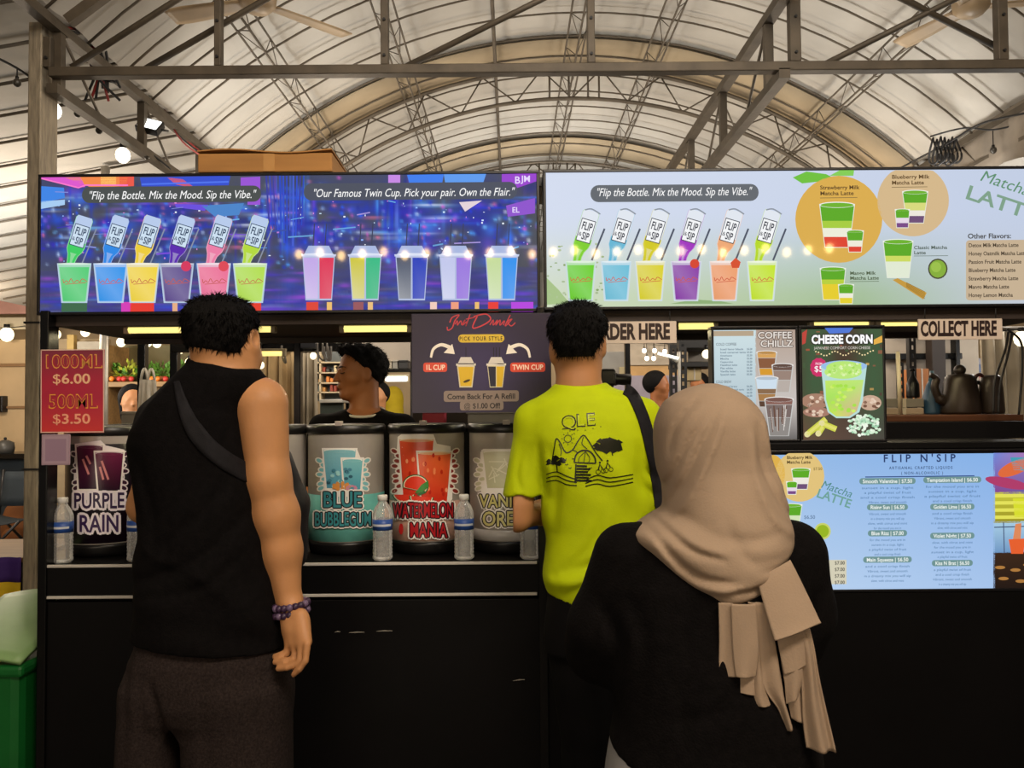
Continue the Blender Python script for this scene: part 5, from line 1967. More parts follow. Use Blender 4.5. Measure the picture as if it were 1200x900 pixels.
def tufts(o, n, length, width, seed, down=.8, low=None):
    """short strands growing from the hair surface, part of the same mesh"""
    rr = random.Random(seed)
    me = o.data
    bm = bmesh.new()
    bm.from_mesh(me)
    bm.normal_update()
    vs = list(bm.verts)
    picks = [(v.co.copy(), v.normal.copy()) for v in (rr.choice(vs) for _ in range(n))]
    for c, nn in picks:
        t = Vector((0, 0, -1)) * down + nn * .32 + Vector((rr.gauss(0, .25), rr.gauss(0, .25), rr.gauss(0, .15)))
        if nn.z > .75:
            t = Vector((nn.x * 2.2, nn.y * 2.2, 0)) + nn * .35 + Vector((rr.gauss(0, .4), rr.gauss(0, .4), 0))
        t.normalize()
        s_ = t.cross(nn)
        if s_.length < 1e-3:
            continue
        s_.normalize()
        L_ = length * rr.uniform(.6, 1.2)
        b0 = c - nn * .002
        a = bm.verts.new(b0 + s_ * width)
        b_ = bm.verts.new(b0 - s_ * width)
        d = bm.verts.new(b0 + nn * width * 1.6)
        e = bm.verts.new(c + t * L_)
        for f in ((a, b_, e), (b_, d, e), (d, a, e)):
            bm.faces.new(f)
    for f in bm.faces:
        f.smooth = True
    bm.to_mesh(me)
    bm.free()


def shoes(root, ankles, toe=(0, 1)):
    for an in ankles:
        sc = Sculpt((an[0] - .12, an[1] - .14, 0), (an[0] + .12, an[1] + .28, .14), .008)
        f = np.array((toe[0], toe[1], 0.0))
        a = np.array((an[0], an[1], 0.0))
        sc.cone(a + f * -.03 + (0, 0, .055), a + f * .16 + (0, 0, .036), .052, .042, .01)
        sc.cone(a + f * -.02 + (0, 0, .07), a + (0, 0, .10), .05, .05, .02)
        sc.cut((0, 0, .003), (0, 0, -1))
        sc.build('shoe', M_shoe, root)


def folds(*waves):
    def fn(X, Y, Z):
        d = 0
        for amp, kx, ky, kz, ph, (zc_, zs_) in waves:
            d = d + amp * np.sin(kx * X + ky * Y + kz * Z + ph + 1.2 * np.sin(11 * X + 7 * Z + ph)) * np.exp(-((Z - zc_) / zs_) ** 2)
        return d
    return fn


def crease(g, lines):
    """folds along photo polylines on the side that faces the lens: positive depth sinks, negative raises"""
    out = []
    for pts, amp, sig in lines:
        q = [g.p(*p) for p in spline(pts, 5)]
        out.append(([(a[0], a[2]) for a in q], amp, sig * g.k))

    def fn(X, Y, Z):
        tot = 0
        for q, amp, sig in out:
            best = None
            n = len(q) - 1
            for i in range(n):
                (ax, az), (bx, bz) = q[i], q[i + 1]
                dx, dz = bx - ax, bz - az
                l2 = dx * dx + dz * dz + 1e-12
                t = np.clip(((X - ax) * dx + (Z - az) * dz) / l2, 0, 1)
                d2 = (X - ax - t * dx) ** 2 + (Z - az - t * dz) ** 2
                fade = np.sin(np.pi * np.clip((i + t) / n, .04, .96)) ** .5
                v = np.exp(-d2 / (sig * sig)) * fade
                best = v if best is None else np.maximum(best, v)
            tot = tot + amp * best
        return tot * (Y < g.Y + .03)
    return fn


# ------------------------------------------------------------------ man in black, seen from behind
g = Fig(2.16)
k = g.k
c0 = g.p(248, 700)
man = thing('person', 'man in a black sleeveless top and dark grey shorts with a strap across his back', 'person', (c0[0], g.Y, 0))
tank_rows = [(426, 226, 300, .005, .062), (432, 217, 302, .003, .078), (441, 208, 303, .0, .095), (450, 199, 299, .0, .105), (460, 190, 294, .0, .113), (472, 180, 288, -.003, .12), (488, 170, 287, -.005, .128), (504, 160, 288, -.005, .132),
             (520, 157, 289, -.005, .134), (555, 162, 296, 0, .135), (597, 168, 304, .005, .14), (640, 165, 312, .01, .145), (700, 161, 328, .01, .15), (735, 159, 333, .008, .148), (768, 158, 334, .008, .148)]
B = Sculpt((-1.12, 1.9, -.01), (-.5, 2.74, 1.78), .0042)
B.loft(g.loft([(py, xa + 8, xb - 8, dc, hd - .018) for py, xa, xb, dc, hd in tank_rows]), k=.0)
B.ell(g.p(244, 755), (.15, .11, .1), k=.02)
for a_, b_, ra, rb in (((262, 400, -.0), (258, 440, .0), 31, 37), ((272, 446, 0), (304, 470, 0), 20, 25), ((246, 450, 0), (192, 496, .02), 20, 24),
                       ((307, 474, -.0), (316, 560, -.01), 30, 24), ((316, 560, -.01), (325, 604, -.005), 24.5, 24.5), ((325, 604, -.005), (331, 645, .0), 25, 21.5), ((331, 645, .0), (340, 702, -.01), 21.5, 14),
                       ((182, 500, .06), (160, 596, .05), 26, 18.5), ((160, 596, .05), (172, 622, .14), 18.5, 17), ((172, 622, .14), (192, 632, .22), 17, 12)):
    B.cone(g.p(*a_), g.p(*b_), ra * k, rb * k, .025)
hc = g.p(260, 399, 0)
q, ax = add_head(B, hc, (.34, .94), .243)
B.ell(g.p(297.5, 400, .0), (.0135, .03, .036), k=.006)
B.ell(g.p(301, 398, -.012), (.007, .016, .02), op='s', k=.006)
B.ell(g.p(284, 420, .03), (.037, .06, .04), k=.03)
# right hand hanging: back of the hand, four bent fingers, thumb on the far side
for a_, b_, ra, rb in (((341, 704, .01), (345, 735, .008), 13.5, 14), ((338, 722, .02), (341, 752, .025), 8, 8), ((345, 722, .01), (347, 754, .012), 9, 8.5), ((352, 722, .0), (354, 754, -.002), 9, 8), ((355, 728, -.002), (359, 752, -.008), 7.5, 6.5)):
    B.cone(g.pp(*(a_[0], a_[1], a_[2] - (.085 if a_[1] > 735 else (.06 if a_[1] > 715 else .02)))), g.pp(*(b_[0], b_[1], b_[2] - (.085 if b_[1] > 735 else (.06 if b_[1] > 715 else .02)))), ra * k, rb * k, .012)
for pts, r0 in ((((339, 754, .026), (336.5, 765, .026), (329, 768, .024), (322.5, 769.5, .028)), 4.7), (((346, 757, .012), (345, 773, .008), (333, 774.5, .008), (322.5, 776, .016)), 4.5),
                (((353, 758, -.002), (351, 776, -.008), (337, 782, -.006), (326, 783.5, .004)), 4.4), (((360, 755, -.01), (358, 774, -.018), (351, 784, -.018), (344, 790.5, -.01)), 4.2)):
    for i in range(3):
        B.cone(g.pp(pts[i][0], pts[i][1], pts[i][2] - .095), g.pp(pts[i + 1][0], pts[i + 1][1], pts[i + 1][2] - .095), (r0 - .3 * i) * k, (r0 - .3 * (i + 1)) * k, .003)
for a_, b_, ra, rb in (((345, 720, .03), (346, 744, .055), 7, 6), ((346, 744, .055), (338, 764, .058), 5.8, 4.6)):
    B.cone(g.pp(*(a_[0], a_[1], a_[2] - (.085 if a_[1] > 735 else (.06 if a_[1] > 715 else .02)))), g.pp(*(b_[0], b_[1], b_[2] - (.085 if b_[1] > 735 else (.06 if b_[1] > 715 else .02)))), ra * k, rb * k, .008)
add_hand(B, g.p(192, 632, .22), (.6, .7, -.1), (0, -.1, 1), L=.17, curl=.5, side=-1)
hips = [g.p(182, 800), g.p(280, 800)]
kn = [g.p(174, 930, .02), g.p(278, 930, .03)]
an = [g.p(178, 1078), g.p(274, 1078)]
for a_ in an:
    a_[2] = .09
add_legs(B, hips, kn, an, (.062, .058, .05))
B.build('body', M_skin, man)
T = Sculpt((-1.12, 1.86, .72), (-.5, 2.42, 1.62), .0055)
T.loft(g.loft(tank_rows), k=0, wr=folds((.0045, 34, 0, 30, 0, (.95, .14)), (.003, 20, 0, -42, 1, (1.05, .2)), (.003, 8, 0, 55, 2, (.88, .08)), (.003, 45, 0, 12, 2, (1.3, .12))))
T.cone(g.p(252, 444, .0), g.p(186, 494, .02), 26 * k, 30 * k, .03)
T.cone(g.p(262, 446, .0), g.p(300, 462, .0), 23 * k, 23 * k, .03)
T.cone(g.p(258, 428, .0), g.p(258, 444, .0), 35 * k, 43 * k, .03)
T.ell(g.p(345, 500, 0), (.128, .3, .112), op='s', k=.008)             # arm hole
T.ell(g.p(268, 408, 0), (50 * k, .2, 20 * k), op='s', k=.008)
T.ell(g.p(286, 414, 0), (30 * k, .2, 20 * k), op='s', k=.012)
T.warp(crease(g, [([(285, 552), (262, 590), (232, 615), (190, 650)], 0.0080, 7), ([(296, 600), (262, 640), (220, 660), (180, 672)], 0.0096, 7), ([(300, 640), (260, 676), (190, 690)], 0.0080, 6), ([(245, 560), (220, 610), (215, 680)], 0.0048, 6),
                  ([(276, 480), (250, 476), (225, 470)], 0.0048, 5), ([(180, 530), (200, 590), (205, 640)], 0.0064, 7), ([(170, 600), (200, 640), (250, 660), (300, 700)], -0.0064, 7), ([(262, 440), (250, 500), (254, 560)], 0.0064, 9)]))
xa_ = g.p(235, 750)[0]
zh = g.p(235, 751)[2]
T.cut((xa_, g.Y, zh), (-.07, 0, -1))
T.build('tank_top', M_blackc, man)
Sh = Sculpt((-1.2, 1.8, .3), (-.5, 2.5, .95), .006)
Sh.loft(g.loft([(720, 170, 322, .005, .11), (752, 162, 328, .005, .128), (768, 156, 332, .005, .14), (790, 152, 335, .01, .146), (815, 150, 337, .01, .138), (835, 156, 332, .01, .118), (852, 172, 318, .012, .08)]), k=.0)
Sh.loft(g.loft([(778, 162, 226, .01, .1), (800, 149, 217, .01, .125), (850, 143, 211, .015, .122), (900, 139, 208, .02, .118), (955, 137, 208, .02, .118)]), k=.03)
Sh.loft(g.loft([(778, 224, 326, .005, .1), (800, 210, 337, .008, .135), (850, 213, 338, .015, .13), (900, 213, 338, .02, .126), (955, 213, 339, .02, .126)]), k=.03)
Sh.warp(crease(g, [([(200, 785), (206, 815), (212, 865), (213, 930)], .016, 5), ([(165, 760), (168, 820), (160, 900)], .006, 8), ([(185, 770), (190, 830), (186, 900)], .005, 7), ([(300, 760), (306, 820), (304, 900)], .008, 9), ([(262, 770), (258, 830), (262, 910)], .005, 9), ([(322, 770), (318, 830), (322, 900)], .005, 6)]))
Sh.build('shorts', M_short, man)
Hr = Sculpt((-1.0, 1.9, 1.4), (-.55, 2.4, 1.85), .0045)
Hr.ell(g.p(258, 376, .0), (41.5 * k, .1, 30 * k), k=0)
Hr.loft(g.loft([(358, 226, 291, .0, .085), (365, 219, 297, .0, .098), (378, 218, 300, .0, .102), (388, 220, 299, -.004, .1), (400, 223, 296, -.01, .09), (410, 226, 292, -.014, .078), (418, 229, 289, -.016, .066)]), k=.015)
Hr.warp(lambda X, Y, Z:   .0013 * np.sin(210 * X + 60 * Z + 3 * np.sin(40 * Y)) * np.sin(130 * Y + 20) + .0012 * np.sin(330 * X + 40 * np.sin(30 * Z)) + .0006 * np.sin(190 * Z + 60 * X))
fx = np.array((.34, .94, 0))
Hr.cut(hc + fx * .055 + np.array((0, 0, .02)), (fx[0], fx[1], -.55))
Hr.cut(g.p(250, 411, 0), (-.16, 0, -1))
Hr.ell(g.p(303, 400, .01), (.03, .06, .036), op='s', k=.008)
tufts(Hr.build('hair', M_hair, man), 2600, .017, .0016, 1)
# bead bracelet
bc = g.pp(341, 713, -.026)
m = MB()
for i in range(18):
    a = 2 * math.pi * i / 18
    for row in (-1, 1):
        m.ball(Vector(bc) + Vector((math.cos(a) * 18.5 * k, math.sin(a) * 17.5 * k, row * 4.2 * k + .05 * math.cos(a) * .12)), 4.4 * k, 8, m=(i + (row > 0)) % 3 == 0)
m.build('bead_bracelet', [mat('plum_beads', '#38263f', 0.35, var=.4, scale=60), mat('pale_violet_beads', '#6d5a78', 0.3)], man, smooth=True)


# sling bag worn by the man: strap laid over the back of the top, pouch at his right front
def drape(tree, pts, w, off, up=(0, 0, 1)):
    """ribbon laid on a body: each point is cast along the view axis on to the surface"""
    L_, R_ = [], []
    n = len(pts)
    for i, (px, py) in enumerate(pts):
        a, b_ = pts[max(0, i - 1)], pts[min(n - 1, i + 1)]
        dx, dy = b_[0] - a[0], b_[1] - a[1]
        l = math.hypot(dx, dy) or 1
        ox, oy = -dy / l, dx / l
        ww = w(i / (n - 1)) / 2 if callable(w) else w / 2
        row = []
        for s_ in (-1, -.5, 0, .5, 1):
            d = ray(px + ox * ww * s_, py + oy * ww * s_)
            h = tree.ray_cast(CAM, d)
            row.append((h[0] - d * off) if h[0] is not None else None)
        L_.append(row)
    last = None
    depth = [r[2] for r in L_ if r[2] is not None]
    for i, r in enumerate(L_):
        for j in range(5):
            if r[j] is None:
                ref = [x for x in r if x is not None]
                y = ref[0].y if ref else (last.y if last is not None else depth[0].y)
                px, py = pts[i]
                a, b_ = pts[max(0, i - 1)], pts[min(n - 1, i + 1)]
                dx, dy = b_[0] - a[0], b_[1] - a[1]
                l = math.hypot(dx, dy) or 1
                ww = w(i / (n - 1)) / 2 if callable(w) else w / 2
                s_ = (-1, -.5, 0, .5, 1)[j]
                r[j] = P(px - dy / l * ww * s_, py + dx / l * ww * s_, y)
        last = r[2]
    return L_


def tree_of(*obs):
    vs, fs = [], []
    for o in obs:
        b_ = len(vs)
        off = ORG[o.name]
        vs += [v.co + off for v in o.data.vertices]
        fs += [[b_ + i for i in p.vertices] for p in o.data.polygons]
    return BVHTree.FromPolygons(vs, fs)


def ribbon(rows, name, m_, parent, thick=.003):
    m = MB()
    n = len(rows)
    for r in rows:
        m.v += list(r)
    w = len(rows[0])
    for i in range(n - 1):
        for j in range(w - 1):
            a = i * w + j
            m.f.append([a, a + 1, a + w + 1, a + w])
            m.mi.append(0)
    return m.build(name, m_, parent, smooth=True, solid=thick)


tk = [o for o in man.children if o.name.startswith('tank_top')][0]
sb = thing('sling_bag', 'black sling bag with a wide strap worn across the back of the man in black', 'bag', g.p(350, 640, .16))
pts = spline([(207, 447), (213, 470), (224, 497), (241, 520), (262, 538), (284, 551), (300, 558)], 6)
rows = drape(tree_of(tk), pts, lambda t: 6 + 15 * min(1, t * 2.5), .004)
ribbon(rows, 'strap', M_strap, sb, .004)
sp_ = Sculpt((-.72, 2.1, .98), (-.42, 2.62, 1.4), .007)
sp_.cone(g.pp(330, 536, .17), g.pp(341, 590, .2), 13 * k, 22 * k, .02, sq=((0, 1, 0), .9))
sp_.cone(g.pp(341, 590, .2), g.pp(342, 650, .2), 22 * k, 20 * k, .02, sq=((0, 1, 0), .9))
sp_.build('pouch', mat('black_nylon', '#121114', .55, var=.2, bump=.15), sb)
shoes(man, an)

# ------------------------------------------------------------------ man in the yellow shirt, seen from behind
g = Fig(2.28)
k = g.k
c0 = g.p(702, 700)
man2 = thing('person', 'man in a lime yellow printed t-shirt and black trousers at the counter', 'person', (c0[0], g.Y, 0))
shirt_rows = [(449, 656, 703, .01, .055), (455, 648, 708, .008, .068), (460, 640, 727, .005, .078), (468, 628, 750, .0, .09), (478, 620, 762, .0, .1), (492, 616, 768, -.002, .108), (515, 615, 770, -.004, .115), (545, 622, 771, -.004, .118), (580, 631, 770, 0, .116),
              (620, 637, 768, .004, .114), (655, 640, 766, .004, .118), (690, 638, 766, .004, .122), (720, 638, 766, .004, .122)]
B = Sculpt((.0, 2.0, -.01), (.52, 2.85, 1.82), .0055)
B.loft(g.loft([(py, xa + 8, xb - 8, dc, hd - .018) for py, xa, xb, dc, hd in shirt_rows]), k=0)
B.ell(g.p(702, 730), (.125, .09, .1), k=.04)
for a_, b_, ra, rb in (((678, 405, 0), (678, 450, 0), 24.5, 27), ((690, 460, 0), (745, 484, 0), 12, 15), ((665, 462, 0), (630, 492, 0), 12, 15),
                       ((620, 502, 0), (608, 590, -.01), 17.5, 15), ((608, 590, -.01), (606, 606, -.005), 15.5, 15.5), ((606, 606, -.005), (636, 607, .12), 15.5, 14), ((636, 607, .12), (668, 602, .19), 14, 10.5),
                       ((757, 500, 0), (772, 595, .0), 17.5, 15.5), ((772, 600, .0), (756, 612, .13), 15.5, 14), ((756, 612, .13), (735, 604, .2), 14, 10)):
    B.cone(g.p(*a_), g.p(*b_), ra * k, rb * k, .022)
hc = g.p(677, 403, 0)
q, ax = add_head(B, hc, (.1, .99), .235)
for ex, ey in ((648.5, 415), (703.5, 406)):
    B.ell(g.p(ex, ey, .0), (.011, .026, .029), k=.006)
add_hand(B, g.p(668, 602, .19), (.85, .25, .25), (-.2, -.3, 1), L=.17, curl=.55, side=-1)
add_hand(B, g.p(735, 604, .2), (-.85, .2, .25), (.2, -.3, 1), L=.17, curl=.55, side=1)
hips = [g.p(675, 735), g.p(730, 735)]
kn = [g.p(690, 895, .01), g.p(728, 895, .01)]
an = [g.p(690, 1020), g.p(732, 1020)]
for a_ in an:
    a_[2] = .09
add_legs(B, hips, kn, an, (.08, .058, .045))
B.build('body', M_skin3, man2)
T = Sculpt((-.06, 2.12, .8), (.52, 2.62, 1.6), .0055)
T.loft(g.loft(shirt_rows), k=0, wr=folds((.005, 26, 0, 38, 0, (1.0, .1)), (.003, 40, 0, -26, 1, (1.1, .12)), (.004, 10, 0, 60, 2, (.97, .06)), (.003, 36, 0, 30, .5, (1.25, .1))))
T.cone(g.p(624, 492, 0), g.p(611, 588, -.005), 19 * k, 23 * k, .02)
T.cone(g.p(755, 492, 0), g.p(772, 588, 0), 19 * k, 22 * k, .02)
zs_ = g.p(612, 580)[2]
xs_ = g.p(634, 580)[0]
T.put([-.06, 2.1, .9], [xs_, 2.65, zs_], lambda X, Y, Z: np.maximum(Z - zs_ - .004 * np.sin(90 * X), X - xs_) + 0 * Y, .004, op='s')
T.cone(g.p(680, 464, .0), g.p(624, 494, .0), 17 * k, 19 * k, .03)
T.cone(g.p(688, 462, .0), g.p(752, 486, .0), 17 * k, 19 * k, .03)
T.cone(g.p(679, 445, .0), g.p(679, 470, .0), 27 * k, 33 * k, .03)
T.ell(g.p(678, 436, 0), (42 * k, .2, 18 * k), op='s', k=.006)
T.warp(crease(g, [([(742, 520), (752, 548), (770, 560)], 0.0095, 5), ([(738, 540), (748, 566), (768, 580)], 0.0095, 5), ([(760, 600), (720, 640), (650, 668)], 0.0114, 6), ([(755, 630), (710, 662), (645, 676)], -0.0095, 6), ([(660, 690), (690, 670), (730, 640)], 0.0095, 5),
                  ([(630, 515), (633, 545), (640, 580)], 0.0095, 5), ([(640, 520), (650, 560), (648, 620)], 0.0076, 6), ([(612, 520), (606, 555), (612, 575)], 0.0057, 4), ([(700, 590), (690, 630), (660, 660)], 0.0076, 6), ([(652, 470), (690, 466), (730, 472)], 0.0038, 4)]))
T.cut(g.p(660, 698), (-.3, 0, -1))
T.build('t_shirt', M_yel, man2)
tsh = [o for o in man2.children if o.name.startswith('t_shirt')][0]
L2 = Sculpt((.0, 2.15, .02), (.52, 2.62, .98), .007)
L2.loft(g.loft([(670, 644, 760, 0, .105), (720, 640, 766, .0, .12), (760, 643, 764, .0, .118)]), k=0)
L2.cone(g.p(674, 745), g.p(690, 895, .01), .082, .068, .03)
L2.cone(g.p(690, 895, .01), g.p(692, 1030), .068, .06, .03)
L2.cone(g.p(732, 745), g.p(732, 895, .01), .082, .068, .03)
L2.cone(g.p(732, 895, .01), g.p(734, 1030), .068, .06, .03)
L2.build('trousers', M_trou, man2)
Hr = Sculpt((.05, 2.15, 1.45), (.4, 2.62, 1.85), .0045)
Hr.ell(g.p(677, 381, .0), (34 * k, .096, 28.5 * k), k=0)
Hr.loft(g.loft([(364, 651, 701, .0, .08), (372, 645, 707, .0, .092), (385, 643.5, 710, .0, .098), (398, 644.5, 707, -.005, .094), (408, 647, 703, -.01, .085), (416, 651, 699, -.014, .074), (424, 654, 696, -.016, .062)]), k=.015)
Hr.warp(lambda X, Y, Z: .0012 * np.sin(210 * X + 60 * Z + 3 * np.sin(40 * Y)) * np.sin(130 * Y + 20) + .0011 * np.sin(330 * X + 40 * np.sin(30 * Z)) + .0005 * np.sin(190 * Z + 60 * X))
Hr.cut(hc + np.array((0, .055, .02)), (.1, 1, -.55))
Hr.cut(g.p(677, 420, 0), (0, 0, -1))
for ex, ey in ((640, 414), (712, 406)):
    Hr.ell(g.p(ex, ey, .0), (.034, .05, .036), op='s', k=.008)
tufts(Hr.build('hair', M_hair, man2), 2400, .015, .0015, 2)
shoes(man2, an)
# print on the back of the shirt
tt = tree_of(tsh)


def shirt_map(x, y, z):
    d = ray(x, y)
    h = tt.ray_cast(CAM, d)
    p = h[0] if h[0] is not None else P(x, y, g.Y - .12)
    return p - d * (.0014 + .0003 * z)


A = Art()
ik = '#14170a'
yl = '#aebf00'
for ch, x, y in (('Q', 658, 502), ('L', 675, 500), ('E', 687, 499)):
    A.z = 0
    A.text(ch, x, y, 14.5, ik, bold=True, xs=1.05, rot=-.06)
    A.up()
    A.text(ch, x + .9, y - .9, 12.6, yl, bold=False, xs=1.05, rot=-.06)
A.z = 0
A.line([(659, 502.5), (674, 501.5)], .9, ik)
for x, y in ((668, 505), (677, 504), (686, 504), (695, 502), (673, 508), (704, 500)):
    A.ell(x, y, .7, .7, ik, 6)
A.line([(665.5 + 4.3 * math.cos(t * .35), 514 + 4.3 * math.sin(t * .35)) for t in range(19)], .8, ik)
for t in range(8):
    a = t * math.pi / 4
    A.line([(665.5 + 6 * math.cos(a), 514 + 6 * math.sin(a)), (665.5 + 7.6 * math.cos(a), 514 + 7.6 * math.sin(a))], .8, ik)
A.curve([(647, 540), (650, 522), (652, 514), (656, 518), (663, 530), (671, 527), (678, 516), (684, 510), (690, 517), (698, 530), (706, 540)], 1.4, ik, 4)
A.curve([(655, 520), (658, 528), (657, 534)], .9, ik, 4)
A.curve([(684, 512), (682, 520), (688, 526)], .9, ik, 4)
A.curve([(671, 527), (676, 530), (674, 536)], .9, ik, 4)
A.curve([(673, 542), (675, 533), (682, 528), (691, 529), (697, 536), (698, 543)], 1.8, ik, 4)
A.line([(673, 542), (698, 543)], 1.6, ik)
for x in (679, 685, 691):
    A.curve([(686, 529), (x, 536), (x - 1, 542)], .8, ik, 3)
# palms and bushes
for cx, cy, s_ in ((651, 540, 1.0), (713, 522, 1.5)):
    for i in range(26):
        a = rnd.uniform(0, 6.28)
        r_ = rnd.uniform(1, 8) * s_
        x, y = cx + r_ * math.cos(a) * 1.35, cy + r_ * math.sin(a) * .62
        A.poly([(x - 3.4 * s_, y + rnd.uniform(-1, 2)), (x, y - 2.2 * s_), (x + 3.6 * s_, y + rnd.uniform(-1, 1.5)), (x, y + 2.0 * s_)], ik)
A.poly([(700, 528), (706, 514), (716, 513), (727, 517), (730, 528), (722, 522), (712, 528), (704, 529)], ik)
A.line([(652, 542), (653, 553)], 1.4, ik)
A.line([(716, 524), (718, 534)], 1.2, ik)
for i in range(6):
    A.line([(676 - i * .3, 546 + i * 3.4), (688 + i * .5 + (i % 2) * 3, 546.4 + i * 3.4)], 2.4, ik)
A.line([(675, 544), (674, 566)], 1.6, ik)
for dy in (0, 5, 10):
    A.curve([(640, 556 + dy * .9), (652, 553 + dy), (664, 558 + dy), (676, 562 + dy * .7)], 1.3, ik, 4)
    A.curve([(686, 563 + dy * .7), (700, 557 + dy), (715, 560 + dy), (742, 556 + dy * .9)], 1.3, ik, 4)
for cx, cy in ((701, 548), (710, 546)):
    A.line([(cx + 2.6 * math.cos(t * .45), cy + 5 + 2.6 * math.sin(t * .45)) for t in range(15)], .7, ik)
    A.line([(cx + 6 + 2.4 * math.cos(t * .45), cy + 4 + 2.4 * math.sin(t * .45)) for t in range(15)], .7, ik)
    A.line([(cx, cy + 3), (cx + 2, cy - 4), (cx + 5, cy + 1)], 1.6, ik)
    A.ell(cx + 2, cy - 6, 1.3, 1.3, ik, 8)
for x, y in ((664, 544), (668, 548), (692, 548), (688, 552), (672, 537), (662, 538)):
    A.line([(x - 1.6, y), (x, y + 1), (x + 1.8, y - .4)], .9, ik)
A.build('shirt_print', mat('black_shirt_ink', '#14170a', .7), tsh, shirt_map, maxedge=4)
pr = [o for o in tsh.children][0]
pr.data.materials[0] = M_print
# shoulder bag
bg_ = thing('shoulder_bag', 'black shoulder bag on a wide strap over the right shoulder of the man in yellow', 'bag', g.p(790, 640, .02))
rows = drape(tree_of(tsh), spline([(733, 456), (741, 462), (750, 480), (757, 500), (764, 530), (770, 562), (774, 592)], 5), 13, .004)
rows += [[Vector(g.p(778 + dx, 620, -.06)) for dx in (-6, -3, 0, 3, 6)], [Vector(g.p(784 + dx, 650, -.03)) for dx in (-6, -3, 0, 3, 6)]]
ribbon(rows, 'strap', M_strap, bg_, .004)
sp_ = Sculpt((.38, 2.2, .75), (.66, 2.55, 1.2), .008)
sp_.ell(g.p(800, 680, .0), (.07, .06, .12), k=0)
sp_.build('pouch', mat('black_nylon', '#121114'), bg_)

# ------------------------------------------------------------------ woman in the taupe headscarf, nearest the lens
g = Fig(1.65)
k = g.k
c0 = g.p(830, 800)
wom = thing('person', 'woman in a taupe headscarf and loose black cardigan seen from behind', 'person', (c0[0], g.Y, 0))
car_rows = [(592, 790, 880, .0, .06), (604, 772, 900, .0, .085), (618, 748, 922, .0, .105), (640, 726, 938, -.005, .125), (680, 716, 940, -.01, .14), (730, 712, 940, -.01, .145), (780, 714, 940, -.01, .15),
            (830, 716, 946, -.01, .16), (870, 715, 952, -.01, .165), (930, 715, 958, -.01, .165)]
B = Sculpt((.05, 1.3, -.01), (.8, 2.2, 1.55), .007)
B.loft(g.loft([(py, xa + 14, xb - 14, dc, hd - .025) for py, xa, xb, dc, hd in car_rows]), k=0)
for a_, b_, ra, rb in (((834, 560, 0), (834, 605, 0), 30, 34), ((738, 650, .0), (722, 735, .02), 34, 27), ((722, 735, .02), (770, 770, .26), 27, 17), ((926, 650, 0), (938, 735, .02), 34, 27), ((938, 735, .02), (890, 770, .26), 27, 17)):
    B.cone(g.p(*a_), g.p(*b_), ra * k, rb * k, .03)
hc = g.p(834, 528, .0)
add_head(B, hc, (-.1, .99), .225)
add_hand(B, g.p(770, 770, .26), (.5, .75, .15), (-.2, -.3, 1), L=.165, curl=.6, side=-1)
add_hand(B, g.p(890, 770, .26), (-.5, .75, .15), (.2, -.3, 1), L=.165, curl=.6, side=1)
hips = [g.p(790, 960), g.p(880, 960)]
kn = [g.p(795, 1100, .01), g.p(878, 1100, .01)]
an = [g.p(795, 1250), g.p(878, 1250)]
for a_ in an:
    a_[2] = .09
add_legs(B, hips, kn, an, (.1, .068, .05))
B.build('body', M_skin3, wom)
T = Sculpt((.05, 1.32, .62), (.8, 2.1, 1.35), .0065)
T.loft(g.loft(car_rows), k=0, wr=folds((.005, 18, 0, 26, 0, (.9, .15)), (.004, 30, 0, -14, 1, (1.0, .2))))
for a_, b_, ra, rb in (((734, 652, 0), (708, 736, .02), 39, 38), ((708, 736, .02), (708, 770, .06), 38, 40), ((708, 765, .06), (765, 772, .25), 38, 24),
                       ((928, 650, 0), (938, 720, .02), 40, 40), ((938, 720, .02), (934, 760, .06), 40, 34), ((936, 755, .05), (896, 772, .25), 36, 24)):
    T.cone(g.p(*a_), g.p(*b_), ra * k, rb * k, .035)
T.warp(crease(g, [([(700, 700), (720, 740), (715, 780)], .01, 8), ([(735, 690), (745, 740), (735, 800)], .008, 9), ([(938, 690), (930, 740), (936, 790)], .01, 8), ([(860, 760), (820, 800), (760, 815)], .006, 9), ([(800, 720), (780, 780), (790, 840)], .005, 9)]))
T.cut(g.p(715, 868), (-.45, 0, -1))
T.build('cardigan', M_blackc, wom)
U = Sculpt((.1, 1.4, .6), (.75, 1.95, .9), .007)
U.loft(g.loft([(850, 722, 940, -.005, .145), (900, 708, 944, -.005, .152), (940, 704, 946, -.005, .155)]), k=0, wr=folds((.005, 60, 0, 4, 0, (.75, .2))))
U.build('undershirt', mat('pale_grey_cotton', '#8a8a8c', .85, var=.1, bump=.1), wom)
L2 = Sculpt((.1, 1.4, .02), (.75, 1.95, .78), .008)
L2.loft(g.loft([(915, 722, 944, 0, .15), (990, 722, 942, 0, .15)]), k=0)
L2.cone(g.p(785, 985), g.p(793, 1255), .1, .075, .03)
L2.cone(g.p(885, 985), g.p(880, 1255), .1, .075, .03)
L2.build('trousers', M_trou, wom)
# headscarf
Sc = Sculpt((.2, 1.3, .98), (.72, 1.95, 1.56), .0048)
Sc.loft(g.loft([(449.5, 826, 838, 0, .012), (451, 815, 846, 0, .036), (454, 806, 852, 0, .054), (460, 793, 864, 0, .078), (469, 780, 876, 0, .099), (478, 774.5, 884, 0, .11), (487, 770.5, 890, 0, .117), (498, 767.5, 894, 0, .121), (513, 767, 896, 0, .123), (535, 768.5, 896, -.001, .123), (550, 771, 901, -.003, .123), (567, 776, 909, -.008, .126), (590, 777, 916, -.012, .132), (613, 781, 918, -.018, .138), (630, 784, 918, -.022, .14), (650, 790, 911, -.026, .138), (664, 798, 903, -.03, .13), (680, 808, 884, -.034, .116), (690, 816, 862, -.036, .1)]), k=.015)
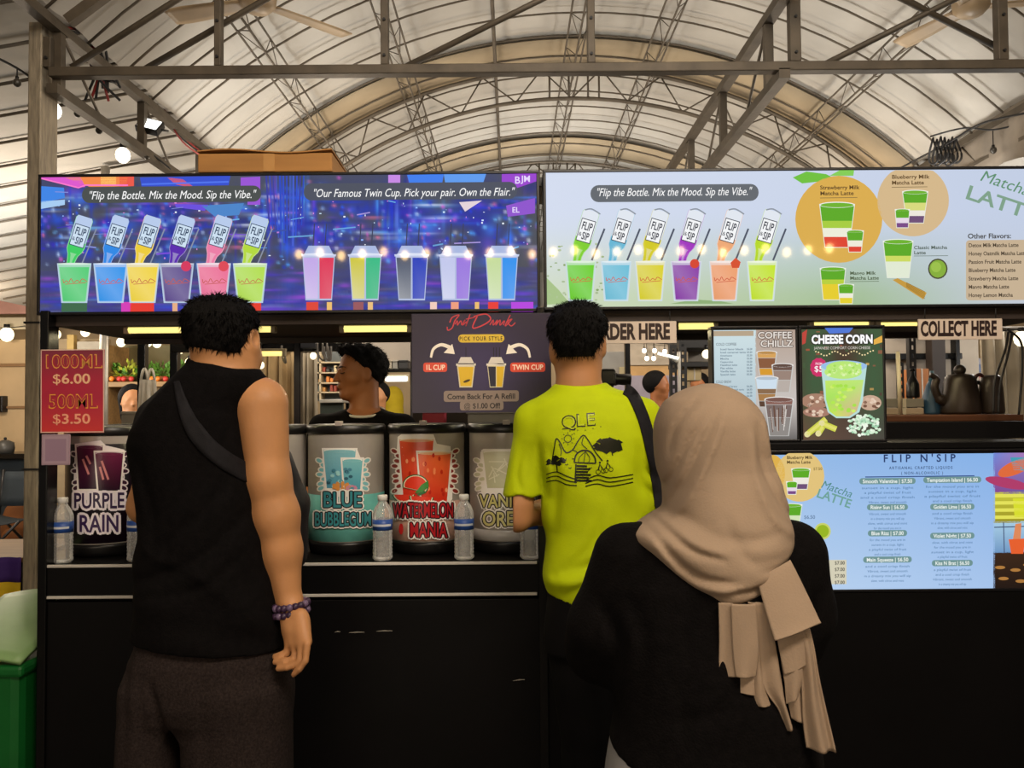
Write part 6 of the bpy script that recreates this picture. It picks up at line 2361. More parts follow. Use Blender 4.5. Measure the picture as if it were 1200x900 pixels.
# lower wrap that swings out over the left shoulder
Sc.loft(g.loft([(594, 780, 880, -.0, .112), (604, 762, 905, -.003, .13), (613, 748, 912, -.006, .14), (621, 738, 916, -.01, .146), (629, 739, 917, -.014, .15), (642, 750, 915, -.018, .152), (656, 766, 908, -.022, .15), (673, 788, 890, -.026, .142), (684, 802, 868, -.03, .13), (690, 812, 850, -.03, .12)]), k=.012)
Sc.warp(crease(g, [([(763, 603), (778, 620), (796, 632), (824, 640)], 0.0100, 3.2), ([(764, 596), (782, 612), (800, 624), (828, 634)], -0.0060, 4), ([(752, 612), (775, 640), (800, 658), (835, 663)], 0.0080, 3.5), ([(750, 620), (772, 650), (800, 670), (850, 670)], -0.0085, 5),
                   ([(826, 478), (806, 520), (790, 560), (777, 592)], 0.0076, 3.5), ([(820, 476), (796, 512), (782, 548), (776, 575)], 0.0068, 3), ([(832, 486), (815, 530), (797, 570), (782, 598)], -0.0076, 4), ([(808, 466), (784, 496), (776, 530)], 0.0059, 3),
                   ([(870, 500), (876, 540), (890, 575), (914, 602)], 0.0085, 4), ([(880, 490), (888, 530), (904, 566)], -0.0068, 4), ([(862, 510), (866, 560), (884, 600), (912, 618)], -0.0068, 5),
                   ([(914, 640), (890, 650), (860, 652)], 0.0060, 4), ([(905, 655), (870, 670), (830, 674)], 0.0085, 4), ([(790, 600), (815, 615), (850, 620), (890, 612)], 0.0051, 6), ([(830, 600), (850, 640), (890, 640)], 0.0051, 6)]))
Sc.ell(g.p(830, 530, .15), (40 * k, .075, 58 * k), op='s', k=.02)
scf = Sc.build('headscarf', M_hij, wom)


def tail(name, left, right, n=28, depth=lambda u, v: 0, nw=22):
    """hanging end of the scarf: pleated cloth between its left and right outlines (photo pixels at the figure)"""
    Lp, Rp = spline(left, 10), spline(right, 10)
    m = MB()

    def at(L_, v):
        t = v * (len(L_) - 1)
        i = min(len(L_) - 2, int(t))
        return tuple(L_[i][d] + (L_[i + 1][d] - L_[i][d]) * (t - i) for d in (0, 1))

    def fn(u, v):
        a, b_ = at(Lp, v), at(Rp, v)
        x, y = a[0] + (b_[0] - a[0]) * u, a[1] + (b_[1] - a[1]) * u
        return Vector(g.p(x, y, depth(u, v)))
    m.grid(fn, nw, n)
    return m.build(name, M_hij, scf, smooth=True, solid=.003)


def dp(base, amp, w, ph, tilt=0.0):
    return lambda u, v: base + tilt * v + amp * math.sin(w * u + ph + .8 * v) * (.35 + .65 * v)


tail('scarf_tail', [(858, 684), (860.5, 722), (866, 771), (883, 799), (891, 821)], [(869, 684), (878, 729), (885, 771), (888, 789), (896, 817)], depth=dp(-.160, .006, 5, .5))
tail('scarf_tail', [(850, 684), (857, 705), (856, 780), (859, 793)], [(860, 684), (861, 722), (869, 775), (875, 795)], depth=dp(-.158, .006, 5, 2))
tail('scarf_tail', [(828, 686), (830, 762), (834, 778)], [(858, 686), (856, 762), (856.5, 782)], depth=dp(-.158, .005, 4, 1))
tail('scarf_tail', [(818, 684), (819, 725), (818.5, 763)], [(833, 684), (834, 725), (836, 761)], depth=dp(-.163, .005, 4, 0))
tail('scarf_tail', [(830, 684), (832, 733), (835, 760)], [(855, 684), (858.5, 733), (856, 760.5)], depth=dp(-.172, .006, 4.2, 2.4))
tail('scarf_tail', [(880, 700), (888, 760), (897, 808)], [(900, 700), (905, 760), (909, 813)], depth=dp(-.154, .004, 5, 1))
tail('scarf_tail', [(890, 690), (904, 752), (908, 810), (912, 838)], [(908, 690), (918, 725), (926, 771), (942, 842)], depth=dp(-.166, .010, 8, .3))
tail('scarf_tail', [(878, 700), (886, 759), (889, 790)], [(900, 700), (905, 754), (902, 779)], depth=dp(-.170, .006, 5, 1.5))
tail('scarf_tail', [(876, 702), (880, 728), (886, 758)], [(912, 694), (913, 720), (912, 748)], depth=dp(-.169, .005, 4, 2.5))
tail('scarf_tail', [(860, 660), (866, 692), (871, 718)], [(896, 640), (910, 674), (920, 701)], depth=dp(-.152, .005, 4, 2.8, -.044))
shoes(wom, an)

# ------------------------------------------------------------------ server behind the dispensers
g = Fig(3.45)
k = g.k
c0 = g.p(424, 500)
srv = thing('person', 'server with short black hair and black tee behind the dispensers, looking down to the side', 'person', (c0[0], g.Y, 0))
sh_rows = [(478, 408, 446, .0, .06), (482, 397, 455, .0, .08), (487, 376, 474, 0, .095), (495, 368, 482, 0, .105), (510, 366, 484, 0, .115), (560, 372, 478, 0, .12), (620, 374, 476, 0, .118), (690, 372, 478, 0, .12)]
B = Sculpt((-1.0, 3.0, -.01), (-.3, 3.75, 1.78), .0055)
B.loft(g.loft([(py, xa + 6, xb - 6, dc, hd - .018) for py, xa, xb, dc, hd in sh_rows]), k=0)
B.ell(g.p(425, 700), (.16, .115, .13), k=.04)
for a_, b_, ra, rb in (((428, 452, 0), (427, 484, 0), 15.5, 17.5), ((376, 500, 0), (366, 580, -.02), 14, 11), ((366, 580, -.02), (385, 600, -.24), 11, 8), ((474, 500, 0), (484, 580, -.02), 14, 11), ((484, 580, -.02), (460, 600, -.24), 11, 8)):
    B.cone(g.p(*a_), g.p(*b_), ra * k, rb * k, .022)
hc = g.p(421.5, 437, 0)
fw = np.array((-.86, -.51, 0))
q, ax = add_head(B, hc, fw, .236)
add_hand(B, g.p(385, 600, -.24), (.4, -.7, .1), (0, .2, 1), L=.17, curl=.5, side=1)
add_hand(B, g.p(460, 600, -.24), (-.4, -.7, .1), (0, .2, 1), L=.17, curl=.5, side=-1)
hips = [g.p(402, 720), g.p(448, 720)]
kn = [g.p(402, 790), g.p(448, 790)]
an = [g.p(402, 850), g.p(448, 850)]
for a_ in an:
    a_[2] = .09
for b_ in kn:
    b_[2] = .48
add_legs(B, hips, kn, an, (.08, .058, .045), toe=(0, -1))
B.build('body', M_skin2, srv)
T = Sculpt((-1.0, 3.1, .8), (-.3, 3.7, 1.55), .006)
T.loft(g.loft(sh_rows), k=0)
T.cone(g.p(378, 500), g.p(368, 560, -.01), 15.5 * k, 16.5 * k, .02)
T.cone(g.p(472, 500), g.p(482, 560, -.01), 15.5 * k, 16.5 * k, .02)
T.cone(g.p(428, 440, -.03), g.p(428, 476, -.03), 20 * k, 20 * k, .01, op='s')
T.build('t_shirt', M_blackc, srv)
m = MB()
cc = Vector(g.p(428.5, 479, -.012))
m.tube([cc + Vector((22 * k * math.cos(a), .096 * math.sin(a), .022 * math.sin(a) - .012)) for a in [i * math.pi / 16 for i in range(32)]], .006, n=8, closed=True)
m.build('collar_band', mat('white_ribbing', '#c9c2b8', .8), srv, smooth=True)
Hr = Sculpt((-.85, 3.2, 1.4), (-.4, 3.7, 1.85), .0045)
Hr.ell(hc - fw * .022 + np.array((0, 0, .028)), (.083, .105, .098), ax, k=0)
Hr.ell(hc + fw * .045 + np.array((0, 0, .088)), (.074, .062, .036), ax, k=.03)
Hr.warp(lambda X, Y, Z: .0035 * np.sin(95 * X + 60 * Z) * np.sin(90 * Y + 20) + .003 * np.sin(150 * X + 5) * np.sin(90 * Z))
Hr.cut(hc + fw * .05 + np.array((0, 0, .062)), (fw[0] * .8, fw[1] * .8, -.75))
Hr.cut(hc + np.array((0, 0, -.062)), (0, 0, -1))
for e in (-1, 1):
    Hr.ell(q(.345 * e, .02, -.06), (.02, .036, .036), ax, op='s', k=.008)
tufts(Hr.build('hair', M_hair, srv), 1600, .015, .0016, 3, down=.3)
m = MB()
for e in (-1, 1):
    m.tube([Vector(q(.06 * e, .405, .085)), Vector(q(.13 * e, .392, .1)), Vector(q(.2 * e, .335, .085))], [.0028, .0034, .002], n=6)
    m.tube([Vector(q(.07 * e, .385, -.01)), Vector(q(.13 * e, .383, -.022)), Vector(q(.19 * e, .345, -.008))], .0016, n=6)
m.build('eyebrow', M_hair, srv, smooth=True)
L2 = Sculpt((-1.0, 3.15, .02), (-.3, 3.75, .85), .008)
L2.loft(g.loft([(665, 374, 476, 0, .115), (715, 374, 476, 0, .12)]), k=0)
for x in (402, 448):
    a_ = g.p(x, 850)
    a_[2] = .08
    L2.cone(g.p(x, 715), a_, .085, .06, .03)
L2.build('trousers', M_trou, srv)
shoes(srv, an, (0, -1))
# ================================================================== STALLS AND PEOPLE FURTHER BACK
def FL(Y):
    """picture row of the floor at a depth"""
    return 480 + CAM.z * F / Y


def slab(name, label, cat, rects, group=None):
    """a thing of boxes: rects = [(part name, x0, y0, x1, y1, Y, depth, material)] in photo pixels at depth Y"""
    xs = [P((r[1] + r[3]) / 2, r[4], r[5]) for r in rects]
    t = thing(name, label, cat, (xs[0].x, rects[0][5], min(v.z for v in xs)), group)
    for pn, x0, y0, x1, y1, Y, dp, m in rects:
        MB().pbox(x0, y0, x1, y1, Y, Y + dp, bev=min(.004, dp / 4)).build(pn, m, t)
    return t


def bg_person(px, top, Y, label, fwd, cloth, hair, skin=M_skin2, scarf=None, shoulder=.21):
    k = Y / F
    h0 = P(px, top, Y)
    c = np.array((h0.x, Y, h0.z - .105))
    t = thing('person', label, 'person', (h0.x, Y, 0))
    z0 = h0.z
    B = Sculpt((c[0] - .4, Y - .35, -.01), (c[0] + .4, Y + .35, z0 + .03), .012)
    q, ax = add_head(B, c, fwd, .232)
    x = c[0]
    B.cone((x, Y, z0 - .2), (x, Y, z0 - .3), .055, .06, .03)
    rows = [(z0 - .30, x, Y, .09, .06), (z0 - .34, x, Y, shoulder - .02, .085), (z0 - .5, x, Y, .17, .1), (z0 - .72, x, Y, .15, .095), (z0 - .9, x, Y, .17, .105)]
    B.loft(rows, k=.03)
    ff = np.array((fwd[0], fwd[1], 0))
    for e in (-1, 1):
        s_ = np.array((x + e * shoulder, Y, z0 - .36))
        el = np.array((x + e * (shoulder + .03), Y, z0 - .66))
        B.cone(s_, el, .05, .042, .03)
        wr_ = el + ff * .2 + np.array((0, 0, -.08))
        B.cone(el, wr_, .04, .028, .02)
        add_hand(B, wr_, ff + np.array((0, 0, -.3)), (0, 0, 1), L=.17, curl=.4, side=e)
        B.cone((x + e * .08, Y, z0 - .9), (x + e * .09, Y, .5), .08, .058, .03)
        B.cone((x + e * .09, Y, .5), (x + e * .09, Y, .06), .058, .04, .03)
        B.cone((x + e * .09, Y, .04), np.array((x + e * .09, Y, .035)) + ff * .16, .04, .032, .02)
    B.build('body', skin, t)
    T = Sculpt((c[0] - .4, Y - .3, z0 - 1.0), (c[0] + .4, Y + .3, z0 - .2), .012)
    T.loft([(z, a, b_, rx + .018, ry + .018) for z, a, b_, rx, ry in rows], k=0)
    for e in (-1, 1):
        T.cone((x + e * (shoulder - .01), Y, z0 - .36), (x + e * (shoulder + .02), Y, z0 - .58), .062, .06, .03)
    T.build('top', cloth, t)
    T = Sculpt((c[0] - .4, Y - .3, .04), (c[0] + .4, Y + .3, z0 - .78), .014)
    T.loft([(z0 - .95, x, Y, .18, .115), (z0 - .8, x, Y, .16, .105)], k=0)
    for e in (-1, 1):
        T.cone((x + e * .085, Y, z0 - .92), (x + e * .09, Y, .09), .092, .065, .03)
    T.build('trousers', M_trou, t)
    Hh = Sculpt((c[0] - .25, Y - .25, z0 - .55), (c[0] + .25, Y + .25, z0 + .04), .009)
    if scarf:
        Hh.ell(c + np.array((0, 0, .005)), (.1, .12, .125), ax, k=0)
        Hh.cone(c - np.array((0, 0, .06)), c - np.array((0, 0, .17)), .095, .115, .05)
        Hh.ell(c + np.array((*fwd, 0)) * .13 - np.array((0, 0, .02)), (.06, .08, .085), ax, op='s', k=.01)
        Hh.build('headscarf', scarf, t)
    else:
        Hh.ell(c - ff * .018 + np.array((0, 0, .024)), (.084, .102, .097), ax, k=0)
        if hair == 'long':
            Hh.cone(c - ff * .05 + np.array((0, 0, .02)), c - ff * .06 - np.array((0, 0, .22)), .085, .06, .03)
        Hh.cut(c + ff * .05 + np.array((0, 0, .05)), (ff[0], ff[1], -.6))
        if hair != 'long':
            Hh.cut(c - np.array((0, 0, .06)), (0, 0, -1))
        Hh.build('hair', M_hair, t)
    return t


M_navy = mat('dark_navy_cloth', '#14151c', .85)
M_mint = mat('mint_cloth', '#a9c4b4', .8)
M_mustard = mat('mustard_scarf', '#b8a018', .8)
bg_person(155, 452, 5.7, 'woman with long dark hair behind the white carrier bags', (.5, -.85), M_navy, 'long', skin=M_skin3)
bg_person(770, 436, 6.4, 'man with cropped hair in a dark top beyond the order here board', (.9, -.3), M_navy, 'short')
bg_person(461, 455, 8.6, 'person in a mustard headscarf and mint top behind the server', (.3, .95), M_mint, None, scarf=M_mustard)
bg_person(444, 449, 6.8, 'person with short hair just behind the ear of the server', (-.3, -.95), mat('white_cloth', '#b8b2aa', .8), 'short', skin=M_skin3)
bg_person(819, 438, 7.25, 'person in a dark top seen between the slotted posts and the coffee screen', (-.6, -.8), M_navy, 'short')

# uprights and rails of the stall behind
for px, Y, w, lab in ((203, 4.4, 9, 'black upright just left of the shoulder of the man in black'), (165, 4.4, 9, 'black upright that carries the white carrier bags'),
                      (348, 3.95, 8, 'black upright in the gap right of the arm of the man in black'), (736, 4.6, 6, 'slim dark upright left of the cropped haired man')):
    x = P(px, 440, Y).x
    k = Y / F * w / 2
    t = thing('stall_upright', lab, 'post', (x, Y, 0))
    MB().box((x - k, Y, .0), (x + k, Y + .05, P(px, 392, Y).z), bev=.004).build('upright', M_blackgl, t)
    MB().box((x - .06, Y - .05, 0), (x + .06, Y + .1, .01)).build('foot', M_blackgl, t)
slab('stall_rail', 'black rail with hanging wires above the server', 'rail', [('rail', 200, 402, 412, 412, 3.97, .06, M_blackgl), ('junction_box', 352, 398, 370, 408, 3.93, .04, mat('grey_junction_box', '#3a3b40', .5))])
t = thing('cable_loop', 'pale loops of cable hanging from the rail above the server', 'cable', P(375, 420, 3.93))
for a_, b_, c_ in ((330, 332, 405), (372, 380, 402), (378, 388, 402), (383, 384, 402)):
    MB().tube(spline([P(a_, c_, 3.93), P(a_ + 1, c_ + 14, 3.93), P((a_ + b_) / 2 + 4, c_ + 20, 3.93), P(b_, c_ + 4, 3.93)], 5), .005, n=6).build('loop', mat('pale_cable', '#8f8880', .5), t, smooth=True)

# stall with plants and fruit at the left
M_leaf = mat('green_leaf', '#4f7a22', .6, var=.4, scale=20)
M_leafy = mat('yellow_green_leaf', '#8a8f26', .6, var=.4, scale=20)
M_wood = mat('warm_shelf_wood', '#8a6a40', .6, var=.2, stretch=(.5, 5, 5))
slab('produce_shelf', 'wooden shelf carrying fruit and greenery behind the red price sheet', 'shelf', [('board', 126, 447, 262, 453, 6.4, .35, M_wood), ('back_panel', 126, 404, 262, 447, 6.75, .02, mat('dim_olive_panel', '#5a5030', .7)), ('side_panel', 120, 404, 126, FL(6.4), 6.4, .35, M_wood), ('side_panel', 262, 404, 268, FL(6.4), 6.4, .35, M_wood)])
rp = random.Random(5)
for i, (px, py, s_) in enumerate(((136, 440, 10), (150, 438, 12), (174, 440, 11), (190, 438, 11), (212, 438, 12), (238, 439, 12))):
    c = P(px, 447, 6.5)
    k = 6.5 / F
    t = thing('potted_plant', ('bushy green plant at the left end of the produce shelf', 'yellow green plant second on the produce shelf', 'green plant between the two black uprights, left one', 'green plant between the two black uprights, right one',
                               'green plant right of the second black upright', 'yellow green plant nearest the neck of the man in black')[i], 'plant', c, 'plants on the produce shelf')
    MB().lathe(c, [(0, 0), (4 * k, 0), (5 * k, 6 * k), (4.4 * k, 6 * k), (0, 5 * k)], n=14).build('pot', mat('terracotta', '#8a4a28', .7), t, smooth=True)
    m = MB()
    for j in range(70):
        d = Vector((rp.gauss(0, 1), rp.gauss(0, .7), abs(rp.gauss(.8, .7)))).normalized()
        p0 = c + Vector((0, 0, 6 * k))
        p1 = p0 + d * rp.uniform(.5, 1) * s_ * k * 1.25
        sd = d.cross(Vector((rp.random(), rp.random(), rp.random()))).normalized() * 2.2 * k
        m.add([p1, p1 + d * 3 * k + sd, p1 + d * 7 * k, p1 + d * 3 * k - sd], [(0, 1, 2, 3)])
        if j % 6 == 0:
            m.tube([p0, p1], .4 * k, n=4)
    m.build('leaves', M_leafy if i in (1, 5) else M_leaf, t)
    for j in range(2):
        o = MB().ball(P(px - 5 + 9 * j, 444, 6.42), 3.1 * k, 10).build('fruit', mat('red_fruit' if (i + j) % 3 else 'orange_fruit', '#b8342a' if (i + j) % 3 else '#d87a28', .4), smooth=True)
        tag(o, ('%s fruit lying in front of the %s plant on the produce shelf' % ('right' if j else 'left', ('first', 'second', 'third', 'fourth', 'fifth', 'last')[i])), 'fruit', 'fruit on the produce shelf')
# carrier bags on the upright
for i, (px, lab) in enumerate(((170, 'white plastic carrier bag hanging on the black upright, front one'), (178, 'white plastic carrier bag hanging on the black upright, rear one'))):
    k = 4.36 / F
    c = P(px, 481, 4.34 + .02 * i)
    t = thing('carrier_bag', lab, 'bag', c, 'carrier bags on the upright')
    m = MB()
    m.grid(lambda u, v: c + Vector(((u - .5) * (15 - 4 * v) * k, .012 * math.sin(u * 14) * (1 - v) - .01, v * 36 * k)), 16, 8)
    m.build('bag_body', mat('white_thin_plastic', '#d8d0c0', .5), t, smooth=True, solid=.004)
    for s_ in (-1, 1):
        MB().tube([c + Vector((s_ * 4 * k, -.01, 36 * k)), c + Vector((s_ * 2 * k, -.01, 46 * k)), c + Vector((0, -.01, 49 * k))], 1.5 * k, n=6).build('bag_handle', mat('white_thin_plastic', '#b0a794'), t, smooth=True)
slab('box', 'white packing box on the ledge under the carrier bags', 'box', [('carton', 142, 484, 166, 497, 4.2, .14, mat('off_white_carton', '#aaa294', .7)), ('lid', 141, 482, 167, 485.5, 4.19, .16, mat('off_white_carton', '#aaa294'))])
slab('ledge', 'dark ledge behind the dispensers on the left', 'counter', [('top', 120, 497, 232, 503, 3.6, .75, M_blackgl), ('front', 124, 503, 228, FL(3.75), 3.75, .03, M_black)])
slab('storage_shelf', 'grey boarded wall unit behind the red price sheet', 'cabinet', [('panel', 48, 397, 126, FL(7.2), 7.2, .05, mat('warm_grey_board', '#a08a68', .7)), ('upright', 54, 392, 60, 470, 7.1, .06, mat('pale_wood_strip', '#b89858', .6)), ('upright', 78, 392, 86, 470, 7.1, .06, mat('pale_wood_strip', '#b89858')), ('panel', 90, 400, 124, 425, 7.08, .03, mat('light_panel', '#a89c88', .7))])

# curtains and shop behind the server
def curtain(name, label, x0, x1, y0, y1, Y, m_, n=5, slant=0):
    a, b_ = P(x0, y0, Y), P(x1, y1, Y)
    t = thing(name, label, 'curtain', ((a.x + b_.x) / 2, Y, b_.z))
    m = MB()
    m.grid(lambda u, v: Vector((a.x + (b_.x - a.x) * u + slant * v, Y + .03 * math.sin(u * n * 6.28 + v * 1.5) + .015 * math.sin(u * 31), a.z + (b_.z - a.z) * v)), n * 10, 12)
    m.build('cloth', m_, t, smooth=True, solid=.005)
    MB().tube([(a.x, Y, a.z + .015), (b_.x, Y, a.z + .015)], .014, n=8).build('curtain_rod', M_rib, t, smooth=True)
    return t


M_cur = mat('off_white_curtain', '#a39782', .85, var=.15, scale=4, bump=.1)
M_cur2 = mat('beige_curtain', '#a98f66', .85, var=.15, scale=4, bump=.1)
curtain('curtain', 'beige curtain just right of the shoulder of the man in black', 310, 346, 413, FL(4.9) - 2, 4.9, M_cur2, 3)
curtain('curtain', 'off-white curtain left of the face of the server', 350, 372, 414, FL(4.7) - 2, 4.7, M_cur, 3)
curtain('curtain', 'slanting off-white canvas curtain at the far right edge under the screens', 1150, 1215, 388, FL(5.2) - 2, 5.2, M_cur, 4, slant=.05)
M_plaster = mat('grey_plaster_sheet', '#988d7f', .8, var=.15, scale=3)
slab('partition', 'grey partition board above and right of the server', 'partition', [('board', 405, 385, 484, 433, 5.6, .03, M_plaster), ('bottom_rail', 449, 432, 484, 436, 5.58, .05, M_blackgl), ('post', 481, 385, 485, FL(5.6), 5.6, .05, M_blackgl), ('post', 405, 385, 409, FL(5.6), 5.6, .05, M_blackgl)])
for x0, x1, col, lab in ((452, 459, '#b0a48e', 'pale box on the rail right of the server, first'), (460, 466, '#8a8478', 'grey box on the rail right of the server, second'), (467, 478, '#2a2724', 'black box on the rail right of the server, third')):
    slab('box', lab, 'box', [('carton', x0, 423, x1, 432, 5.5, .1, mat('box_' + lab.split()[0], col, .6)), ('lid', x0 - .3, 422, x1 + .3, 424, 5.49, .12, mat('box_' + lab.split()[0], col))])
tube_light('tube_light', 'white tube light right of the head of the server', 452, 478, 444, 5.58, m=M_tubew, r=.02)
slab('shop_counter', 'dark counter left of the chin of the server', 'counter', [('top', 374, 468, 402, 472, 5.2, .4, mat('pale_counter_edge', '#a8a49a', .4)), ('front', 375, 472, 402, FL(5.25), 5.25, .03, mat('dark_green_board', '#2a332c', .6))])
shop = thing('shop_shelf', 'bright shop shelving with warm lit stock left of the face of the server', 'shelf', P(382, 468, 6.8))
MB().pbox(362, 412, 402, 470, 6.95, 7.0).build('back_panel', mat('grey_blue_panel', '#6f7678', .7), shop)
for y in (424, 436, 448, 459):
    MB().pbox(362, y, 402, y + 1.6, 6.8, 6.96).build('shelf_board', mat('pale_shelf', '#b9a888', .5), shop)
for x in (362, 374, 400):
    MB().pbox(x, 412, x + 2, 470, 6.8, 6.96).build('shelf_post', mat('pale_shelf', '#b9a888'), shop)
for i in range(16):
    col = rp.choice(['#c87a34', '#b8864a', '#d8c8a0', '#3a3a38', '#8a3a28', '#c8b890', '#5a6a6a'])
    x0 = 364 + (i % 8) * 4.5
    y1 = (436, 448, 459)[i % 3]
    h = rp.uniform(4, 9)
    o = MB().pbox(x0, y1 - h, x0 + 3.6, y1, 6.83, 6.93, bev=.006).build('packet', mat('packet_' + col[1:], col, .5))
    tag(o, 'small coloured packet on the bright shelving left of the face of the server', 'packet', 'packets on the shop shelving')
slab('tissue_box', 'red box on the ledge under the violet poster', 'box', [('carton', 495, 483, 521, 496, 3.8, .12, mat('red_carton', '#a8203a', .5)), ('lid', 494.5, 481.5, 521.5, 484.5, 3.795, .13, mat('red_carton', '#a8203a'))])
slab('rear_bench', 'black bench behind the dispensers under the violet poster', 'counter', [('top', 488, 496, 650, 502, 3.75, .5, M_blackgl), ('front', 490, 502, 646, FL(3.8), 3.8, .03, M_black)])
slab('storage_tray', 'clear plastic tray on the bench behind the milky dispenser', 'tray', [('tray_body', 548, 484, 606, 496, 3.78, .2, mat('cloudy_plastic', '#8f8a84', .3)), ('rim', 546, 482, 608, 485, 3.77, .22, mat('cloudy_plastic', '#8f8a84'))])
slab('rear_wall_panel', 'dark panel behind the rear bench', 'partition', [('panel', 484, 380, 640, FL(4.3), 4.3, .04, mat('dim_brown_panel', '#3a3028', .7))])

# back of the order side
slab('rear_sign_board', 'cream wall panel under the order here board', 'partition', [('board', 706, 395, 800, FL(7.6), 7.6, .04, mat('warm_cream_panel', '#b08c5c', .7)), ('lower_band', 706, 440, 800, 520, 7.58, .03, mat('lilac_panel', '#8f8794', .6)), ('top_band', 706, 395, 800, 428, 7.57, .03, mat('pale_grey_band', '#a09484', .7))])
slab('display_board', 'pale notice panel just right of the ear of the man in yellow', 'board', [('board', 706, 412, 734, 447, 5.4, .03, mat('pale_notice', '#9a958c', .6)), ('strip', 726, 430, 735, 447, 5.38, .02, mat('cream_strip', '#bfae84', .6)), ('stand', 717, 446, 721, FL(5.4), 5.4, .03, M_blackgl)])
M_slot = mat('black_slotted_angle', '#141314', .5)
M_hole = mat('pale_hole', '#a89c88', .7)


def slotted(px, w, y0, y1, Y, label):
    a, b_ = P(px, y0, Y), P(px, y1, Y)
    k = Y / F * w / 2
    t = thing('slotted_post', label, 'post', (a.x, Y, 0))
    m = MB()
    hz = .05
    z = .02
    # two flanges with a ladder of bridges, so that the slots are open
    m.box((a.x - k, Y, 0), (a.x - k * .3, Y + .004, a.z))
    m.box((a.x + k * .3, Y, 0), (a.x + k, Y + .004, a.z))
    while z < a.z:
        m.box((a.x - k * .3, Y, z), (a.x + k * .3, Y + .004, z + hz * .5))
        z += hz
    m.build('angle_post', M_slot, t)
    MB().box((a.x - k, Y + .004, 0), (a.x - k + .004, Y + .04, a.z)).build('side_flange', M_slot, t)
    return t


slotted(789, 8, 404, 520, 5.0, 'black slotted rack post right of the cropped haired man, left of two')
slotted(800, 9, 400, 520, 5.2, 'black slotted rack post right of the cropped haired man, right of two')
slotted(1069, 8, 388, 470, 4.9, 'black slotted rack post left of the blue bottle')
slotted(1056, 6, 425, 470, 5.4, 'black slotted rack post behind the tall straw')
slab('storage_rack', 'black rack shelves left of the coffee screen', 'rack', [('shelf', 795, 424, 842, 430, 5.25, .35, M_slot), ('shelf', 795, 395, 842, 408, 5.25, .35, M_slot), ('back_sheet', 806, 408, 842, 424, 5.6, .02, mat('dim_grey_sheet', '#7a7064', .7))])
slab('carton', 'beige carton on the rack left of the coffee screen', 'box', [('carton', 806, 431, 822, 446, 5.3, .2, mat('beige_carton', '#a8946c', .7)), ('tape', 813, 430.9, 815, 446.1, 5.297, .02, mat('clear_tape', '#b0a698'))])
c = P(828, 415, 5.25)
t = thing('globe_lamp', 'small round warm lamp beside the coffee screen', 'lamp', c)
MB().ball(c, .03, 14).build('globe', M_bulb, t, smooth=True)
MB().tube([c + Vector((0, 0, .028)), c + Vector((0, 0, .06))], .012, n=10).build('cap', M_cap, t, smooth=True)
t = thing('desk_lamp', 'white bar lamp on a bent arm above the cropped haired man', 'lamp', P(784, 470, 4.9))
MB().tube([P(771, 414, 4.9), P(795, 420, 4.9)], .009, n=10).build('lamp_bar', M_tubew, t, smooth=True)
MB().tube(spline([P(783, 418, 4.93), P(793, 424, 4.93), P(796, 440, 4.93), P(795, FL(4.93) - 1, 4.93)], 6), .009, n=8).build('arm', mat('white_enamel', '#b8b2a8', .4), t, smooth=True)
dv = thing('camera', 'black video camera on the left beside the neck of the man in yellow', 'camera', P(720, 452, 3.2))
MB().pbox(703, 432, 722, 452, 3.2, 3.34, bev=.01).build('camera_body', M_cap, dv)
a, b_ = P(716, 444, 3.27), P(739, 445, 3.27)
MB().tube([a, P(722, 444.5, 3.27), P(724, 444.5, 3.27), b_], [.026, .026, .022, .024], n=16).build('lens_barrel', M_cap, dv, smooth=True)
MB().tube([P(713, 452, 3.27), P(713, FL(3.27) - 1, 3.27)], .02, n=10).build('mount', M_cap, dv, smooth=True)

# right end, behind the jugs
slab('wall_unit', 'grey panelled unit with dark rails behind the black jugs', 'cabinet', [('panel', 1034, 386, 1150, FL(6.4), 6.4, .05, M_plaster), ('rail', 1034, 414, 1128, 421, 6.3, .08, M_blackgl), ('post', 1093, 388, 1109, 500, 6.2, .1, mat('dark_brown_post', '#241a14', .6)),
                                                                                  ('post', 1121, 388, 1126, 500, 6.25, .08, M_blackgl), ('rail', 1034, 380, 1100, 389, 6.3, .08, M_blackgl)])
win = slab('lit_shopfront', 'hazy shopfront with red and blue panels behind the dark jug', 'shop', [('panel', 1107, 420, 1172, FL(7.4), 7.4, .04, mat('pale_glassy_panel', '#8a8a94', .4)), ('red_band', 1108, 441, 1172, 456, 7.37, .02, mat('dull_red_band', '#8a3a34', .5)),
                                                                                                  ('blue_band', 1108, 427, 1172, 436, 7.37, .02, mat('dull_blue_band', '#5a6a8a', .5)), ('frame', 1134, 418, 1139, 500, 7.35, .04, mat('pale_frame', '#a09a92', .5))])
slab('cardboard_stack', 'orange brown carton between the slotted post and the brown post', 'box', [('carton', 1073, 432, 1089, 470, 5.8, .25, mat('orange_carton', '#9a6238', .7)), ('tape', 1080, 431.8, 1082, 470.2, 5.797, .02, mat('clear_tape', '#b0a698'))])
slab('stool', 'plain dark stand under the orange brown carton', 'stand', [('top', 1068, 470, 1094, 474, 5.75, .3, M_blackgl), ('leg', 1070, 474, 1073, FL(5.75), 5.76, .05, M_blackgl), ('leg', 1089, 474, 1092, FL(5.75), 5.76, .05, M_blackgl)])
t = thing('cable', 'pair of black cables hanging down past collect here at the right', 'cable', P(1180, 480, 2.9))
for a_, b_ in (((1182, 388), (1166, 446)), ((1186, 390), (1172, 452))):
    MB().tube(spline([P(a_[0], a_[1], 2.9), P(a_[0] - 4, a_[1] + 22, 2.9), P(b_[0], b_[1], 2.9), P(b_[0] - 2, 484, 2.9)], 6), .004, n=6).build('strand', M_cable, t, smooth=True)
t = thing('cable', 'thin black cable running down near the right edge of the picture', 'cable', P(1195, 480, 2.9))
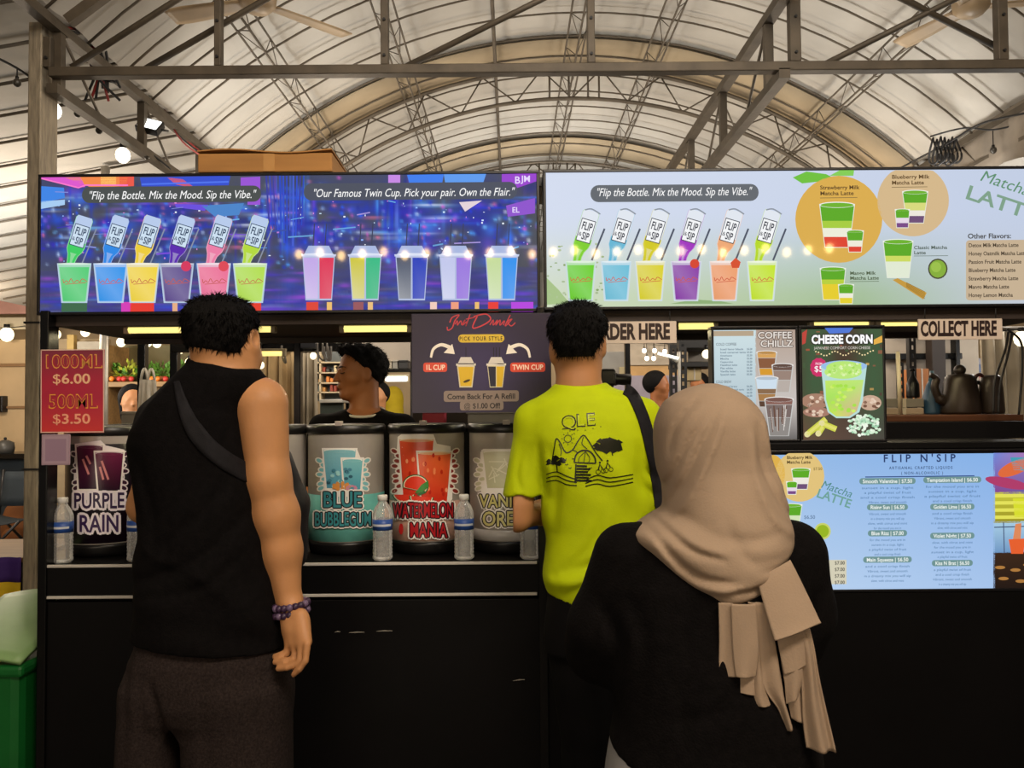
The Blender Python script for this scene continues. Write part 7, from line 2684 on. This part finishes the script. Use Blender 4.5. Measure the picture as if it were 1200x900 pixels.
MB().tube(spline([P(1180, 386, 2.9), P(1196, 400, 2.9), P(1198, 430, 2.9), P(1194, 486, 2.9)], 6), .004, n=6).build('strand', M_cable, t, smooth=True)

# ------------------------------------------------------------------ far left, outside the stall
lp = slab('hoarding', 'cream boarded hoarding left of the steel post', 'partition', [('board', -60, 398, 40, FL(9.0), 9.0, .05, M_cream), ('batten', -60, 426, 40, 430, 8.97, .03, mat('brown_batten', '#8a6a48', .6)), ('batten', -60, 476, 40, 479, 8.97, .03, mat('brown_batten', '#8a6a48')),
                                                                                 ('header', -60, 372, 40, 386, 8.9, .08, mat('cream_header', '#b4a890', .6)), ('top_board', -60, 345, 40, 368, 8.95, .05, mat('pinkish_board', '#b08478', .6))])
slab('switch_box', 'black box fixed on the cream hoarding at the left edge', 'box', [('case', -8, 464, 3, 483, 8.9, .09, M_cap), ('cover', -7, 465, 2, 482, 8.89, .02, M_blackgl)])
slab('bench', 'dark low bench with clutter left of the steel post', 'bench', [('top', -60, 532, 36, 538, 8.3, .5, M_blackgl), ('front', -60, 538, 36, FL(8.45) - 2, 8.45, .03, mat('slate_cloth', '#2a3238', .8))])
c = P(6, 531, 8.4)
t = thing('pot', 'small dark pot on the bench at the left edge', 'pot', c)
MB().lathe(c, [(0, 0), (.08, 0), (.09, .05), (.08, .11), (.03, .135), (0, .14)], n=20).build('body', mat('grey_enamel', '#4a4844', .4), t, smooth=True)
MB().ball(c + Vector((0, 0, .15)), .016, 10).build('lid_knob', M_cap, t, smooth=True)
YC = 7.2
ch = thing('folding_chair', 'folding camp chair with dark seat left of the steel post', 'chair', (P(-6, 600, YC).x, YC, 0))
x0 = P(-6, 600, YC).x
M_tubeb = mat('black_tube', '#1c1b1c', .4)
for y in (YC, YC + .45):
    MB().tube([(x0 - .25, y, .02), (x0 + .22, y, .5)], .013, n=8).build('leg', M_tubeb, ch, smooth=True)
    MB().tube([(x0 + .22, y, .02), (x0 - .25, y, .5)], .013, n=8).build('leg', M_tubeb, ch, smooth=True)
for x in (x0 - .25, x0 + .22):
    MB().tube([(x, YC + .45, .46), (x, YC + .52, .92)], .013, n=8).build('back_post', M_tubeb, ch, smooth=True)
MB().grid(lambda u, v: Vector((x0 - .25 + .47 * u, YC + .45 * v, .5 - .04 * math.sin(u * 3.14))), 8, 4).build('seat', mat('slate_cloth', '#2a3238'), ch, smooth=True, solid=.008)
MB().grid(lambda u, v: Vector((x0 - .25 + .47 * u, YC + .46 + .06 * v, .58 + .32 * v)), 6, 4).build('backrest', mat('slate_cloth', '#2a3238'), ch, smooth=True, solid=.008)
k = YC / F
cl = P(16, 640, YC + .25)
cush = thing('backpack', 'orange brown rucksack on the floor right of the folding chair', 'bag', (P(21, 600, YC + .9).x, YC + .9, 0))
xx = P(21, 600, YC + .9).x
MB().ball((xx, YC + .9, .3), (.16, .12, .3), 16).build('pack_body', mat('orange_brown_cloth', '#7a4a24', .8), cush, smooth=True)
MB().ball((xx, YC + .8, .2), (.11, .05, .13), 12).build('front_pocket', mat('orange_brown_cloth', '#7a4a24'), cush, smooth=True)
# table edge with purple and yellow cloth
YT = 3.3
tb = thing('table', 'low table under a purple cloth with a yellow hem at the left edge', 'table', P(-40, 700, YT + .3))
za, zb, zc_ = P(10, 654, YT).z, P(10, 682, YT).z, P(10, 712, YT).z
xa, xb_ = P(-150, 680, YT).x, P(26, 680, YT).x
MB().box((xa, YT + .01, za - .02), (xb_, YT + .5, za), bev=.004).build('tabletop', M_wood, tb)
MB().grid(lambda u, v: Vector((xa + (xb_ - xa) * u, YT - .006 * math.sin(u * 40) - .004, zb + (za + .004 - zb) * v)), 50, 4).build('purple_cloth', mat('purple_cloth', '#3a1f6a', .8), tb, smooth=True, solid=.003)
MB().grid(lambda u, v: Vector((xa + (xb_ - xa) * u, YT - .006 * math.sin(u * 40) - .006, zc_ + (zb - zc_) * v)), 50, 4).build('yellow_hem', mat('yellow_cloth', '#c8a818', .8), tb, smooth=True, solid=.003)
for x in (xa + .05, xb_ - .05):
    for y in (YT + .05, YT + .45):
        MB().box((x - .015, y - .015, 0), (x + .015, y + .015, za - .02)).build('leg', M_tubeb, tb)
# green bin
YB = 2.55
c = P(-34, 800, YB)
kb = YB / F
gb = thing('wheelie_bin', 'green bin with a pale green lid at the lower left corner', 'bin', (c.x, YB + .15, 0))
zl = P(0, 775, YB).z
zl2 = P(0, 702, YB + .35).z
hw = 57 * kb
M_gbin = mat('deep_green_plastic', '#0f5a24', .4, var=.12)
M_glid = mat('pale_green_plastic', '#7fa06a', .45, var=.08)
MB().box((c.x - hw, YB, .03), (c.x + hw, YB + .42, zl - .02), bev=.03).build('bin_body', M_gbin, gb)
MB().box((c.x - hw - .012, YB - .012, zl - .05), (c.x + hw + .012, YB + .43, zl - .012), bev=.012).build('rim', M_gbin, gb)
m = MB()
m.grid(lambda u, v: Vector((c.x - hw - .005 + (2 * hw + .01) * u, YB - .01 + .43 * v, zl - .01 + (zl2 - zl) * v + .02 * math.sin(u * 3.14) + .006)), 12, 10)
m.build('lid', M_glid, gb, smooth=True, solid=.014)
for x in (c.x - hw + .05, c.x + hw - .05):
    MB().tube([(x - .02, YB + .42, .05), (x + .02, YB + .42, .05)], .05, n=16).build('wheel', M_cap, gb, smooth=True)

# ------------------------------------------------------------------ lamps, strings, cables and fans up in the tent
def bulb_string(name, label, pts, lit, unlit, Y0, Y1, size=.03, mb=M_bulb):
    """cable through the pixel points with hanging bulbs"""
    path = [P(x, y, Y0 + (Y1 - Y0) * i / max(1, len(pts) - 1)) for i, (x, y) in enumerate(pts)]
    t = thing(name, label, 'string lights', path[0])
    MB().tube([Vector(q_) for q_ in spline([tuple(v) for v in path], 6)], .005, n=6).build('cable', M_cable, t, smooth=True)
    dense = [Vector(q_) for q_ in spline([tuple(v) for v in path], 20)]

    def near(px, py):
        best = None
        for q_ in dense:
            pp = P(px, py, q_.y)
            d = abs(pp.x - q_.x)
            if best is None or d < best[0]:
                best = (d, q_, pp)
        return best[1], best[2]
    for (px, py), on in [(b, True) for b in lit] + [(b, False) for b in unlit]:
        q_, pp = near(px, py)
        r = size if on else size * .45
        top = Vector((pp.x, q_.y, max(q_.z, pp.z + r * 1.5)))
        s_ = MB()
        s_.tube([top, (pp.x, q_.y, pp.z + r * 1.2)], .003, n=5)
        s_.tube([(pp.x, q_.y, pp.z + r * 1.6), (pp.x, q_.y, pp.z + r * .7)], r * .45, n=8)
        so = s_.build('socket', M_cable, t, smooth=True)
        MB().ball((pp.x, q_.y, pp.z), (r, r, r * 1.15), 12).build('bulb', mb if on else mat('unlit_bulb', '#3a3630', .3), t, smooth=True)
    return t


M_bulbw = mat('bright_white_bulb', '#ffffff', .4, emit='#fdf6e0', strength=2.5)
bulb_string('string_light', 'string of bulbs drooping under the left gutter truss', [(-20, 60), (20, 80), (58, 106), (90, 118), (116, 140), (143, 158), (172, 176), (200, 198)],
            [(62, 130), (144, 182)], [(20, 97), (91, 133), (116, 153), (172, 183)], 3.0, 4.2, .034, M_bulbw)
bulb_string('string_light', 'string of warm bulbs high on the stall behind the red price sheet', [(40, 384), (70, 380), (100, 382), (142, 386), (175, 386), (212, 398), (240, 400)],
            [(66, 392), (100, 389), (142, 401), (173, 401), (184, 402), (211, 409), (222, 425), (205, 425)], [], 6.38, 6.38, .034)
bulb_string('string_light', 'string of warm bulbs on the cream hoarding at the left edge', [(-60, 380), (-20, 384), (10, 384), (30, 382)], [(8, 392), (-30, 392)], [], 8.8, 8.8, .07)
bulb_string('string_light', 'string of bulbs on the beam left of the server', [(290, 420), (320, 396), (380, 394), (398, 390)], [(394.5, 397.5), (306, 428), (367, 417)], [], 3.955, 3.955, .016)
bulb_string('string_light', 'string of round bulbs on the cream panel below order here', [(740, 398), (770, 402), (800, 404)], [(755, 411), (767, 411), (758, 420), (766, 420), (779, 412)], [], 7.5, 7.5, .021, M_bulbw)
bulb_string('string_light', 'string with one warm bulb at the far right edge below the bright screen', [(1170, 388), (1195, 386), (1230, 384)], [(1197, 397)], [], 4.6, 4.6, .04)
bulb_string('string_light', 'drooping string with dark sockets under the right eave', [(1090, 160), (1130, 150), (1165, 152), (1210, 140), (1260, 120)], [], [(1164, 176), (1205, 168)], 4.6, 4.2, .04)
# lit strings over the aisle behind the photographer; they show as reflections in the screens
t = thing('string_light', 'string of warm bulbs across the aisle behind the viewer', 'string lights', (0, -2.4, 3.05))
m = MB().tube([(-3.2, -2.4, 3.1), (-1, -2.4, 3.04), (1, -2.4, 3.04), (3.2, -2.4, 3.1)], .006, n=6).build('cable', M_cable, t, smooth=True)
M_bulbr = mat('bright_warm_bulb', '#ffe9c0', .4, emit='#ffd28a', strength=55)
for i in range(26):
    x = -2.0 + i * .2
    MB().ball((x, -2.4, 2.93 + .02 * math.sin(i * 2.1)), (.035, .035, .045), 10).build('bulb', M_bulbr, t, smooth=True)


def flood(label, px, py, Y, tilt, w=26, lit=True):
    c = P(px, py, Y)
    k = Y / F
    t = thing('flood_light', label, 'flood light', c)
    R = Matrix.Rotation(tilt, 3, 'Y') @ Matrix.Rotation(math.radians(-38), 3, 'X')
    hw, hh = w * k / 2, w * k * .36

    def bx(name, a, b_, m_):
        q_ = MB().box(a, b_, bev=.003)
        q_.v = [c + R @ v for v in q_.v]
        return q_.build(name, m_, t)
    bx('housing', (-hw, 0, -hh), (hw, .035, hh), M_cap)
    bx('lens', (-hw * .86, -.004, -hh * .82), (hw * .86, .002, hh * .82), mat('lit_flood_glass', '#ffffff', .2, emit='#f4f6f2', strength=3.0))
    q_ = MB().tube([(-hw, .02, 0), (-hw * 1.05, .06, hh * 1.3), (hw * 1.05, .06, hh * 1.3), (hw, .02, 0)], .006, n=6)
    q_.v = [c + R @ v for v in q_.v]
    q_.build('bracket', M_cap, t, smooth=True)
    return t


flood('bright flood lamp hanging under the left gutter truss', 175, 145, 4.0, .25, 27)
flood('black framed flood lamp behind the top of the steel post', 30, 60, 3.9, .5, 34)

# tangled cables on the gutter truss
t = thing('cable_bundle', 'tangle of black and red cables hung on the left gutter truss', 'cable', P(118, 60, 3.5))
for i in range(14):
    pts = [P(74 + 4 * i + rp.uniform(-4, 4), 32 + 4 * i, 3.3 + .06 * i), P(105 + rp.uniform(-8, 12), 52 + rp.uniform(-14, 14), 3.6), P(118 + rp.uniform(-8, 8), 70 + rp.uniform(-14, 20), 3.65), P(122 + rp.uniform(-24, 20), 95 + rp.uniform(-6, 24), 3.7)]
    MB().tube(spline([tuple(v) for v in pts], 6), .006, n=6).build('cable', M_cable if i % 4 else mat('red_cable', '#7a201c', .5), t, smooth=True)
for i in range(5):
    MB().tube(spline([tuple(P(150 + 10 * i, 92 + 8 * i, 4.0 + .1 * i)), tuple(P(190 + 6 * i, 130 + 9 * i, 4.4)), tuple(P(232 + 5 * i, 176 + 4 * i, 4.8))], 8), .005, n=6).build('cable', M_cable if i % 2 else mat('red_cable', '#7a201c'), t, smooth=True)
t = thing('cable_coil', 'black coil of cable hung on the right eave above the bright screen', 'cable', P(1103, 178, 4.6))
for i in range(7):
    c = P(1094 + 4.5 * i, 177 + 2 * math.sin(i * 2), 4.6 + .01 * i)
    MB().tube([c + Vector((.022 * math.cos(a), .02 * math.sin(2 * a), .075 * math.sin(a))) for a in [j * math.pi / 10 for j in range(20)]], .006, n=6, closed=True).build('loop', M_cable, t, smooth=True)
t = thing('eave_cable', 'black cable slung along the right eave', 'cable', P(1150, 150, 4.4))
MB().tube(spline([tuple(P(1055, 197, 5.2)), tuple(P(1110, 168, 4.6)), tuple(P(1150, 145, 4.3)), tuple(P(1205, 132, 4.0))], 8), .006, n=6).build('strand', M_cable, t, smooth=True)
ev = MB()
ev.grid(lambda u, v: Vector((XG1 - .02 + .02 * math.sin(v * 30), 3.0 + 9 * v, vault(XG1) - .28 * u - .05 * u * math.sin(v * 40) ** 2)), 4, 70)
struct(ev.build('trim_1', mat('grey_canvas_valance', '#7f7568', .85, var=.15), smooth=True, solid=.004))
t = thing('eave_girder', 'steel eave girder along the right side of the vault', 'truss', (XG1, 3.2, vault(XG1)))
MB().bar((XG1 - .03, 2.6, vault(XG1) - .04), (XG1 - .03, 12, vault(XG1) - .04), .035).build('top_chord', M_rib, t)
MB().bar((XG1 - .03, 2.6, vault(XG1) - .2), (XG1 - .03, 12, vault(XG1) - .2), .02).build('bottom_chord', M_rib, t)
y = 2.7
while y < 10:
    MB().tube([(XG1 - .03, y, vault(XG1) - .04), (XG1 - .03, y + .18, vault(XG1) - .2), (XG1 - .03, y + .36, vault(XG1) - .04)], .006, n=5).build('web', M_rib, t, smooth=True)
    y += .36


def fan(label, hub, R_, a0, tilt=0.1):
    t = thing('ceiling_fan', label, 'fan', hub)
    hub = Vector(hub)
    m_ = mat('tan_fan_enamel', '#a08a6c', .45)
    MB().lathe(hub, [(0, -.05), (.05, -.045), (.075, -.02), (.08, .02), (.06, .05), (.02, .06), (0, .06)], n=24).build('motor', m_, t, smooth=True)
    MB().tube([hub + Vector((0, 0, .05)), (hub.x, hub.y, vault(hub.x) - .02)], .012, n=10).build('rod', m_, t, smooth=True)
    for i in range(3):
        a = a0 + i * 2 * math.pi / 3
        d = Vector((math.cos(a), math.sin(a), 0))
        s_ = Vector((-d.y, d.x, .18))
        m = MB()
        m.grid(lambda u, v: hub + d * (.07 + (R_ - .07) * u) + s_ * ((v - .5) * (.07 + .05 * u - .03 * u ** 6)) + Vector((0, 0, -.01)), 14, 4)
        m.build('blade', m_, t, smooth=True, solid=.006)


hf = P(1138, 6, 3.62)
fan('tan ceiling fan near the right top corner', hf, .4, -.15)
hf = Vector((-1.07, 3.4, 3.2))
fan('tan ceiling fan whose blade dips in at the top left', hf, .44, math.radians(44))
